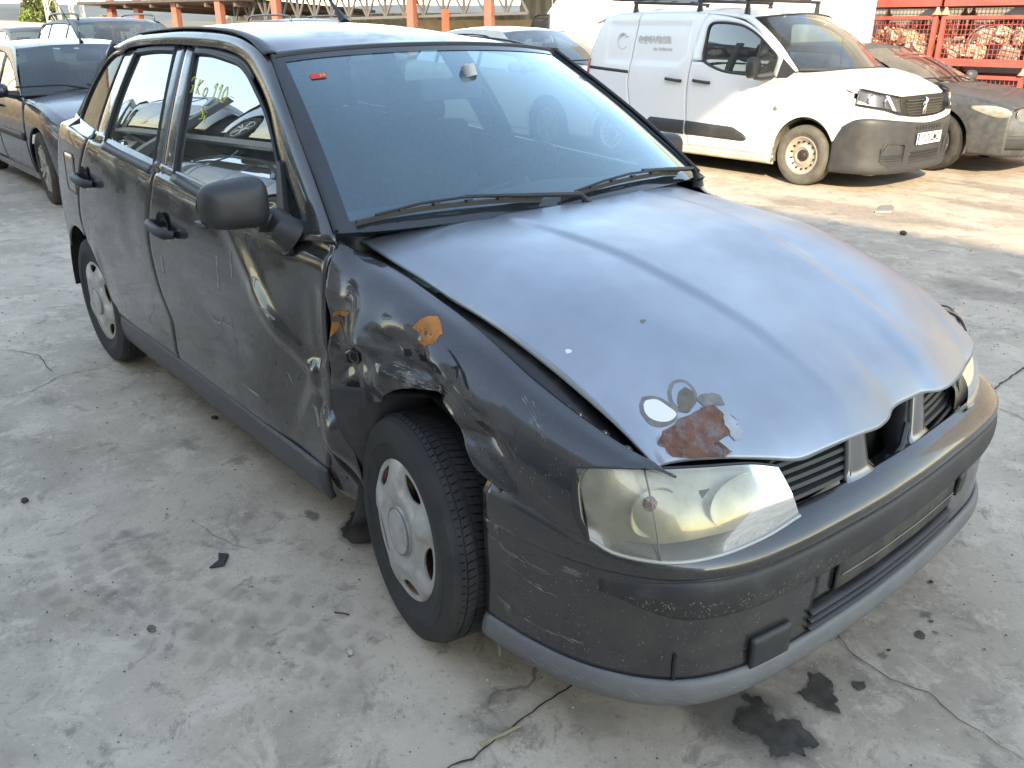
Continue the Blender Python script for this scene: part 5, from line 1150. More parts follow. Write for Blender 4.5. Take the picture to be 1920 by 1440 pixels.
mb.tube([e0+Vector((.006, .01, .04)), e0+Vector((.008, -.035, .03)), e0+Vector((.004, -.045, .005))], [.010, .008, .005], 6); mb.tube([e0+Vector((.006, -.005, .0)), e0+Vector((.006, -.025, -.04)), e0+Vector((.004, -.02, -.078))], [.010, .008, .006], 6); mb.tube([e0+Vector((.006, .012, .055)), e0+Vector((.006, .04, .06)), e0+Vector((.004, .05, .04))], [.009, .007, .004], 6)
mb.build('grille_emblem', mat('emblem_chrome', (.6, .6, .6), .25, 1), vg)
for sg in (-1, 1):
    t0, t1 = (.075, .285) if sg < 0 else (.925, .715)
    def hl_(s, t, o=0):
        tt = t0+(t1-t0)*s; z0 = lin([0, .55, 1], [.80, .765, .715], s); z1 = lin([0, .5, 1], [.935, .895, .862], s); z = z0+(z1-z0)*t; return vf(tt, -.018-.05*t+o, z)
    V, F = grid(hl_, 20, 8, flip=sg > 0); vh = mk('headlight', V, F, glass('van_lens', (.95, .95, .95), 1, .06), VAN, smooth=180)
    V, F = grid(lambda s, t: hl_(s, t, -.03), 20, 8, flip=sg > 0); mk('lamp_back', V, F, mat('lamp_smoke', (.10, .10, .11), .3, .6), vh, smooth=60); MB().tube([Vector(hl_(a, b, .003)) for a, b in [(0, 0), (0, .5), (0, 1)]+[(k/8, 1) for k in range(1, 9)]+[(1, .5), (1, 0)]+[(1-k/8, 0) for k in range(1, 8)]], .010, 6, closed=True).build('lamp_rim', GRL, vh)
    for u in (.25, .62): MB().lathe([(0, -.015), (.03, -.006), (.05, .01), (.053, .006)], 16, 'x', Vector(hl_(u, .5, -.018))).build('lamp_bowl', CHROME, vh)
    MB().prism([Vector(hl_(a, b, .002)) for a, b in ((.58, .95), (.66, .95), (.83, .02), (.75, .02))], (-.004, 0, 0)).build('running_light', mat('drl', (.85, .85, .85), .3), vh, smooth=0)
    a0, a1 = (.20, .325) if sg < 0 else (.80, .675)
    P = [(a0, .40), (a0+(a1-a0)*.12, .455), (a0+(a1-a0)*.9, .445), (a1, .42), (a1, .36), (a0, .36)]
    MB().prism([Vector(vf(t, .006, z)) for t, z in P], (-.012, 0, 0)).build('fog_recess', GRL, VBU, smooth=0)
    MB().tube([Vector(vf(t, .010, z)) for t, z in P+[(a1, .235), (a0+(a1-a0)*.25, .235), (a0, .29)]][:4]+[Vector(vf(a1, .010, .25)), Vector(vf(a0+(a1-a0)*.3, .010, .245)), Vector(vf(a0, .010, .30))], .008, 6, closed=True).build('fog_surround', VB, VBU)
    for k in range(4): vbump('fog_slat', [(.004, .262+.024*k), (.014, .268+.024*k), (.004, .276+.024*k)], min(a0, a1)+.006, max(a0, a1)-.004, 10, VB, VBU)
vbump('intake', [(.004, .245), (.005, .36)], .37, .63, 20, GRL, VBU); vbump('intake', [(-.003, .555), (-.008, .605)], .385, .615, 20, GRL, VBU)
for k in range(5): vbump('intake_bar', [(.006, .256+.024*k), (.016, .262+.024*k), (.006, .268+.024*k)], .372, .628, 24, VB, VBU)
vbump('intake_bar', [(.0, .578), (.008, .582), (.0, .586)], .388, .612, 24, VB, VBU)
for k in range(9): t = .40+.025*k; MB().beam(vf(t, .002, .558), vf(t, -.004, .602), .012, .012, upv=(1, 0, 0)).build('intake_rib', VB, VBU, smooth=0)
# number plate
px_ = -2.178; pl = MB().box((px_, CY+.0, .478), (.008, .50, .108), bev=.002).build('number_plate', mat('plate_white', (.78, .78, .78), .35), VAN)
MB().box((px_+.0046, CY-.232, .478), (.002, .034, .104)).build('plate_band', mat('plate_blue', (.02, .10, .55), .4), pl, smooth=0)
text('plate_text', '9275 LMG', .098, mat('plate_ink', (.01, .01, .012), .5), pl, frame3((px_+.0056, CY+.024, .478), (0, 1, 0), (0, 0, 1)), .0006, .82, .001)
text('plate_letter', 'E', .03, MATS['plate_white'], pl, frame3((px_+.0062, CY-.232, .452), (0, 1, 0), (0, 0, 1)), .0004)
MB().box((-2.45, CY-.55, .165), (.10, .12, .05), bev=.01).build('tow_bracket', mat('bracket_rust', (.3, .26, .2), .7), VAN)
def vhood(s, t):
    k = 2*t-1; y = k*lin([0, .5, .8, 1], [.832, .822, .80, .775], s); x0 = -3.20+.28*(1-k*k); x1 = -2.30-.15*abs(k)**3-.16*abs(k)**8; x = x0+(x1-x0)*s
    ze = lin([-3.22, -2.90, -2.72, -2.55, -2.3], [1.058, .991, .946, .90, .85], x); zc_ = lin([0, .25, .6, .9, 1], [1.085, 1.085, 1.035, .94, .872], s); z = ze+(max(zc_, ze)-ze)*(1-abs(k)**3); return (x, CY+y, z)
V, F = grid(vhood, 30, 30); mk('bonnet', V, F, VW, VAN, solid=.02, smooth=60)
mb = MB(); mb.box((-4.3, CY, .22), (3.4, 1.5, .05)); mb.box((-3.0, CY, .55), (.7, 1.0, .4)); mb.box((-4.62, CY, .85), (.04, 1.5, 1.3)); mb.build('floor_and_bulkhead', DARK, VAN, smooth=0)
for y in (-.38, .38):
    mb = MB(); mb.box((-4.30, CY+y, .95), (.14, .46, .6), bev=.05); mb.box((-4.36, CY+y, 1.32), (.09, .26, .16), bev=.03); mb.build('seat', SEATM, VAN, smooth=50)
MB().box((-3.45, CY, 1.0), (.45, 1.45, .10), bev=.03).build('dashboard', INT, VAN)
# ghost lettering on the cargo side
GH = mat('ghost_letters', (.60, .60, .60), .22, 0, .6, .05)
fr = frame3((-5.03, CY-Hv(1.33)+.004, 1.345), (1, 0, 0), (0, -.12, 1)); text('ghost_lettering', 'egevasa', .17, GH, VAN, fr, .004, .92, .001)
text('ghost_small_lettering', 'de València', .06, GH, VAN, frame3((-4.90, CY-Hv(1.25)+.008, 1.235), (1, 0, 0), (0, -.12, 1)), .003)
MB().tube([(-5.50+.075*math.cos(a), CY-Hv(1.33)+.013, 1.31+.085*math.sin(a)) for a in np.linspace(.6, 5.6, 20)], .016, 6).build('ghost_logo', GH, VAN)
# roof rack
rack = thing('roof_rack', 'black roof rack with tubes on top of the white panel van', 'roof rack', (-4.4, 6.8, 1.6))
RB = mat('rack_black', (.03, .03, .032), .4, .3)
for x in (-5.45, -4.55, -3.95):
    MB().box((x, CY, 1.715), (.05, 1.36, .03), bev=.008).build('cross_bar', RB, rack)
    for sg in (-1, 1): MB().tube([(x, CY+sg*.66, roofz(x)+.0), (x, CY+sg*.66, 1.72)], [.035, .02], 8).build('foot', RB, rack)
for y, r_ in ((-.60, .016), (-.35, .016), (.0, .016), (.35, .016), (.60, .016)): MB().tube([(-5.75, CY+y, 1.75), (-4.0, CY+y, 1.75)], r_, 8).build('rail', RB if abs(y) > .5 else STEEL, rack)
MB().tube([(-5.85, CY-.62, 1.76), (-5.85, CY+.62, 1.76)], .018, 8).build('end_bar', RB, rack); MB().tube([(-5.85, CY-.62, 1.76), (-5.85, CY-.62, 1.86), (-4.4, CY-.62, 1.86)], .014, 8).build('guard_bar', RB, rack)
MB().tube([(-4.35, CY-.52, 1.80), (-3.28, CY-.52, 1.80)], .055, 14).build('pipe_tube', RB, rack)
# ================================================================ yard background
def bevelled(o, w, seg=3):
    md = o.modifiers.new('bevel', 'BEVEL'); md.width = w; md.segments = seg; md.limit_method = 'ANGLE'; md.angle_limit = math.radians(30); return o
# tall white van behind
TV = thing('cargo_van', 'tall white cargo van facing left behind the smaller white van', 'van', (-8, 9.7, 0))
VW2 = mat('van_white_warm', (.80, .79, .76), .35, 0, .4, .1, var=.03, vs=1)
P = [(-10.95, .32), (-11.0, .85), (-10.75, 1.12), (-10.32, 1.30), (-9.70, 1.86), (-9.35, 2.16), (-8.7, 2.34), (-7.5, 2.40), (-5.0, 2.40), (-4.9, 2.2), (-4.9, .32)]
o = MB().prism([(x, 8.85, z) for x, z in P], (0, 1.85, 0)).build('body', VW2, TV, smooth=0); bevelled(o, .10, 4)
MB().prism([(x, 8.845, z) for x, z in ((-10.28, 1.30), (-10.14, 1.62), (-10.02, 1.66), (-9.76, 1.66), (-9.76, 1.30))], (0, -.012, 0)).build('cab_window', glass('tv_glass', (.25, .3, .3), 1.2, .05), TV, smooth=0)
MB().tube([(x, 8.836, z) for x, z in ((-10.28, 1.30), (-10.14, 1.62), (-10.02, 1.66), (-9.76, 1.66), (-9.76, 1.30))], .018, 6, closed=True).build('window_seal', SEAL, TV)
MB().prism([(-10.34, 9.0, 1.33), (-10.34, 10.55, 1.33), (-9.72, 10.5, 1.88), (-9.72, 9.05, 1.88)], (-.02, 0, .02)).build('windscreen', BGLASS, TV, smooth=0)
for x in (-9.70, -8.45): MB().box((x, 8.848, 1.25), (.012, .01, 1.7)).build('door_gap', mat('gap_grey', (.35, .34, .32), .6), TV, smooth=0)
MB().box((-7.2, 8.846, 1.72), (4.4, .012, .02)).build('side_crease', VW2, TV, smooth=0)
for x in (-10.1, -6.2):
    for y, rz in ((8.98, 0), (10.55, math.pi)): w2 = dupe(W_DRK, TV); w2.location = Vector((x, y, .32))-ORG['cargo_van']; w2.rotation_euler = (0, .4, rz)
# stacked red mesh cages
RED = mat('red_cage_paint', (.40, .085, .07), .5, 0, .2, .2, var=.2, vs=5, dirt=(.30, .12, .06), dscale=9, dlo=.5, dhi=.8, damt=.5)
def cage(x0, x1, y0, z0, h, label):
    c = thing('mesh_cage', label, 'cage', ((x0+x1)/2, y0+.5, z0), 'red mesh cages stacked by the wall'); y1 = y0+1.0
    for x in (x0+.03, x1-.03):
        for y in (y0+.03, y1-.03):
            MB().box((x, y, z0+h/2+.02), (.06, .06, h+.04)).build('post', RED, c, smooth=0)
            mb = MB(); mb.lathe([(.02, .10), (.03, .06), (.07, .0), (0, 0)], 10, 'z', (x, y, z0+h)); mb.build('stacking_foot', mat('foot_tan', (.5, .3, .2), .6, var=.2), c)
    for y in (y0+.03, y1-.03):
        for z, t in ((z0+.05, .10), (z0+h-.04, .05)): MB().box(((x0+x1)/2, y, z), (x1-x0-.12, .05, t)).build('rail', RED, c, smooth=0)
    for x in (x0+.03, x1-.03):
        for z, t in ((z0+.05, .10), (z0+h-.04, .05)): MB().box((x, (y0+y1)/2, z), (.05, .88, t)).build('rail', RED, c, smooth=0)
    MB().box(((x0+x1)/2, (y0+y1)/2, z0+.03), (x1-x0-.1, .9, .02)).build('tray', RED, c, smooth=0)
    def mesh(a, b, u):
        mb = MB(); a, b = Vector(a), Vector(b); n = int((b-a).length/.058)
        for k in range(1, n): p = a.lerp(b, k/n); mb.beam(p, p+Vector((0, 0, u)), .007, .007, upv=(0, 1, .01))
        m_ = int(u/.058)
        for k in range(1, m_): q = Vector((0, 0, u*k/m_)); mb.beam(a+q, b+q, .007, .007)
        o = mb.build('wire_mesh', RED, c, smooth=0); o['kind'] = 'stuff'
    zz = z0+.10; u = h-.17
    mesh((x0+.06, y0+.03, zz), (x1-.06, y0+.03, zz), u); mesh((x1-.03, y0+.06, zz), (x1-.03, y1-.06, zz), u); mesh((x0+.03, y0+.06, zz), (x0+.03, y1-.06, zz), u); mesh((x0+.06, y1-.03, zz), (x1-.06, y1-.03, zz), u)
    return c
CG = []
for k, (x0, x1) in enumerate(((-5.66, -4.40), (-4.34, -3.08), (-3.02, -1.76))):
    for j, (z0, h, nm) in enumerate(((.14, .72, 'bottom'), (.96, .68, 'middle'), (1.75, .68, 'top'))):
        CG.append((x0, x1, 11.5, z0, h)); cage(x0, x1, 11.5, z0, h, '%s red mesh cage in the %s stack by the wall' % (nm, ('left', 'middle', 'right')[k]))
CAST = [mat('cast_alloy', (.42, .38, .32), .6, .4, 0, var=.4, vs=20, bump=.3, bs=50), mat('cast_iron', (.14, .11, .09), .75, .2, 0, var=.5, vs=20), mat('cast_pale', (.55, .48, .38), .65, .1, 0, var=.3, vs=14)]
def casting(seed):
    rn = random.Random(seed); mb = MB()
    mb.box((0, 0, .13), (rn.uniform(.2, .3), rn.uniform(.18, .26), rn.uniform(.16, .26)), rz=rn.uniform(0, 1), bev=.03)
    for _ in range(5):
        p = Vector((rn.uniform(-.12, .12), rn.uniform(-.12, .12), rn.uniform(.05, .24))); d = Vector((rn.uniform(-1, 1), rn.uniform(-1, 1), rn.uniform(-.6, 1))).normalized()
        mb.tube([p, p+d*rn.uniform(.05, .14)], [rn.uniform(.03, .07), rn.uniform(.02, .06)], 9)
    for _ in range(6):
        mb.box((rn.uniform(-.13, .13), rn.uniform(-.12, .12), rn.uniform(.03, .28)), (rn.uniform(.02, .09), rn.uniform(.02, .09), rn.uniform(.02, .09)), rz=rn.uniform(0, 2))
    p = [Vector((rn.uniform(-.15, .15), rn.uniform(-.15, .15), rn.uniform(.05, .28))) for _ in range(4)]; mb.tube(crl(p, 12), .014, 6)
    return mb
PC = []
for s_ in range(7):
    o = casting(40+s_).build('engine_part', CAST[s_ % 3], smooth=40, local=True); PC.append(o)
rn = random.Random(5); nn = ['left', 'middle', 'right']; first = set()
for (x0, x1, y0, z0, h) in CG:
    k = 0 if x0 < -5 else 1 if x0 < -4 else 2; lv = 'bottom' if z0 < .5 else 'middle' if z0 < 1.5 else 'top'
    if k == 2 and lv != 'middle': pass
    n = 14 if lv == 'middle' else 7
    for i in range(n):
        s_ = rn.randrange(7); o = PC[s_] if s_ not in first else PC[s_].copy()
        if s_ in first: COL.objects.link(o)
        first.add(s_)
        fr_ = i % 2; o.location = (x0+.16+(x1-x0-.32)*((i//2+.5)/((n+1)//2))+rn.uniform(-.03, .03), y0+.22+.42*fr_+rn.uniform(-.03, .03), z0+.05+(.0 if rn.random() < .6 else .22)); o.rotation_euler = (rn.uniform(-.3, .3), rn.uniform(-.3, .3), rn.uniform(0, 6.28)); sc = rn.uniform(.9, 1.25); o.scale = (sc, sc, sc)
        tag(o, '%s casting, %s from left, %s row, %s cage of %s red stack' % (('grey', 'dark', 'tan')[s_ % 3], ('first', 'second', 'third', 'fourth', 'fifth', 'sixth', 'seventh')[i//2], ('front', 'back')[fr_], lv, nn[k]), 'engine part', 'engine castings in the red cages')
mb = MB(); mb.tube(crl([Vector((-3.95, 11.62, 1.12)), Vector((-3.93, 11.6, 1.33)), Vector((-3.80, 11.6, 1.47)), Vector((-3.5, 11.62, 1.53)), Vector((-3.2, 11.65, 1.53))], 24), .035, 10); tag(mb.build('chrome_bar', CHROME), 'bent chrome bar lying in the middle cage of the right-hand red stacks', 'chrome bar')
# store wall behind the cages
WL = tag(MB().box((-2.0, 13.4, 3.0), (18, .3, 6.0)).build('store_wall', mat('render_wall', (.34, .31, .27), .85, 0, var=.2, vs=1.2, dirt=(.18, .16, .13), dscale=2, damt=.5), smooth=0), 'tan rendered store wall behind the red cages', 'wall')
tag(MB().tube([(-7.15+.17*math.cos(a)*(1+.06*math.sin(3*a)), 13.15+.02*math.sin(2*a), 2.02+.17*math.sin(a)) for a in np.linspace(0, 18.8, 80)], .022, 6).build('hose_coil', mat('hose_grey', (.32, .31, .30), .6)), 'grey hose coil hanging on the store wall', 'hose')
mb = MB(); mb.box((-7.3, 12.9, 1.1), (.35, .25, 2.2)); mb.box((-7.75, 12.9, 1.72), (.9, .10, .09)); mb.build('hoist_arm', PLASTIC, smooth=0); tag(bpy.data.objects['hoist_arm'], 'black steel hoist arm standing by the store wall', 'hoist')
tag(MB().tube([(-9, 13.23, 1.78), (-1.5, 13.23, 1.80)], .018, 6).build('wall_pipe', mat('pipe_dark', (.12, .11, .1), .6)), 'thin dark pipe running along the store wall', 'pipe')
# ---------------------------------------------------------------- carport with red posts
CP = thing('carport', 'long carport with red posts and dark sheet roof at the yard end', 'carport', (-27, 14, 0))
RP = mat('red_post', (.30, .105, .075), .55, 0, var=.15, vs=4)
posts = []
for k, (x, y) in enumerate(((-35.2, 9.61), (-34, 10.2), (-31.6, 10.74), (-29.2, 11.37), (-26.8, 12.3), (-22, 14.48), (-19.6, 15.64))):
    posts.append((x, y)); MB().box((x, y, 1.7 if k < 6 else 1.3), (.24, .24, 3.4 if k < 6 else 2.6), rz=.4).build('post', RP, CP, smooth=0)
A = posts[0]; B = posts[5]
dx, dy = B[0]-A[0], B[1]-A[1]; Ln = math.hypot(dx, dy); ux_, uy_ = dx/Ln, dy/Ln; nx, ny = -uy_, ux_
if nx > 0: nx, ny = -nx, -ny
def cpq(a, d, z): return (A[0]+ux_*a+nx*d, A[1]+uy_*a+ny*d, z)
MB().prism([cpq(-1.2, -.6, 2.24), cpq(Ln*.52, -.6, 2.30), cpq(Ln*.52, 7, 2.02), cpq(-1.2, 7, 2.0)], (0, 0, .10)).build('roof_sheet', mat('roof_dark', (.06, .055, .05), .8, var=.2), CP, smooth=0)
MB().prism([cpq(Ln*.48, -.4, 2.62), cpq(Ln*1.3, -.4, 2.62), cpq(Ln*1.3, 7, 2.9), cpq(Ln*.48, 7, 2.9)], (0, 0, .10)).build('roof_sheet', MATS['roof_dark'], CP, smooth=0)
for a in np.linspace(0, Ln*.5, 6): MB().beam(cpq(a, -.5, 2.17), cpq(a, 6.8, 1.96), .10, .12).build('rafter', mat('rafter_brown', (.10, .07, .055), .7), CP, smooth=0)
TRS = mat('truss_grey', (.10, .10, .105), .6)
a0, a1 = Ln*.44, Ln*1.28
MB().beam(cpq(a0, .3, 2.42), cpq(a1, .3, 2.50), .08, .10).build('truss_top_chord', TRS, CP, smooth=0); MB().beam(cpq(a0, .3, 1.62), cpq(a1, .3, 1.86), .08, .08).build('truss_bottom_chord', TRS, CP, smooth=0)
N = 16
for k in range(N):
    f0, f1 = k/N, (k+1)/N; b0, b1 = 1.62+.24*f0, 1.62+.24*f1
    MB().beam(cpq(a0+(a1-a0)*f0, .3, b0), cpq(a0+(a1-a0)*(f0+f1)/2, .3, 2.45), .06, .06).build('truss_brace', TRS, CP, smooth=0); MB().beam(cpq(a0+(a1-a0)*(f0+f1)/2, .3, 2.45), cpq(a0+(a1-a0)*f1, .3, b1), .06, .06).build('truss_brace', TRS, CP, smooth=0)
    MB().beam(cpq(a0+(a1-a0)*f0, .3, b0), cpq(a0+(a1-a0)*f0, .3, 2.45), .07, .07).build('truss_post', TRS, CP, smooth=0)
SW = thing('sheet_wall', 'sunlit pale corrugated sheet wall behind the carport', 'wall', cpq(8, 7, 0))
for k in range(22):
    p0 = a = -2+k*1.6
    c_ = mat('sheet_pale', (.62, .60, .54), .6, var=.1, vs=1) if k > 9 else CRM
    V, F = grid(lambda s, t: Vector(cpq(a+1.6*s, 7.2+.05*math.sin((a+1.6*s)*14), (2.9 if k > 9 else 2.0)*t)), 26, 2); mk('sheet', V, F, c_, SW, smooth=60)
TW = tag(MB().beam(cpq(Ln*.80, 4.5, .85), cpq(Ln*1.6, 4.5, .85), .25, 1.72).build('low_wall', mat('board_wall', (.42, .35, .25), .85, 0, var=.25, vs=2.5), smooth=0), 'low tan board-marked concrete wall beside the carport', 'wall')
tag(MB().box((-21.0, 15.03, 1.0), (.16, .16, 1.95)).build('short_post', mat('red_post_short', (.42, .10, .05), .6), smooth=0), 'short thin red post in front of the tan low wall', 'post')
# white lorry box / wall on the left
LBX = thing('boundary_wall', 'low cream rendered boundary wall beyond the navy hatchback', 'wall', (-26, 4, 0))
q0, q1 = 2.72, 6.45
o = MB().prism([(-24, q0, 0), (-27, q1, 0), (-27, q1, 1.50), (-24, q0, 1.62)], (-.25, .0, 0)).build('panel', mat('cream_render', (.74, .70, .60), .8, 0, var=.08, vs=1), LBX, smooth=0)
FNC = thing('bar_fence', 'thin metal bar fence beside the cream boundary wall', 'fence', (-33, 8, 0))
FB = mat('fence_bar', (.12, .11, .10), .6); y0_, y1_ = 8.43, 9.3
for k in range(9): y = y0_+(y1_-y0_)*k/8; MB().box((-34, y, .75), (.04, .04, 1.5)).build('bar', FB, FNC, smooth=0)
for z in (.3, 1.35): MB().beam((-34, y0_, z), (-34, y1_, z), .04, .05).build('rail', FB, FNC, smooth=0)
# tree
def tree(loc, h, r, label, n, seed, col):
    T = thing('pine_tree', label, 'tree', loc); rn = random.Random(seed); L = Vector(loc)
    mb = MB(); mb.tube([L, L+Vector((.1, 0, h*.5)), L+Vector((0, .1, h*.9))], [.25, .17, .05], 8)
    for k in range(9): a = rn.uniform(0, 6.28); z = h*rn.uniform(.4, .8); mb.tube([L+Vector((0, 0, z)), L+Vector((math.cos(a)*r*.7, math.sin(a)*r*.7, z+h*.12))], [.08, .02], 5)
    mb.build('trunk', mat('bark', (.12, .09, .06), .9), T)
    V = []; F = []
    cl = [(L+Vector((rn.gauss(0, r*.42), rn.gauss(0, r*.42), h*.62+rn.gauss(0, h*.16))), rn.uniform(.25, .5)*r) for _ in range(34)]
    for i in range(n):
        c, rr = rn.choice(cl); d = Vector((rn.gauss(0, 1), rn.gauss(0, 1), rn.gauss(0, .8))).normalized(); p = c+d*rr*rn.uniform(.5, 1); u = Vector((rn.gauss(0, 1), rn.gauss(0, 1), rn.gauss(0, 1))).normalized(); v = u.orthogonal().normalized(); s_ = rn.uniform(.10, .22)
        k = len(V); V += [p-u*s_-v*s_*.35, p+u*s_-v*s_*.2, p+u*s_*.8+v*s_*.4, p-u*s_*.8+v*s_*.3]; F.append((k, k+1, k+2, k+3))
    mk('crown', V, F, mat('foliage_'+str(seed), col, .8, 0, var=.4, vs=.8), T, smooth=0)
tree((-78, 17.19, -1.6), 6.4, 1.75, 'round green pine standing above the cream boundary wall', 5200, 3, (.10, .13, .035))
for k, y in enumerate((22.5, 23.3, 25.6)):
    tree((-90, y, -2.2), 4.4, 1.1, ('brown bare bush left of the lattice mast', 'brown bush between the lattice masts', 'brown scrub bush beside the carport end')[k], 1500, 20+k, (.20, .14, .08))
# lattice masts
def mast(x, y, label, w_=.6):
    Mt = thing('lattice_mast', label, 'mast', (x, y, 0)); PM = mat('mast_paint', (.36, .35, .33), .6); h = 14
    for sx in (-1, 1):
        for sy in (-1, 1): MB().beam((x+sx*w_/2, y+sy*w_/2, 0), (x+sx*w_*.3, y+sy*w_*.3, h), .08, .08).build('leg', PM, Mt, smooth=0)
    mb = MB()
    for k in range(12):
        z0, z1 = h*k/12, h*(k+1)/12; w0, w1 = w_*(1-.4*k/12)/2, w_*(1-.4*(k+1)/12)/2; s_ = 1 if k % 2 else -1
        for ax in (0, 1):
            for q in (-1, 1):
                a = (s_*w0, q*w0) if ax == 0 else (q*w0, s_*w0); b = (-s_*w1, q*w1) if ax == 0 else (q*w1, -s_*w1)
                MB().beam((x+a[0], y+a[1], z0), (x+b[0], y+b[1], z1), .03, .03).build('brace', PM, Mt, smooth=0)
mast(-52, 11.76, 'pale lattice mast nearest the round green pine'); mast(-52, 12.98, 'pale lattice mast nearer the carport')
# hills
def hills(name, D, base, amp, seed, col, a0, a1):
    V = []; F = []; n = 90
    for i in range(n+1):
        a = math.radians(a0+(a1-a0)*i/n); h = base+amp*(noise.noise(Vector((i*.07+seed, 0, 0)))+.5*noise.noise(Vector((i*.21+seed, 5, 0)))+.2*noise.noise(Vector((i*.6, 9, seed))))
        for r_, z in ((D, -20), (D*1.08, h*.55), (D*1.2, h), (D*1.5, h*.6)): V.append((CAM.x+r_*math.cos(a), CAM.y+r_*math.sin(a), z))
    for i in range(n):
        for k in range(3): F.append((i*4+k, i*4+4+k, i*4+5+k, i*4+1+k))
    o = mk(name, V, F, mat(name+'_m%d' % seed, col, .95, 0, var=.35, vs=.004, bump=0), smooth=180); o['kind'] = 'structure'
hills('hills', 2600, 68, 26, 3, (.085, .10, .11), 80, 240)
hills('hills', 1500, 11, 9, 11, (.13, .12, .085), 80, 240)
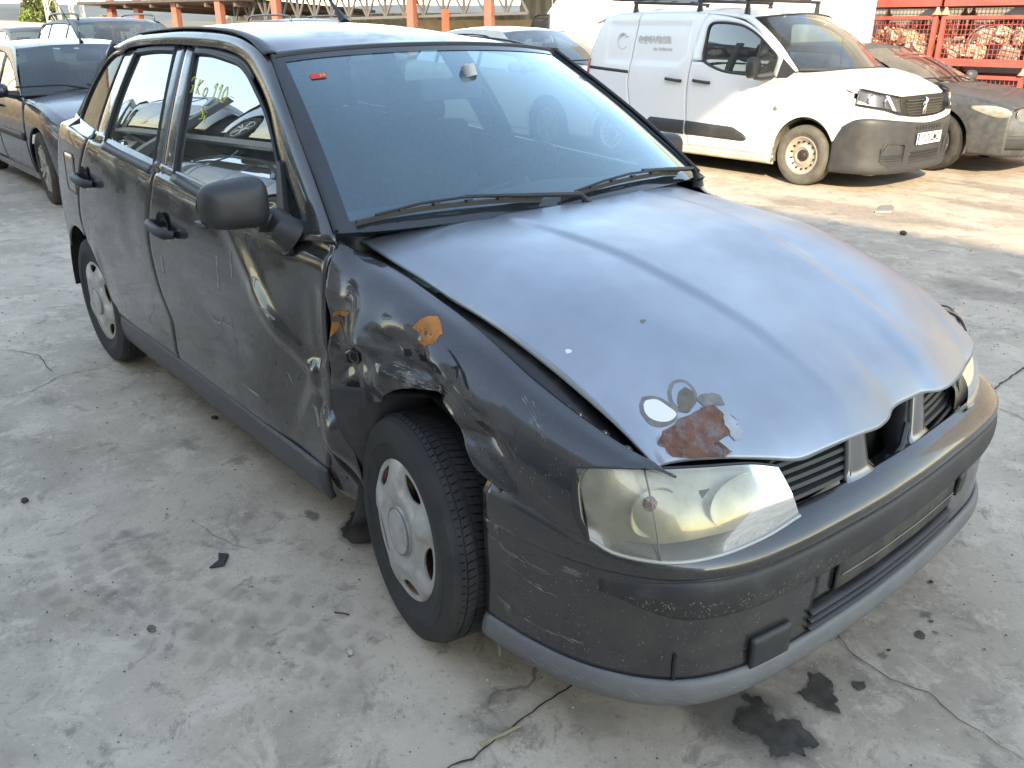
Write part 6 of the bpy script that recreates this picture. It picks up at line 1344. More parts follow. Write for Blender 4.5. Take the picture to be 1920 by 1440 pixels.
# ================================================================ paint damage, laid onto the panels
DMG = {
  'RUSTW1': [(0.006, -0.765, 0.824), (0.011, -0.744, 0.839), (0.021, -0.726, 0.845), (0.035, -0.712, 0.847), (0.055, -0.721, 0.839), (0.086, -0.741, 0.823), (0.083, -0.748, 0.820), (0.091, -0.760, 0.810), (0.084, -0.761, 0.810), (0.086, -0.768, 0.804), (0.078, -0.769, 0.804), (0.065, -0.774, 0.794), (0.034, -0.772, 0.786), (0.039, -0.770, 0.800), (0.045, -0.764, 0.813)],
  'RUSTW2': [(-0.325, -0.789, 0.777), (-0.288, -0.783, 0.792), (-0.219, -0.793, 0.809), (-0.233, -0.790, 0.796), (-0.298, -0.784, 0.778), (-0.325, -0.788, 0.767)],
  'RUSTW3': [(-0.338, -0.790, 0.722), (-0.330, -0.790, 0.752), (-0.300, -0.786, 0.756), (-0.312, -0.786, 0.738), (-0.334, -0.790, 0.712)],
  'HOLE': [(-0.261, -0.788, 0.690), (-0.226, -0.793, 0.707), (-0.206, -0.787, 0.704), (-0.204, -0.785, 0.686), (-0.222, -0.785, 0.672), (-0.273, -0.773, 0.656)],
  'HOLE2': [(-0.016, -0.782, 0.768), (0.010, -0.778, 0.773), (0.015, -0.780, 0.761), (-0.001, -0.784, 0.756), (-0.008, -0.783, 0.760)],
  'SLIT1': [(0.036, -0.773, 0.771), (0.063, -0.769, 0.769), (0.120, -0.791, 0.775), (0.148, -0.794, 0.761), (0.118, -0.790, 0.757), (0.050, -0.770, 0.752)],
  'SLIT2': [(0.121, -0.757, 0.807), (0.149, -0.759, 0.798), (0.194, -0.766, 0.774), (0.225, -0.778, 0.749), (0.218, -0.780, 0.750), (0.183, -0.769, 0.776), (0.147, -0.763, 0.796)],
  'SLIT3': [(0.162, -0.779, 0.776), (0.175, -0.767, 0.782), (0.185, -0.775, 0.770), (0.188, -0.783, 0.761), (0.175, -0.775, 0.775)],
  'SCUFF': [(-0.029, -0.795, 0.739), (0.015, -0.786, 0.737), (0.048, -0.775, 0.731), (0.066, -0.774, 0.715), (0.117, -0.772, 0.706), (0.084, -0.778, 0.698), (0.035, -0.792, 0.701), (0.018, -0.800, 0.689), (0.024, -0.794, 0.707), (-0.010, -0.799, 0.720)],
  'SCUFF2': [(-0.074, -0.821, 0.719), (-0.046, -0.814, 0.717), (-0.002, -0.801, 0.707), (-0.007, -0.802, 0.704), (-0.050, -0.817, 0.712)],
  'SCUFF3': [(0.329, -0.724, 0.754), (0.360, -0.719, 0.747), (0.403, -0.733, 0.728), (0.440, -0.752, 0.701), (0.435, -0.755, 0.698), (0.399, -0.744, 0.722), (0.385, -0.755, 0.716), (0.372, -0.739, 0.734)],
  'SCUFF4': [(-0.329, -0.788, 0.706), (-0.312, -0.784, 0.714), (-0.270, -0.794, 0.710), (-0.302, -0.784, 0.698)],
  'EDGE': [(0.112, -0.725, 0.824), (0.121, -0.713, 0.826), (0.221, -0.705, 0.795), (0.327, -0.698, 0.762), (0.391, -0.707, 0.743), (0.386, -0.713, 0.743), (0.318, -0.710, 0.762), (0.224, -0.717, 0.791)],
  'RUSTB': [(0.583, -0.580, 0.718), (0.589, -0.544, 0.736), (0.598, -0.523, 0.741), (0.604, -0.504, 0.745), (0.604, -0.489, 0.751), (0.612, -0.464, 0.750), (0.631, -0.452, 0.739), (0.651, -0.437, 0.728), (0.661, -0.441, 0.719), (0.665, -0.470, 0.708), (0.656, -0.512, 0.700), (0.678, -0.500, 0.688), (0.685, -0.490, 0.685), (0.684, -0.506, 0.678), (0.618, -0.589, 0.679), (0.602, -0.593, 0.693), (0.587, -0.599, 0.705)],
  'PETAL': [(0.524, -0.585, 0.757), (0.520, -0.570, 0.767), (0.535, -0.550, 0.769), (0.558, -0.539, 0.761), (0.581, -0.536, 0.746), (0.588, -0.551, 0.732), (0.578, -0.575, 0.725), (0.560, -0.591, 0.729), (0.538, -0.593, 0.743)],
  'PETALIN': [(0.529, -0.578, 0.757), (0.529, -0.569, 0.763), (0.541, -0.553, 0.764), (0.562, -0.544, 0.755), (0.582, -0.539, 0.744), (0.581, -0.557, 0.734), (0.569, -0.573, 0.733), (0.553, -0.584, 0.738), (0.539, -0.585, 0.747)],
  'PETAL2': [(0.546, -0.527, 0.774), (0.538, -0.507, 0.787), (0.545, -0.485, 0.790), (0.561, -0.474, 0.783), (0.583, -0.479, 0.768), (0.594, -0.496, 0.755), (0.593, -0.521, 0.746), (0.580, -0.535, 0.748), (0.562, -0.537, 0.759)],
  'PETAL2I': [(0.551, -0.521, 0.774), (0.545, -0.505, 0.784), (0.549, -0.490, 0.786), (0.562, -0.482, 0.780), (0.579, -0.486, 0.768), (0.589, -0.501, 0.757), (0.587, -0.517, 0.752), (0.576, -0.528, 0.754), (0.563, -0.529, 0.762)],
  'PETAL2B': [(0.560, -0.509, 0.774), (0.560, -0.491, 0.779), (0.576, -0.483, 0.771), (0.591, -0.493, 0.758), (0.597, -0.515, 0.746), (0.585, -0.530, 0.746), (0.570, -0.524, 0.760)],
  'CHIP3': [(0.655, -0.462, 0.718), (0.660, -0.444, 0.719), (0.673, -0.440, 0.710), (0.680, -0.453, 0.700), (0.676, -0.471, 0.699), (0.666, -0.474, 0.707)],
  'GREYB': [(0.589, -0.487, 0.761), (0.588, -0.470, 0.766), (0.593, -0.446, 0.768), (0.610, -0.434, 0.758), (0.622, -0.441, 0.748), (0.611, -0.467, 0.751), (0.604, -0.485, 0.751)],
  'PALEB': [(0.618, -0.460, 0.747), (0.634, -0.447, 0.738), (0.657, -0.440, 0.722), (0.661, -0.469, 0.712), (0.647, -0.471, 0.723), (0.634, -0.456, 0.736)],
  'CHIPW': [(0.338, -0.608, 0.824), (0.340, -0.604, 0.826), (0.349, -0.602, 0.825), (0.352, -0.606, 0.821), (0.346, -0.611, 0.819)],
  'CHIPG': [(0.391, -0.439, 0.865), (0.392, -0.430, 0.866), (0.399, -0.429, 0.863), (0.401, -0.440, 0.861), (0.396, -0.444, 0.862)],
  'SCRD0': [(-1.086, -0.813, 0.591), (-1.048, -0.812, 0.579), (-0.998, -0.814, 0.585), (-1.022, -0.812, 0.571), (-1.064, -0.812, 0.569)],
  'SCRD1': [(-1.032, -0.813, 0.587), (-0.908, -0.817, 0.595), (-0.904, -0.816, 0.586), (-0.938, -0.815, 0.583)],
  'SCRD2': [(-0.916, -0.810, 0.406), (-0.792, -0.805, 0.397), (-0.798, -0.805, 0.387), (-0.909, -0.809, 0.398)],
  'SCRD3': [(-0.550, -0.774, 0.556), (-0.528, -0.774, 0.562), (-0.505, -0.773, 0.543), (-0.526, -0.772, 0.541)],
  'SCRD4': [(-0.673, -0.821, 0.720), (-0.638, -0.819, 0.718), (-0.595, -0.813, 0.699), (-0.599, -0.815, 0.694)],
  'SCRD5': [(-0.490, -0.775, 0.469), (-0.469, -0.777, 0.465), (-0.457, -0.784, 0.409), (-0.468, -0.784, 0.404)],
  'SCRD6': [(-0.625, -0.789, 0.536), (-0.612, -0.782, 0.514), (-0.605, -0.777, 0.486), (-0.616, -0.780, 0.495)],
  'SCRD7': [(-1.485, -0.814, 0.703), (-1.464, -0.814, 0.708), (-1.456, -0.817, 0.633), (-1.473, -0.817, 0.629)],
  'SCRD8': [(-0.994, -0.804, 0.798), (-0.982, -0.804, 0.800), (-0.975, -0.814, 0.702), (-0.988, -0.814, 0.699)],
  'SCRD9': [(-0.895, -0.800, 0.833), (-0.883, -0.800, 0.835), (-0.876, -0.809, 0.757), (-0.884, -0.809, 0.755)],
  'CREAM': [(-0.591, -0.799, 0.817), (-0.520, -0.796, 0.809), (-0.445, -0.789, 0.806), (-0.427, -0.789, 0.798), (-0.485, -0.793, 0.790), (-0.561, -0.800, 0.793)],
  'SCRB0': [(0.337, -0.806, 0.494), (0.347, -0.805, 0.495), (0.351, -0.804, 0.478), (0.342, -0.803, 0.461), (0.337, -0.805, 0.477)],
  'SCRB1': [(0.329, -0.806, 0.525), (0.391, -0.801, 0.527), (0.424, -0.797, 0.525), (0.420, -0.798, 0.518), (0.365, -0.803, 0.516)],
  'SCRB2': [(0.346, -0.802, 0.435), (0.413, -0.796, 0.432), (0.494, -0.781, 0.430), (0.490, -0.782, 0.421), (0.413, -0.795, 0.418)],
  'SCRB3': [(0.498, -0.781, 0.458), (0.530, -0.773, 0.463), (0.560, -0.763, 0.459), (0.545, -0.767, 0.448), (0.514, -0.776, 0.447)],
  'SCRB4': [(0.345, -0.802, 0.399), (0.417, -0.794, 0.394), (0.515, -0.775, 0.382), (0.511, -0.776, 0.375), (0.412, -0.795, 0.382)],
  'SCRB5': [(0.346, -0.798, 0.295), (0.374, -0.796, 0.291), (0.390, -0.794, 0.281), (0.363, -0.797, 0.271)],
  'SCRB6': [(0.384, -0.795, 0.278), (0.481, -0.780, 0.282), (0.547, -0.762, 0.287), (0.544, -0.763, 0.281), (0.472, -0.782, 0.276)],
  'SCRB7': [(0.330, -0.804, 0.446), (0.362, -0.801, 0.443), (0.393, -0.798, 0.436), (0.383, -0.799, 0.426), (0.351, -0.802, 0.434)]}

def ragged(P, amp, seed, n=3):
    """subdivide an outline and roughen it"""
    out = []; N = len(P)
    for i in range(N):
        a, b = Vector(P[i]), Vector(P[(i+1) % N])
        for k in range(n):
            p = a.lerp(b, k/n); q = noise.noise_vector(p*60+Vector((seed, 0, 0)))*amp; out.append(p+Vector(q))
    return out
def decal(name, pts, tree, m, parent, off=.0006, res=.012, ref=(0, -.7, .7), amp=.003, seed=1, n=3, sm=False):
    if sm: pts = crl([Vector(q) for q in pts]+[Vector(pts[0])], 5*len(pts)+1)[:-1]; n = 1
    P = ragged(pts, amp, seed, n); c = sum(P, Vector())/len(P); nn = Vector()
    for i in range(len(P)): nn += (P[i]-c).cross(P[(i+1) % len(P)]-c)
    nn.normalize(); ref = Vector(ref)
    if nn.dot(ref) < 0: nn = -nn
    u = nn.orthogonal().normalized(); v = nn.cross(u); bm = bmesh.new()
    P2 = [((p-c).dot(u), (p-c).dot(v)) for p in P]
    bm.faces.new([bm.verts.new((a, b, 0)) for a, b in P2])
    bmesh.ops.triangulate(bm, faces=bm.faces[:])
    for ax in (0, 1):
        lo = min(p[ax] for p in P2); hi = max(p[ax] for p in P2); k = lo+res
        while k < hi:
            co = (k, 0, 0) if ax == 0 else (0, k, 0); no = (1, 0, 0) if ax == 0 else (0, 1, 0)
            bmesh.ops.bisect_plane(bm, geom=bm.verts[:]+bm.edges[:]+bm.faces[:], plane_co=co, plane_no=no); k += res
    bmesh.ops.triangulate(bm, faces=bm.faces[:]); bm.verts.index_update(); V = []
    for w_ in bm.verts:
        p = c+u*w_.co.x+v*w_.co.y; h, n_, _, _ = tree.find_nearest(p)
        if n_.dot(ref) < 0: n_ = -n_
        V.append(h+n_*off)
    F = [[w_.index for w_ in f_.verts] for f_ in bm.faces]; bm.free()
    F = [f_ if (V[f_[1]]-V[f_[0]]).cross(V[f_[2]]-V[f_[0]]).dot(ref) > 0 else f_[::-1] for f_ in F]
    return mk(name, V, F, m, parent, smooth=60)
def softmat(name, col, amt, sc):
    m = bpy.data.materials.new(name); m.use_nodes = True; t = m.node_tree; L = t.links.new; b = t.nodes['Principled BSDF']; b.inputs['Base Color'].default_value = (*col, 1); b.inputs['Roughness'].default_value = .8
    at = t.nodes.new('ShaderNodeAttribute'); at.attribute_name = 'fade'; tc = t.nodes.new('ShaderNodeTexCoord'); n = t.nodes.new('ShaderNodeTexNoise'); n.inputs['Scale'].default_value = sc; n.inputs['Detail'].default_value = 9; n.inputs['Roughness'].default_value = .7; L(tc.outputs['Object'], n.inputs['Vector'])
    ad = t.nodes.new('ShaderNodeMath'); ad.operation = 'ADD'; L(at.outputs['Fac'], ad.inputs[0]); L(n.outputs['Fac'], ad.inputs[1])
    r = t.nodes.new('ShaderNodeMapRange'); L(ad.outputs[0], r.inputs[0]); r.inputs[1].default_value = .75; r.inputs[2].default_value = 1.35; r.inputs[3].default_value = 0; r.inputs[4].default_value = amt; L(r.outputs[0], b.inputs['Alpha']); return m
tW, tB = bvh_of(WING), bvh_of(BONNET); tD = bvh_of(DOORS[-1][0])
ORANGE = mat('orange_rust', (.42, .15, .035), .8, 0, var=.35, vs=30, bump=.4, bs=80)
SCUFFM = mat('scuff_pale', (.22, .22, .22), .6, 0, var=.5, vs=60); SCUFFD = mat('scuff_grey', (.11, .11, .11), .6, 0, var=.5, vs=60)
BARE = mat('bare_metal_patch', (.36, .37, .39), .45, .6, 0, var=.2, vs=30); PRIMER = mat('primer_grey', (.17, .17, .16), .6, 0, var=.3, vs=40)
RUSTP = mat('rust_pitted', (.17, .075, .05), .8, 0, var=.4, vs=22, dirt=(.20, .20, .22), dscale=26, dlo=.48, dhi=.60, damt=.8, bump=.6, bs=90)
WHT = mat('sticker_white', (.78, .78, .78), .4)
decal('rust_patch', DMG['RUSTW1'], tW, ORANGE, WING, seed=1); decal('rust_patch', DMG['RUSTW2'], tW, ORANGE, WING, seed=2); decal('rust_patch', DMG['RUSTW3'], tW, ORANGE, WING, seed=3, ref=(0, -1, .1))
for k in ('HOLE', 'HOLE2', 'SLIT1', 'SLIT2', 'SLIT3'): decal('torn_hole', DMG[k], tW, DARK, WING, amp=.001, ref=(0, -1, .2), sm=True)
for k in ('HOLE',): MB().tube([Vector(p)+Vector((0, -.002, 0)) for p in DMG[k]], .003, 5, closed=True).build('hole_lip', PAINT, WING)
def scratches(pts, tree, parent, n, seed, ref, ln=.03, wd=.0009, ms=(SCUFFM, SCUFFD)):
    r3 = random.Random(seed); P = [Vector(q) for q in pts]; c = sum(P, Vector())/len(P); far = max(P, key=lambda q: (q-c).length); ax = (far-c).normalized(); T = [(P[i], P[(i+1) % len(P)]) for i in range(len(P))]
    nrm_ = Vector(ref).normalized(); sd_ = nrm_.cross(ax).normalized()
    for m_ in (0, 1):
        mb = MB()
        for i in range(n):
            if (i % 3 == 0) != (m_ == 0): continue
            a_, b_ = r3.choice(T); u, v = sorted((r3.random(), r3.random())); p = c*(1-v)+a_*(u)+b_*(v-u); l = ln*r3.uniform(.25, 1); w_ = wd*r3.uniform(.3, 1.6); d = (ax+sd_*r3.uniform(-.25, .25)).normalized(); Q = []
            for q in (p-d*l/2, p+sd_*w_-d*l*.1, p+d*l/2, p-sd_*w_+d*l*.1):
                h, n_, _, _ = tree.find_nearest(q); n_ = -n_ if n_.dot(nrm_) < 0 else n_; Q.append(h+n_*.0005)
            mb.add(Q, [(0, 1, 2, 3)])
        if mb.F: o = mb.build('scuff_marks', ms[m_], parent, smooth=0); o['kind'] = 'stuff'
scratches(DMG['SCUFF'], tW, WING, 130, 1, (0, -1, .2), .035, .0016); scratches(DMG['SCUFF2'], tW, WING, 14, 2, (0, -1, .2), .03); scratches(DMG['SCUFF4'], tW, WING, 16, 3, (0, -1, .2), .015, .0012); scratches(DMG['SCUFF3'], tW, WING, 46, 4, (0, -1, .2), .03, .0010)
def soft3(name, pts, tree, m, parent, ref, k1=1.3):
    P = crl([Vector(q) for q in pts]+[Vector(pts[0])], 4*len(pts)+1)[:-1]; c = sum(P, Vector())/len(P); N = len(P); V = [c]; A = [1.]; ref = Vector(ref)
    NR = 9
    for r in range(1, NR+1):
        k = k1*r/NR; a = 1-sst(.45*k1, k1, k)
        for p in P: V.append(c+(p-c)*k); A.append(a)
    VV = []
    for q in V: h, n_, _, _ = tree.find_nearest(q); n_ = -n_ if n_.dot(ref) < 0 else n_; VV.append(h+n_*.0004)
    F = [(0, 1+i, 1+(i+1) % N) for i in range(N)]
    for r in range(NR-1): F += [(1+r*N+i, 1+(r+1)*N+i, 1+(r+1)*N+(i+1) % N, 1+r*N+(i+1) % N) for i in range(N)]
    o = mk(name, VV, F, m, parent, smooth=60); at = o.data.attributes.new('fade', 'FLOAT', 'POINT'); at.data.foreach_set('value', A); return o
BLEED = softmat('rust_bleed', (.14, .08, .055), .65, 40); WEAR = softmat('clearcoat_wear', (.17, .20, .25), .25, 6); GRIME = softmat('dull_grime', (.18, .175, .165), .2, 6)
soft3('rust_bleed', DMG['RUSTB'], tB, BLEED, BONNET, (0, 0, 1), 1.25); soft3('rust_bleed', DMG['RUSTW1'], tW, BLEED, WING, (0, -.7, .7), 1.35)
o = decal('bonnet_rust', DMG['RUSTB'], tB, RUSTP, BONNET, amp=.006, seed=4, ref=(0, 0, 1)); o['label'] = 'pitted rust patch on the bonnet corner'
decal('bonnet_chip', DMG['PETAL'], tB, PRIMER, BONNET, amp=.001, sm=True, ref=(0, 0, 1), off=.0009); decal('bonnet_chip', DMG['PETALIN'], tB, WHT, BONNET, amp=.0005, sm=True, ref=(0, 0, 1), off=.0018)
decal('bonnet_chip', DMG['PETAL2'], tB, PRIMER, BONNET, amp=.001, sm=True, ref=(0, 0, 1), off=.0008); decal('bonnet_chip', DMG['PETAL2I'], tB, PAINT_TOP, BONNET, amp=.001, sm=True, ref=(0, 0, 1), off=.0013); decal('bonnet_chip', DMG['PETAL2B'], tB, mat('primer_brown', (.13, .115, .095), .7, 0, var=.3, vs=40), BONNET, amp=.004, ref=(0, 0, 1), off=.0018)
decal('bonnet_chip', DMG['CHIP3'], tB, BARE, BONNET, amp=.002, ref=(0, 0, 1), off=.0018); decal('bonnet_chip', DMG['GREYB'], tB, PRIMER, BONNET, amp=.004, ref=(0, 0, 1), off=.0014); decal('bonnet_chip', DMG['PALEB'], tB, BARE, BONNET, amp=.004, ref=(0, 0, 1), off=.0018)
decal('bonnet_chip', DMG['CHIPW'], tB, WHT, BONNET, amp=.002, sm=True, ref=(0, 0, 1)); decal('bonnet_chip', DMG['CHIPG'], tB, PRIMER, BONNET, amp=.002, sm=True, ref=(0, 0, 1))
for i in range(10):
    if len(DMG['SCRD%d' % i]) > 2: decal('scratch', DMG['SCRD%d' % i], tD, SCUFFM, DOORS[-1][0], amp=.001, ref=(0, -1, .1), res=.03)
rnd = random.Random(3)
for i in range(26):   # fine vertical scratches low on the door
    x, z = rnd.uniform(-1.0, -.42), rnd.uniform(.33, .62); l = rnd.uniform(.012, .05); w_ = rnd.uniform(.001, .0022); sl = rnd.uniform(-.3, .3)
    decal('scratch', [(x, -.8, z), (x+w_, -.8, z), (x+w_+l*sl, -.8, z+l), (x+l*sl, -.8, z+l)], tD, SCUFFD if i % 3 else SCUFFM, DOORS[-1][0], amp=.0, ref=(0, -1, .1), res=.03, n=1)
tS = bvh_of(lo)
for i in range(8): scratches(DMG['SCRB%d' % i], tS, BUMP, 34, 20+i, (.3, -1, .1), .05, .0009)
tL = bvh_of(bpy.data.objects['bumper_lip'])
for i in range(7):
    t_ = .03+.05*i; A_ = [Vector(bplan(t_+d, .02, z)) for d, z in ((0, .20), (.05, .19), (.05, .215), (0, .225))]
    scratches(A_, tL, BUMP, 16, 60+i, (.6, -.8, 0), .035, .0006, (mat('scuff_light', (.27, .27, .26), .6), mat('scuff_mid', (.20, .2, .2), .6)))
SPL = mat('mud_fleck', (.33, .28, .21), .9)
fl = MB(); tSt = bvh_of(bpy.data.objects['bumper_strip'])
def flecks(tree, n, ys, zs, ln, bias=None):
    for i in range(n):
        t0_, t1_ = bt(ys[0]), bt(ys[1]); tt, z = rnd.uniform(t0_, t1_), rnd.uniform(*zs); o_ = Vector(bplan(tt, .2, z)); q = Vector(bplan(tt, 0, z)); h, n_, _, _ = tree.ray_cast(o_, (q-o_).normalized())
        if h is None: continue
        if n_.dot(o_-q) < 0: n_ = -n_
        s_ = Vector((0, 0, 1)).cross(n_).normalized(); u_ = n_.cross(s_); l = rnd.uniform(.2, 1)*ln; w_ = rnd.uniform(.0003, .0010); h = h+n_*.0004; a = s_*rnd.uniform(-1.2, 1.2)*l
        fl.add([h-s_*w_, h+s_*w_, h+s_*w_+u_*l+a, h-s_*w_+u_*l+a], [(0, 1, 2, 3)])
flecks(tS, 300, (-.80, -.33), (.245, .47), .004); flecks(tSt, 260, (-.74, -.2), (.388, .435), .006)
fo_ = fl.build('mud_flecks', SPL, BUMP, smooth=0); fo_['kind'] = 'stuff'
fl2 = MB()
for i in range(170):
    x, z = rnd.uniform(.0, .56), rnd.uniform(.56, .80); h, n_, _, _ = tW.ray_cast(Vector((x, -1.2, z)), Vector((0, 1, 0)))
    if h is None: continue
    if n_.y > 0: n_ = -n_
    h = h+n_*.0005; w_ = rnd.uniform(.0005, .0014); l = rnd.uniform(.001, .005); fl2.add([h+Vector((-w_, 0, 0)), h+Vector((w_, 0, 0)), h+Vector((w_, 0, l)), h+Vector((-w_, 0, l))], [(0, 1, 2, 3)])
fo_ = fl2.build('mud_flecks', SPL, WING, smooth=0); fo_['kind'] = 'stuff'
# marker-pen notes on the side glass, dealer sticker
YEL = mat('yellow_marker', (.85, .9, .10), .6)
def pen(name, strokes, par, r=.0013):
    for st in strokes:
        MB().tube([(q.x, -(Hs(q.x, q.z)-.010)-.002, q.z) for q in crl([Vector((x, 0, z)) for x, z in st], 6*len(st))], r, 5).build(name, YEL, par)
def g7(x0, z0, s, L): return [[(x0+a*s, z0+b*s) for a, b in st] for st in L]
FD, RDR = DOORS[-1]
digits = {'G': [[(.7, .9), (.3, 1), (0, .6), (.1, .1), (.5, 0), (.7, .4), (.4, .45)]], 'K': [[(.1, 1), (.1, 0)], [(.7, .95), (.1, .45), (.75, 0)]], 'o': [[(.35, .6), (.05, .4), (.1, .05), (.5, .05), (.6, .4), (.35, .6)]], '1': [[(.1, .7), (.4, 1), (.35, 0)]], '0': [[(.4, 1), (.05, .6), (.1, .1), (.5, 0), (.7, .5), (.4, 1)]], '-': [[(.1, .5), (.6, .45)]], 'S': [[(.7, .95), (.3, 1), (.1, .75), (.55, .45), (.6, .1), (.1, 0)]], 'i': [[(.2, .55), (.25, 0)], [(.22, .8), (.22, .86)]]}
x0 = -1.475
for ch, wd in (('G', .075), ('K', .078), ('o', .085), ('1', .05), ('1', .05), ('0', .065), ('-', .05)): pen('window_writing', g7(x0, 1.243+(x0+1.475)*-.06, .046, digits[ch]), FD); x0 += wd*.8
pen('window_writing', g7(-1.325, 1.168, .04, digits['S']), FD); pen('window_writing', g7(-1.29, 1.162, .036, digits['i']), FD)
def wsq(y, u, o=.004): 
    v = (y+.735)/1.47; return wsp(u, v)+nrm*o
st_c = [wsp(.815, .105), wsp(.815, .150), wsp(.85, .150), wsp(.85, .105)]
o = mk('dealer_sticker', [p+nrm*.001 for p in st_c], [(0, 1, 2, 3)], mat('sticker_red', (.62, .03, .035), .5), WS, smooth=0)
ex = (st_c[1]-st_c[0]).normalized(); ey = (st_c[3]-st_c[0]).normalized(); cc = sum(st_c, Vector())/4
text('sticker_number', '24', .018, mat('sticker_yellow', (.8, .62, .12), .5), WS, frame3(cc+nrm*.002+ex*.012, ex, ey), .0003)
PENB = mat('pen_blue', (.02, .03, .08), .5)
for ch in ([(.72, .905), (.745, .89), (.76, .90), (.74, .915), (.72, .905)], [(.70, .935), (.74, .93), (.695, .955), (.735, .95)]):
    MB().tube([wsp(q.x, q.y)+nrm*.001 for q in crl([Vector((u, v, 0)) for u, v in ch], 16)], .0014, 5).build('window_writing', PENB, WS)
# ================================================================ stains, cracks and litter on the yard
def gdecal(name, P, m, z=.003, amp=.02, seed=0, n=4):
    Q = ragged([(x, y, 0) for x, y in P], amp, seed, n); V = [(q.x, q.y, z) for q in Q]; T = tessellate_polygon([V]); o = mk(name, V, [t if (Vector(V[t[1]])-Vector(V[t[0]])).cross(Vector(V[t[2]])-Vector(V[t[0]])).z > 0 else t[::-1] for t in T], m, GROUND, smooth=0); return o
def soft(name, P, m, z=.0025):
    c = sum((Vector((*p, 0)) for p in P), Vector())/len(P); N = len(P); V = [(c.x, c.y, z)]; A = [1.]
    for k, a in ((.5, .9), (.8, .55), (1.15, 0.)):
        for p in P: q = c+(Vector((*p, 0))-c)*k; V.append((q.x, q.y, z)); A.append(a)
    F = [(0, 1+i, 1+(i+1) % N) for i in range(N)]
    for r in range(2): F += [(1+r*N+i, 1+(r+1)*N+i, 1+(r+1)*N+(i+1) % N, 1+r*N+(i+1) % N) for i in range(N)]
    o = mk(name, V, F, m, GROUND, smooth=0); at = o.data.attributes.new('fade', 'FLOAT', 'POINT'); at.data.foreach_set('value', A); return o
OIL = mat('oil_stain', (.07, .061, .05), .5, 0, var=.45, vs=25, bump=.2, bs=90); DAMP = softmat('damp_stain', (.15, .136, .115), .5, 9); DAMP2 = softmat('faint_stain', (.17, .155, .13), .26, 4); WORN = softmat('worn_patch', (.20, .18, .153), .15, 16)
OIL1 = [(-0.536, -0.705), (-0.56, -0.662), (-0.587, -0.635), (-0.56, -0.589), (-0.47, -0.62), (-0.399, -0.689), (-0.427, -0.722), (-0.479, -0.729)]
OIL2 = [(0.709, -0.354), (0.729, -0.337), (0.777, -0.335), (0.782, -0.361), (0.804, -0.367), (0.812, -0.353), (0.822, -0.331), (0.845, -0.33), (0.886, -0.343), (0.909, -0.354), (0.891, -0.389), (0.902, -0.402), (0.874, -0.415), (0.862, -0.458), (0.838, -0.442), (0.821, -0.438), (0.798, -0.439), (0.779, -0.446), (0.753, -0.447), (0.734, -0.438), (0.73, -0.401), (0.731, -0.372)]
OIL3 = [(0.77, -0.168), (0.787, -0.155), (0.806, -0.156), (0.834, -0.164), (0.842, -0.189), (0.857, -0.199), (0.866, -0.221), (0.883, -0.229), (0.86, -0.25), (0.839, -0.253), (0.815, -0.248), (0.788, -0.252), (0.792, -0.23), (0.791, -0.197)]
for i, P in enumerate((OIL1, OIL2, OIL3)):
    c_ = sum((Vector((*q, 0)) for q in P), Vector())/len(P); soft('oil_halo', [tuple((c_+(Vector((*q, 0))-c_)*1.35)[:2]) for q in P], DAMP, .0018+.0001*i); gdecal('oil_stain', P, OIL, .0035, .014, i)
for i, ((x, y), r_) in enumerate([((0.872, -0.117), 0.017), ((0.882, 0.17), 0.014), ((0.877, 0.247), 0.006), ((0.858, 0.054), 0.005), ((0.799, 0.412), 0.005)]): gdecal('oil_spot', blob(x, y, r_, 12, .5, seed=i), OIL, .0035, .004, i, 2)
for i, (x, y, r_, a, b) in enumerate([(.856, .265, .018, 1, 1), (.857, .025, .012, 1, 1), (.904, .212, .009, 1, 1), (-.655, -.739, .03, 1.3, .7), (-1.35, 6.3, .35, 1.5, .6), (-1.55, 7.3, .5, 1.4, .5), (-2.0, 5.2, .5, 2.2, .6), (-.23, 3.5, .3, 1.2, .6), (.70, -.42, .16, 1.2, .6)]): soft('damp_stain', blob(x, y, r_*1.15, 20, .5, a, b, seed=i+20), DAMP if r_ < .2 else DAMP2, .002+.0001*i)
PATCH = [[(-0.668, -1.387), (-0.7, -1.314), (-0.64, -1.282), (-0.527, -1.327), (-0.594, -1.389)], [(-0.587, -1.293), (-0.574, -1.224), (-0.461, -1.252), (-0.456, -1.296)], [(-0.41, -1.243), (-0.378, -1.155), (-0.237, -1.229), (-0.309, -1.282)], [(-0.347, -1.153), (-0.313, -1.063), (-0.205, -1.101), (-0.183, -1.211)], [(0.306, -0.934), (0.307, -0.858), (0.425, -0.748), (0.463, -0.823), (0.371, -0.953)], [(0.441, -0.678), (0.55, -0.577), (0.614, -0.648), (0.568, -0.736), (0.51, -0.745)], [(0.267, -0.827), (0.327, -0.744), (0.379, -0.723), (0.368, -0.813), (0.306, -0.873)], [(-0.179, -1.054), (-0.171, -0.981), (-0.08, -0.971), (-0.054, -1.061)]]
TRK = [(-.98, -1.36), (-.80, -1.38), (-.63, -1.36), (-.50, -1.29), (-.34, -1.23), (-.22, -1.12), (-.08, -1.02), (.06, -.96)]
Q_ = even([Vector((x, y, 0)) for x, y in TRK], 19)
for k in range(18):     # tread prints left by a heavy tyre
    d_ = (Q_[k+1]-Q_[k]).normalized(); n_ = Vector((-d_.y, d_.x, 0)); l_ = (Q_[k+1]-Q_[k]).length*.80
    for j in range(4):
        c_ = Q_[k]+n_*(.085*(j-1.2)+.004*(k % 3))+d_*(.02*(j % 2))
        PATCH.append([tuple((c_+d_*u*l_+n_*v*.066)[:2]) for u, v in ((-.5, -.5), (.5, -.45), (.5, .5), (-.45, .5))])
for i, P in enumerate(PATCH): soft('worn_patch', [(q.x, q.y) for q in ragged([(x, y, 0) for x, y in P], .012, 40+i, 4)], WORN, .0015+.0001*i)
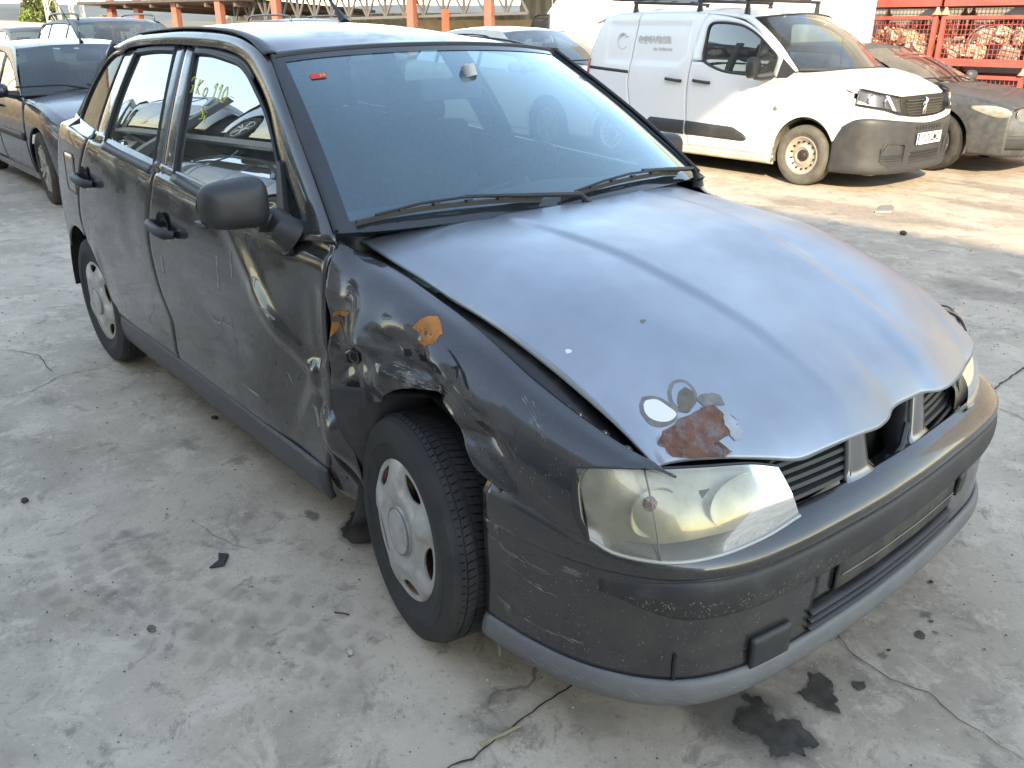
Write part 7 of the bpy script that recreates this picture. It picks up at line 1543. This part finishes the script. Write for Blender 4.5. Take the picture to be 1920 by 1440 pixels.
CRK = mat('crack_dark', (.045, .04, .034), .9)
def crack(P, w0, seed):
    Q = []
    for i in range(len(P)-1):
        a, b = Vector((*P[i], 0)), Vector((*P[i+1], 0)); n = max(2, int((b-a).length/.02))
        for k in range(n): p = a.lerp(b, k/n); q = noise.noise_vector(p*25+Vector((seed, 0, 0))); Q.append(p+Vector((q[0], q[1], 0))*.010)
    V = []; F = []
    for i, p in enumerate(Q):
        d = (Q[min(len(Q)-1, i+1)]-Q[max(0, i-1)]).normalized(); n_ = Vector((-d.y, d.x, 0)); w_ = w0*(.4+.9*abs(noise.noise(p*30+Vector((0, seed, 0)))))*min(1, (len(Q)-i)/6, (i+1)/4); V += [tuple(p+n_*w_+Vector((0, 0, .0045))), tuple(p-n_*w_+Vector((0, 0, .0045)))]
        if i: F.append((2*i-2, 2*i-1, 2*i+1, 2*i))
    mk('crack', V, [f[::-1] for f in F] if 0 else F, CRK, GROUND, smooth=0)
for i, (P, w_) in enumerate((([(0.44, -1.15), (0.428, -0.997), (0.434, -0.958), (0.43, -0.918), (0.426, -0.831), (0.425, -0.748), (0.422, -0.656), (.42, -.4), (.415, -.1), (.40, .5)], .0042), ([(.70, .04), (0.752, -0.001), (0.809, -0.031), (0.867, -0.036), (0.91, -0.041), (0.989, -0.017), (1.051, -0.046), (1.147, -0.054), (1.25, -0.065)], .0022), ([(.37, 1.7), (0.366, 1.959), (0.355, 2.117), (0.352, 2.405), (.35, 3.2), (.345, 4.2)], .006), ([(0.40, 1.81), (0.457, 1.805), (0.503, 1.803), (0.578, 1.76), (.8, 1.7)], .003),
        ([(-3.4, -1.3), (-2.985, -1.16), (-2.894, -1.087), (-2.773, -1.034), (-2.587, -1.045), (-2.459, -1.043)], .003), ([(-2.34, -1.29), (-2.332, -1.17), (-2.431, -1.039), (-2.441, -0.924), (-2.387, -0.812)], .003), ([(-0.887, -1.041), (-0.754, -1.027), (-0.681, -1.007), (-0.588, -0.965)], .0012))): crack(P, w_, i*3.3)
# litter
def litter(name, label, P, h, m, cat, z=.0):
    o = MB().prism([(x, y, z+.001) for x, y in P], (0, 0, h)).build(name, m, smooth=0); bevelled(o, min(.003, h*.3), 2); return tag(o, label, cat)
BLK = mat('litter_black', (.02, .02, .022), .5, var=.3, vs=40)
litter('plastic_shard', 'flat black plastic shard lying left of the front wheel', [(-0.595, -1.105), (-.612, -1.07), (-0.648, -1.055), (-0.622, -1.033), (-0.578, -1.067)], .008, BLK, 'shard')
def stone(label, x, y, r_, m, sd_, sz=.6):
    V, F = grid(lambda u, v: Vector((x, y, r_*sz*.8))+Vector((math.cos(u*6.283)*math.sin(v*3.1416)*r_, math.sin(u*6.283)*math.sin(v*3.1416)*r_*.8, math.cos(v*3.1416)*r_*sz))*(1+.35*noise.noise(Vector((math.cos(u*6.283)*2+sd_, math.sin(u*6.283)*2, v*4)))), 10, 7); return tag(mk('stone', V, F, m, smooth=30), label, 'stone')
ST = mat('stone_brown', (.12, .105, .085), .9, var=.4, vs=30); STD = mat('stone_dark', (.04, .037, .033), .8, var=.3, vs=30)
stone('brown stone chip on the concrete below the black shard', -.434, -1.325, .013, ST, 1); stone('small black pebble at the left edge of the concrete', -1.354, -1.416, .014, STD, 2); stone('dark stone chip under the front door', -1.564, -.682, .016, STD, 3, .4); stone('pale stone chip beside the tyre foot', -.02, -.98, .012, mat('stone_pale', (.4, .37, .32), .9), 4); stone('tiny black pebble beyond the front bumper', .80, .42, .006, STD, 5); stone('dark pebble on the sunlit concrete near the vans', -1.3, 4.62, .03, STD, 6)
litter('plastic_debris', 'grey broken lamp bezel on the sunlit ground before the vans', [(-1.836, 5.227), (-1.742, 5.339), (-1.80, 5.50), (-1.875, 5.609), (-1.93, 5.50), (-1.88, 5.38)], .02, mat('frame_grey', (.25, .25, .24), .4), 'debris')
tag(MB().tube([(0.421, -0.918, .008), (0.434, -0.868, .012), (0.438, -0.817, .008)], .0035, 5).build('twig', mat('twig', (.30, .25, .16), .8)), 'dry twig lying in the wide concrete crack', 'twig')
tag(MB().tube([(-.185, -.93, .003), (-.165, -.915, .004), (-.15, -.905, .003)], .002, 5).build('plastic_strip', BLK), 'thin black plastic strip beside the front tyre', 'strip')
gv = MB(); rnd = random.Random(11)
for i in range(5200):
    a = rnd.uniform(0, 1)**.6*5.5; th = rnd.uniform(1.2, 3.9); x, y = 1.5+a*math.cos(th), -1.75+a*math.sin(th)
    r_ = rnd.uniform(.0008, .0028)*(1+.25*a); z = .004; p = [(x+r_*math.cos(k*2.1+i)*rnd.uniform(.6, 1.5), y+r_*math.sin(k*2.1+i)*rnd.uniform(.6, 1.5), z) for k in range(3)]
    gv.add(p+[(x, y, z+r_*.8)], [(0, 1, 3), (1, 2, 3), (2, 0, 3)], 0 if rnd.random() < .55 else 1)
o = gv.build('grit', [mat('grit_pale', (.52, .49, .44), .9), mat('grit_dark', (.09, .08, .07), .9)], smooth=0); tag(o, 'fine pale and dark grit scattered over the concrete', 'grit', kind='stuff')
for w in (W_FOC, W_DRK, W_VAN):
    for c in list(w.children): bpy.data.objects.remove(c)
    bpy.data.objects.remove(w)
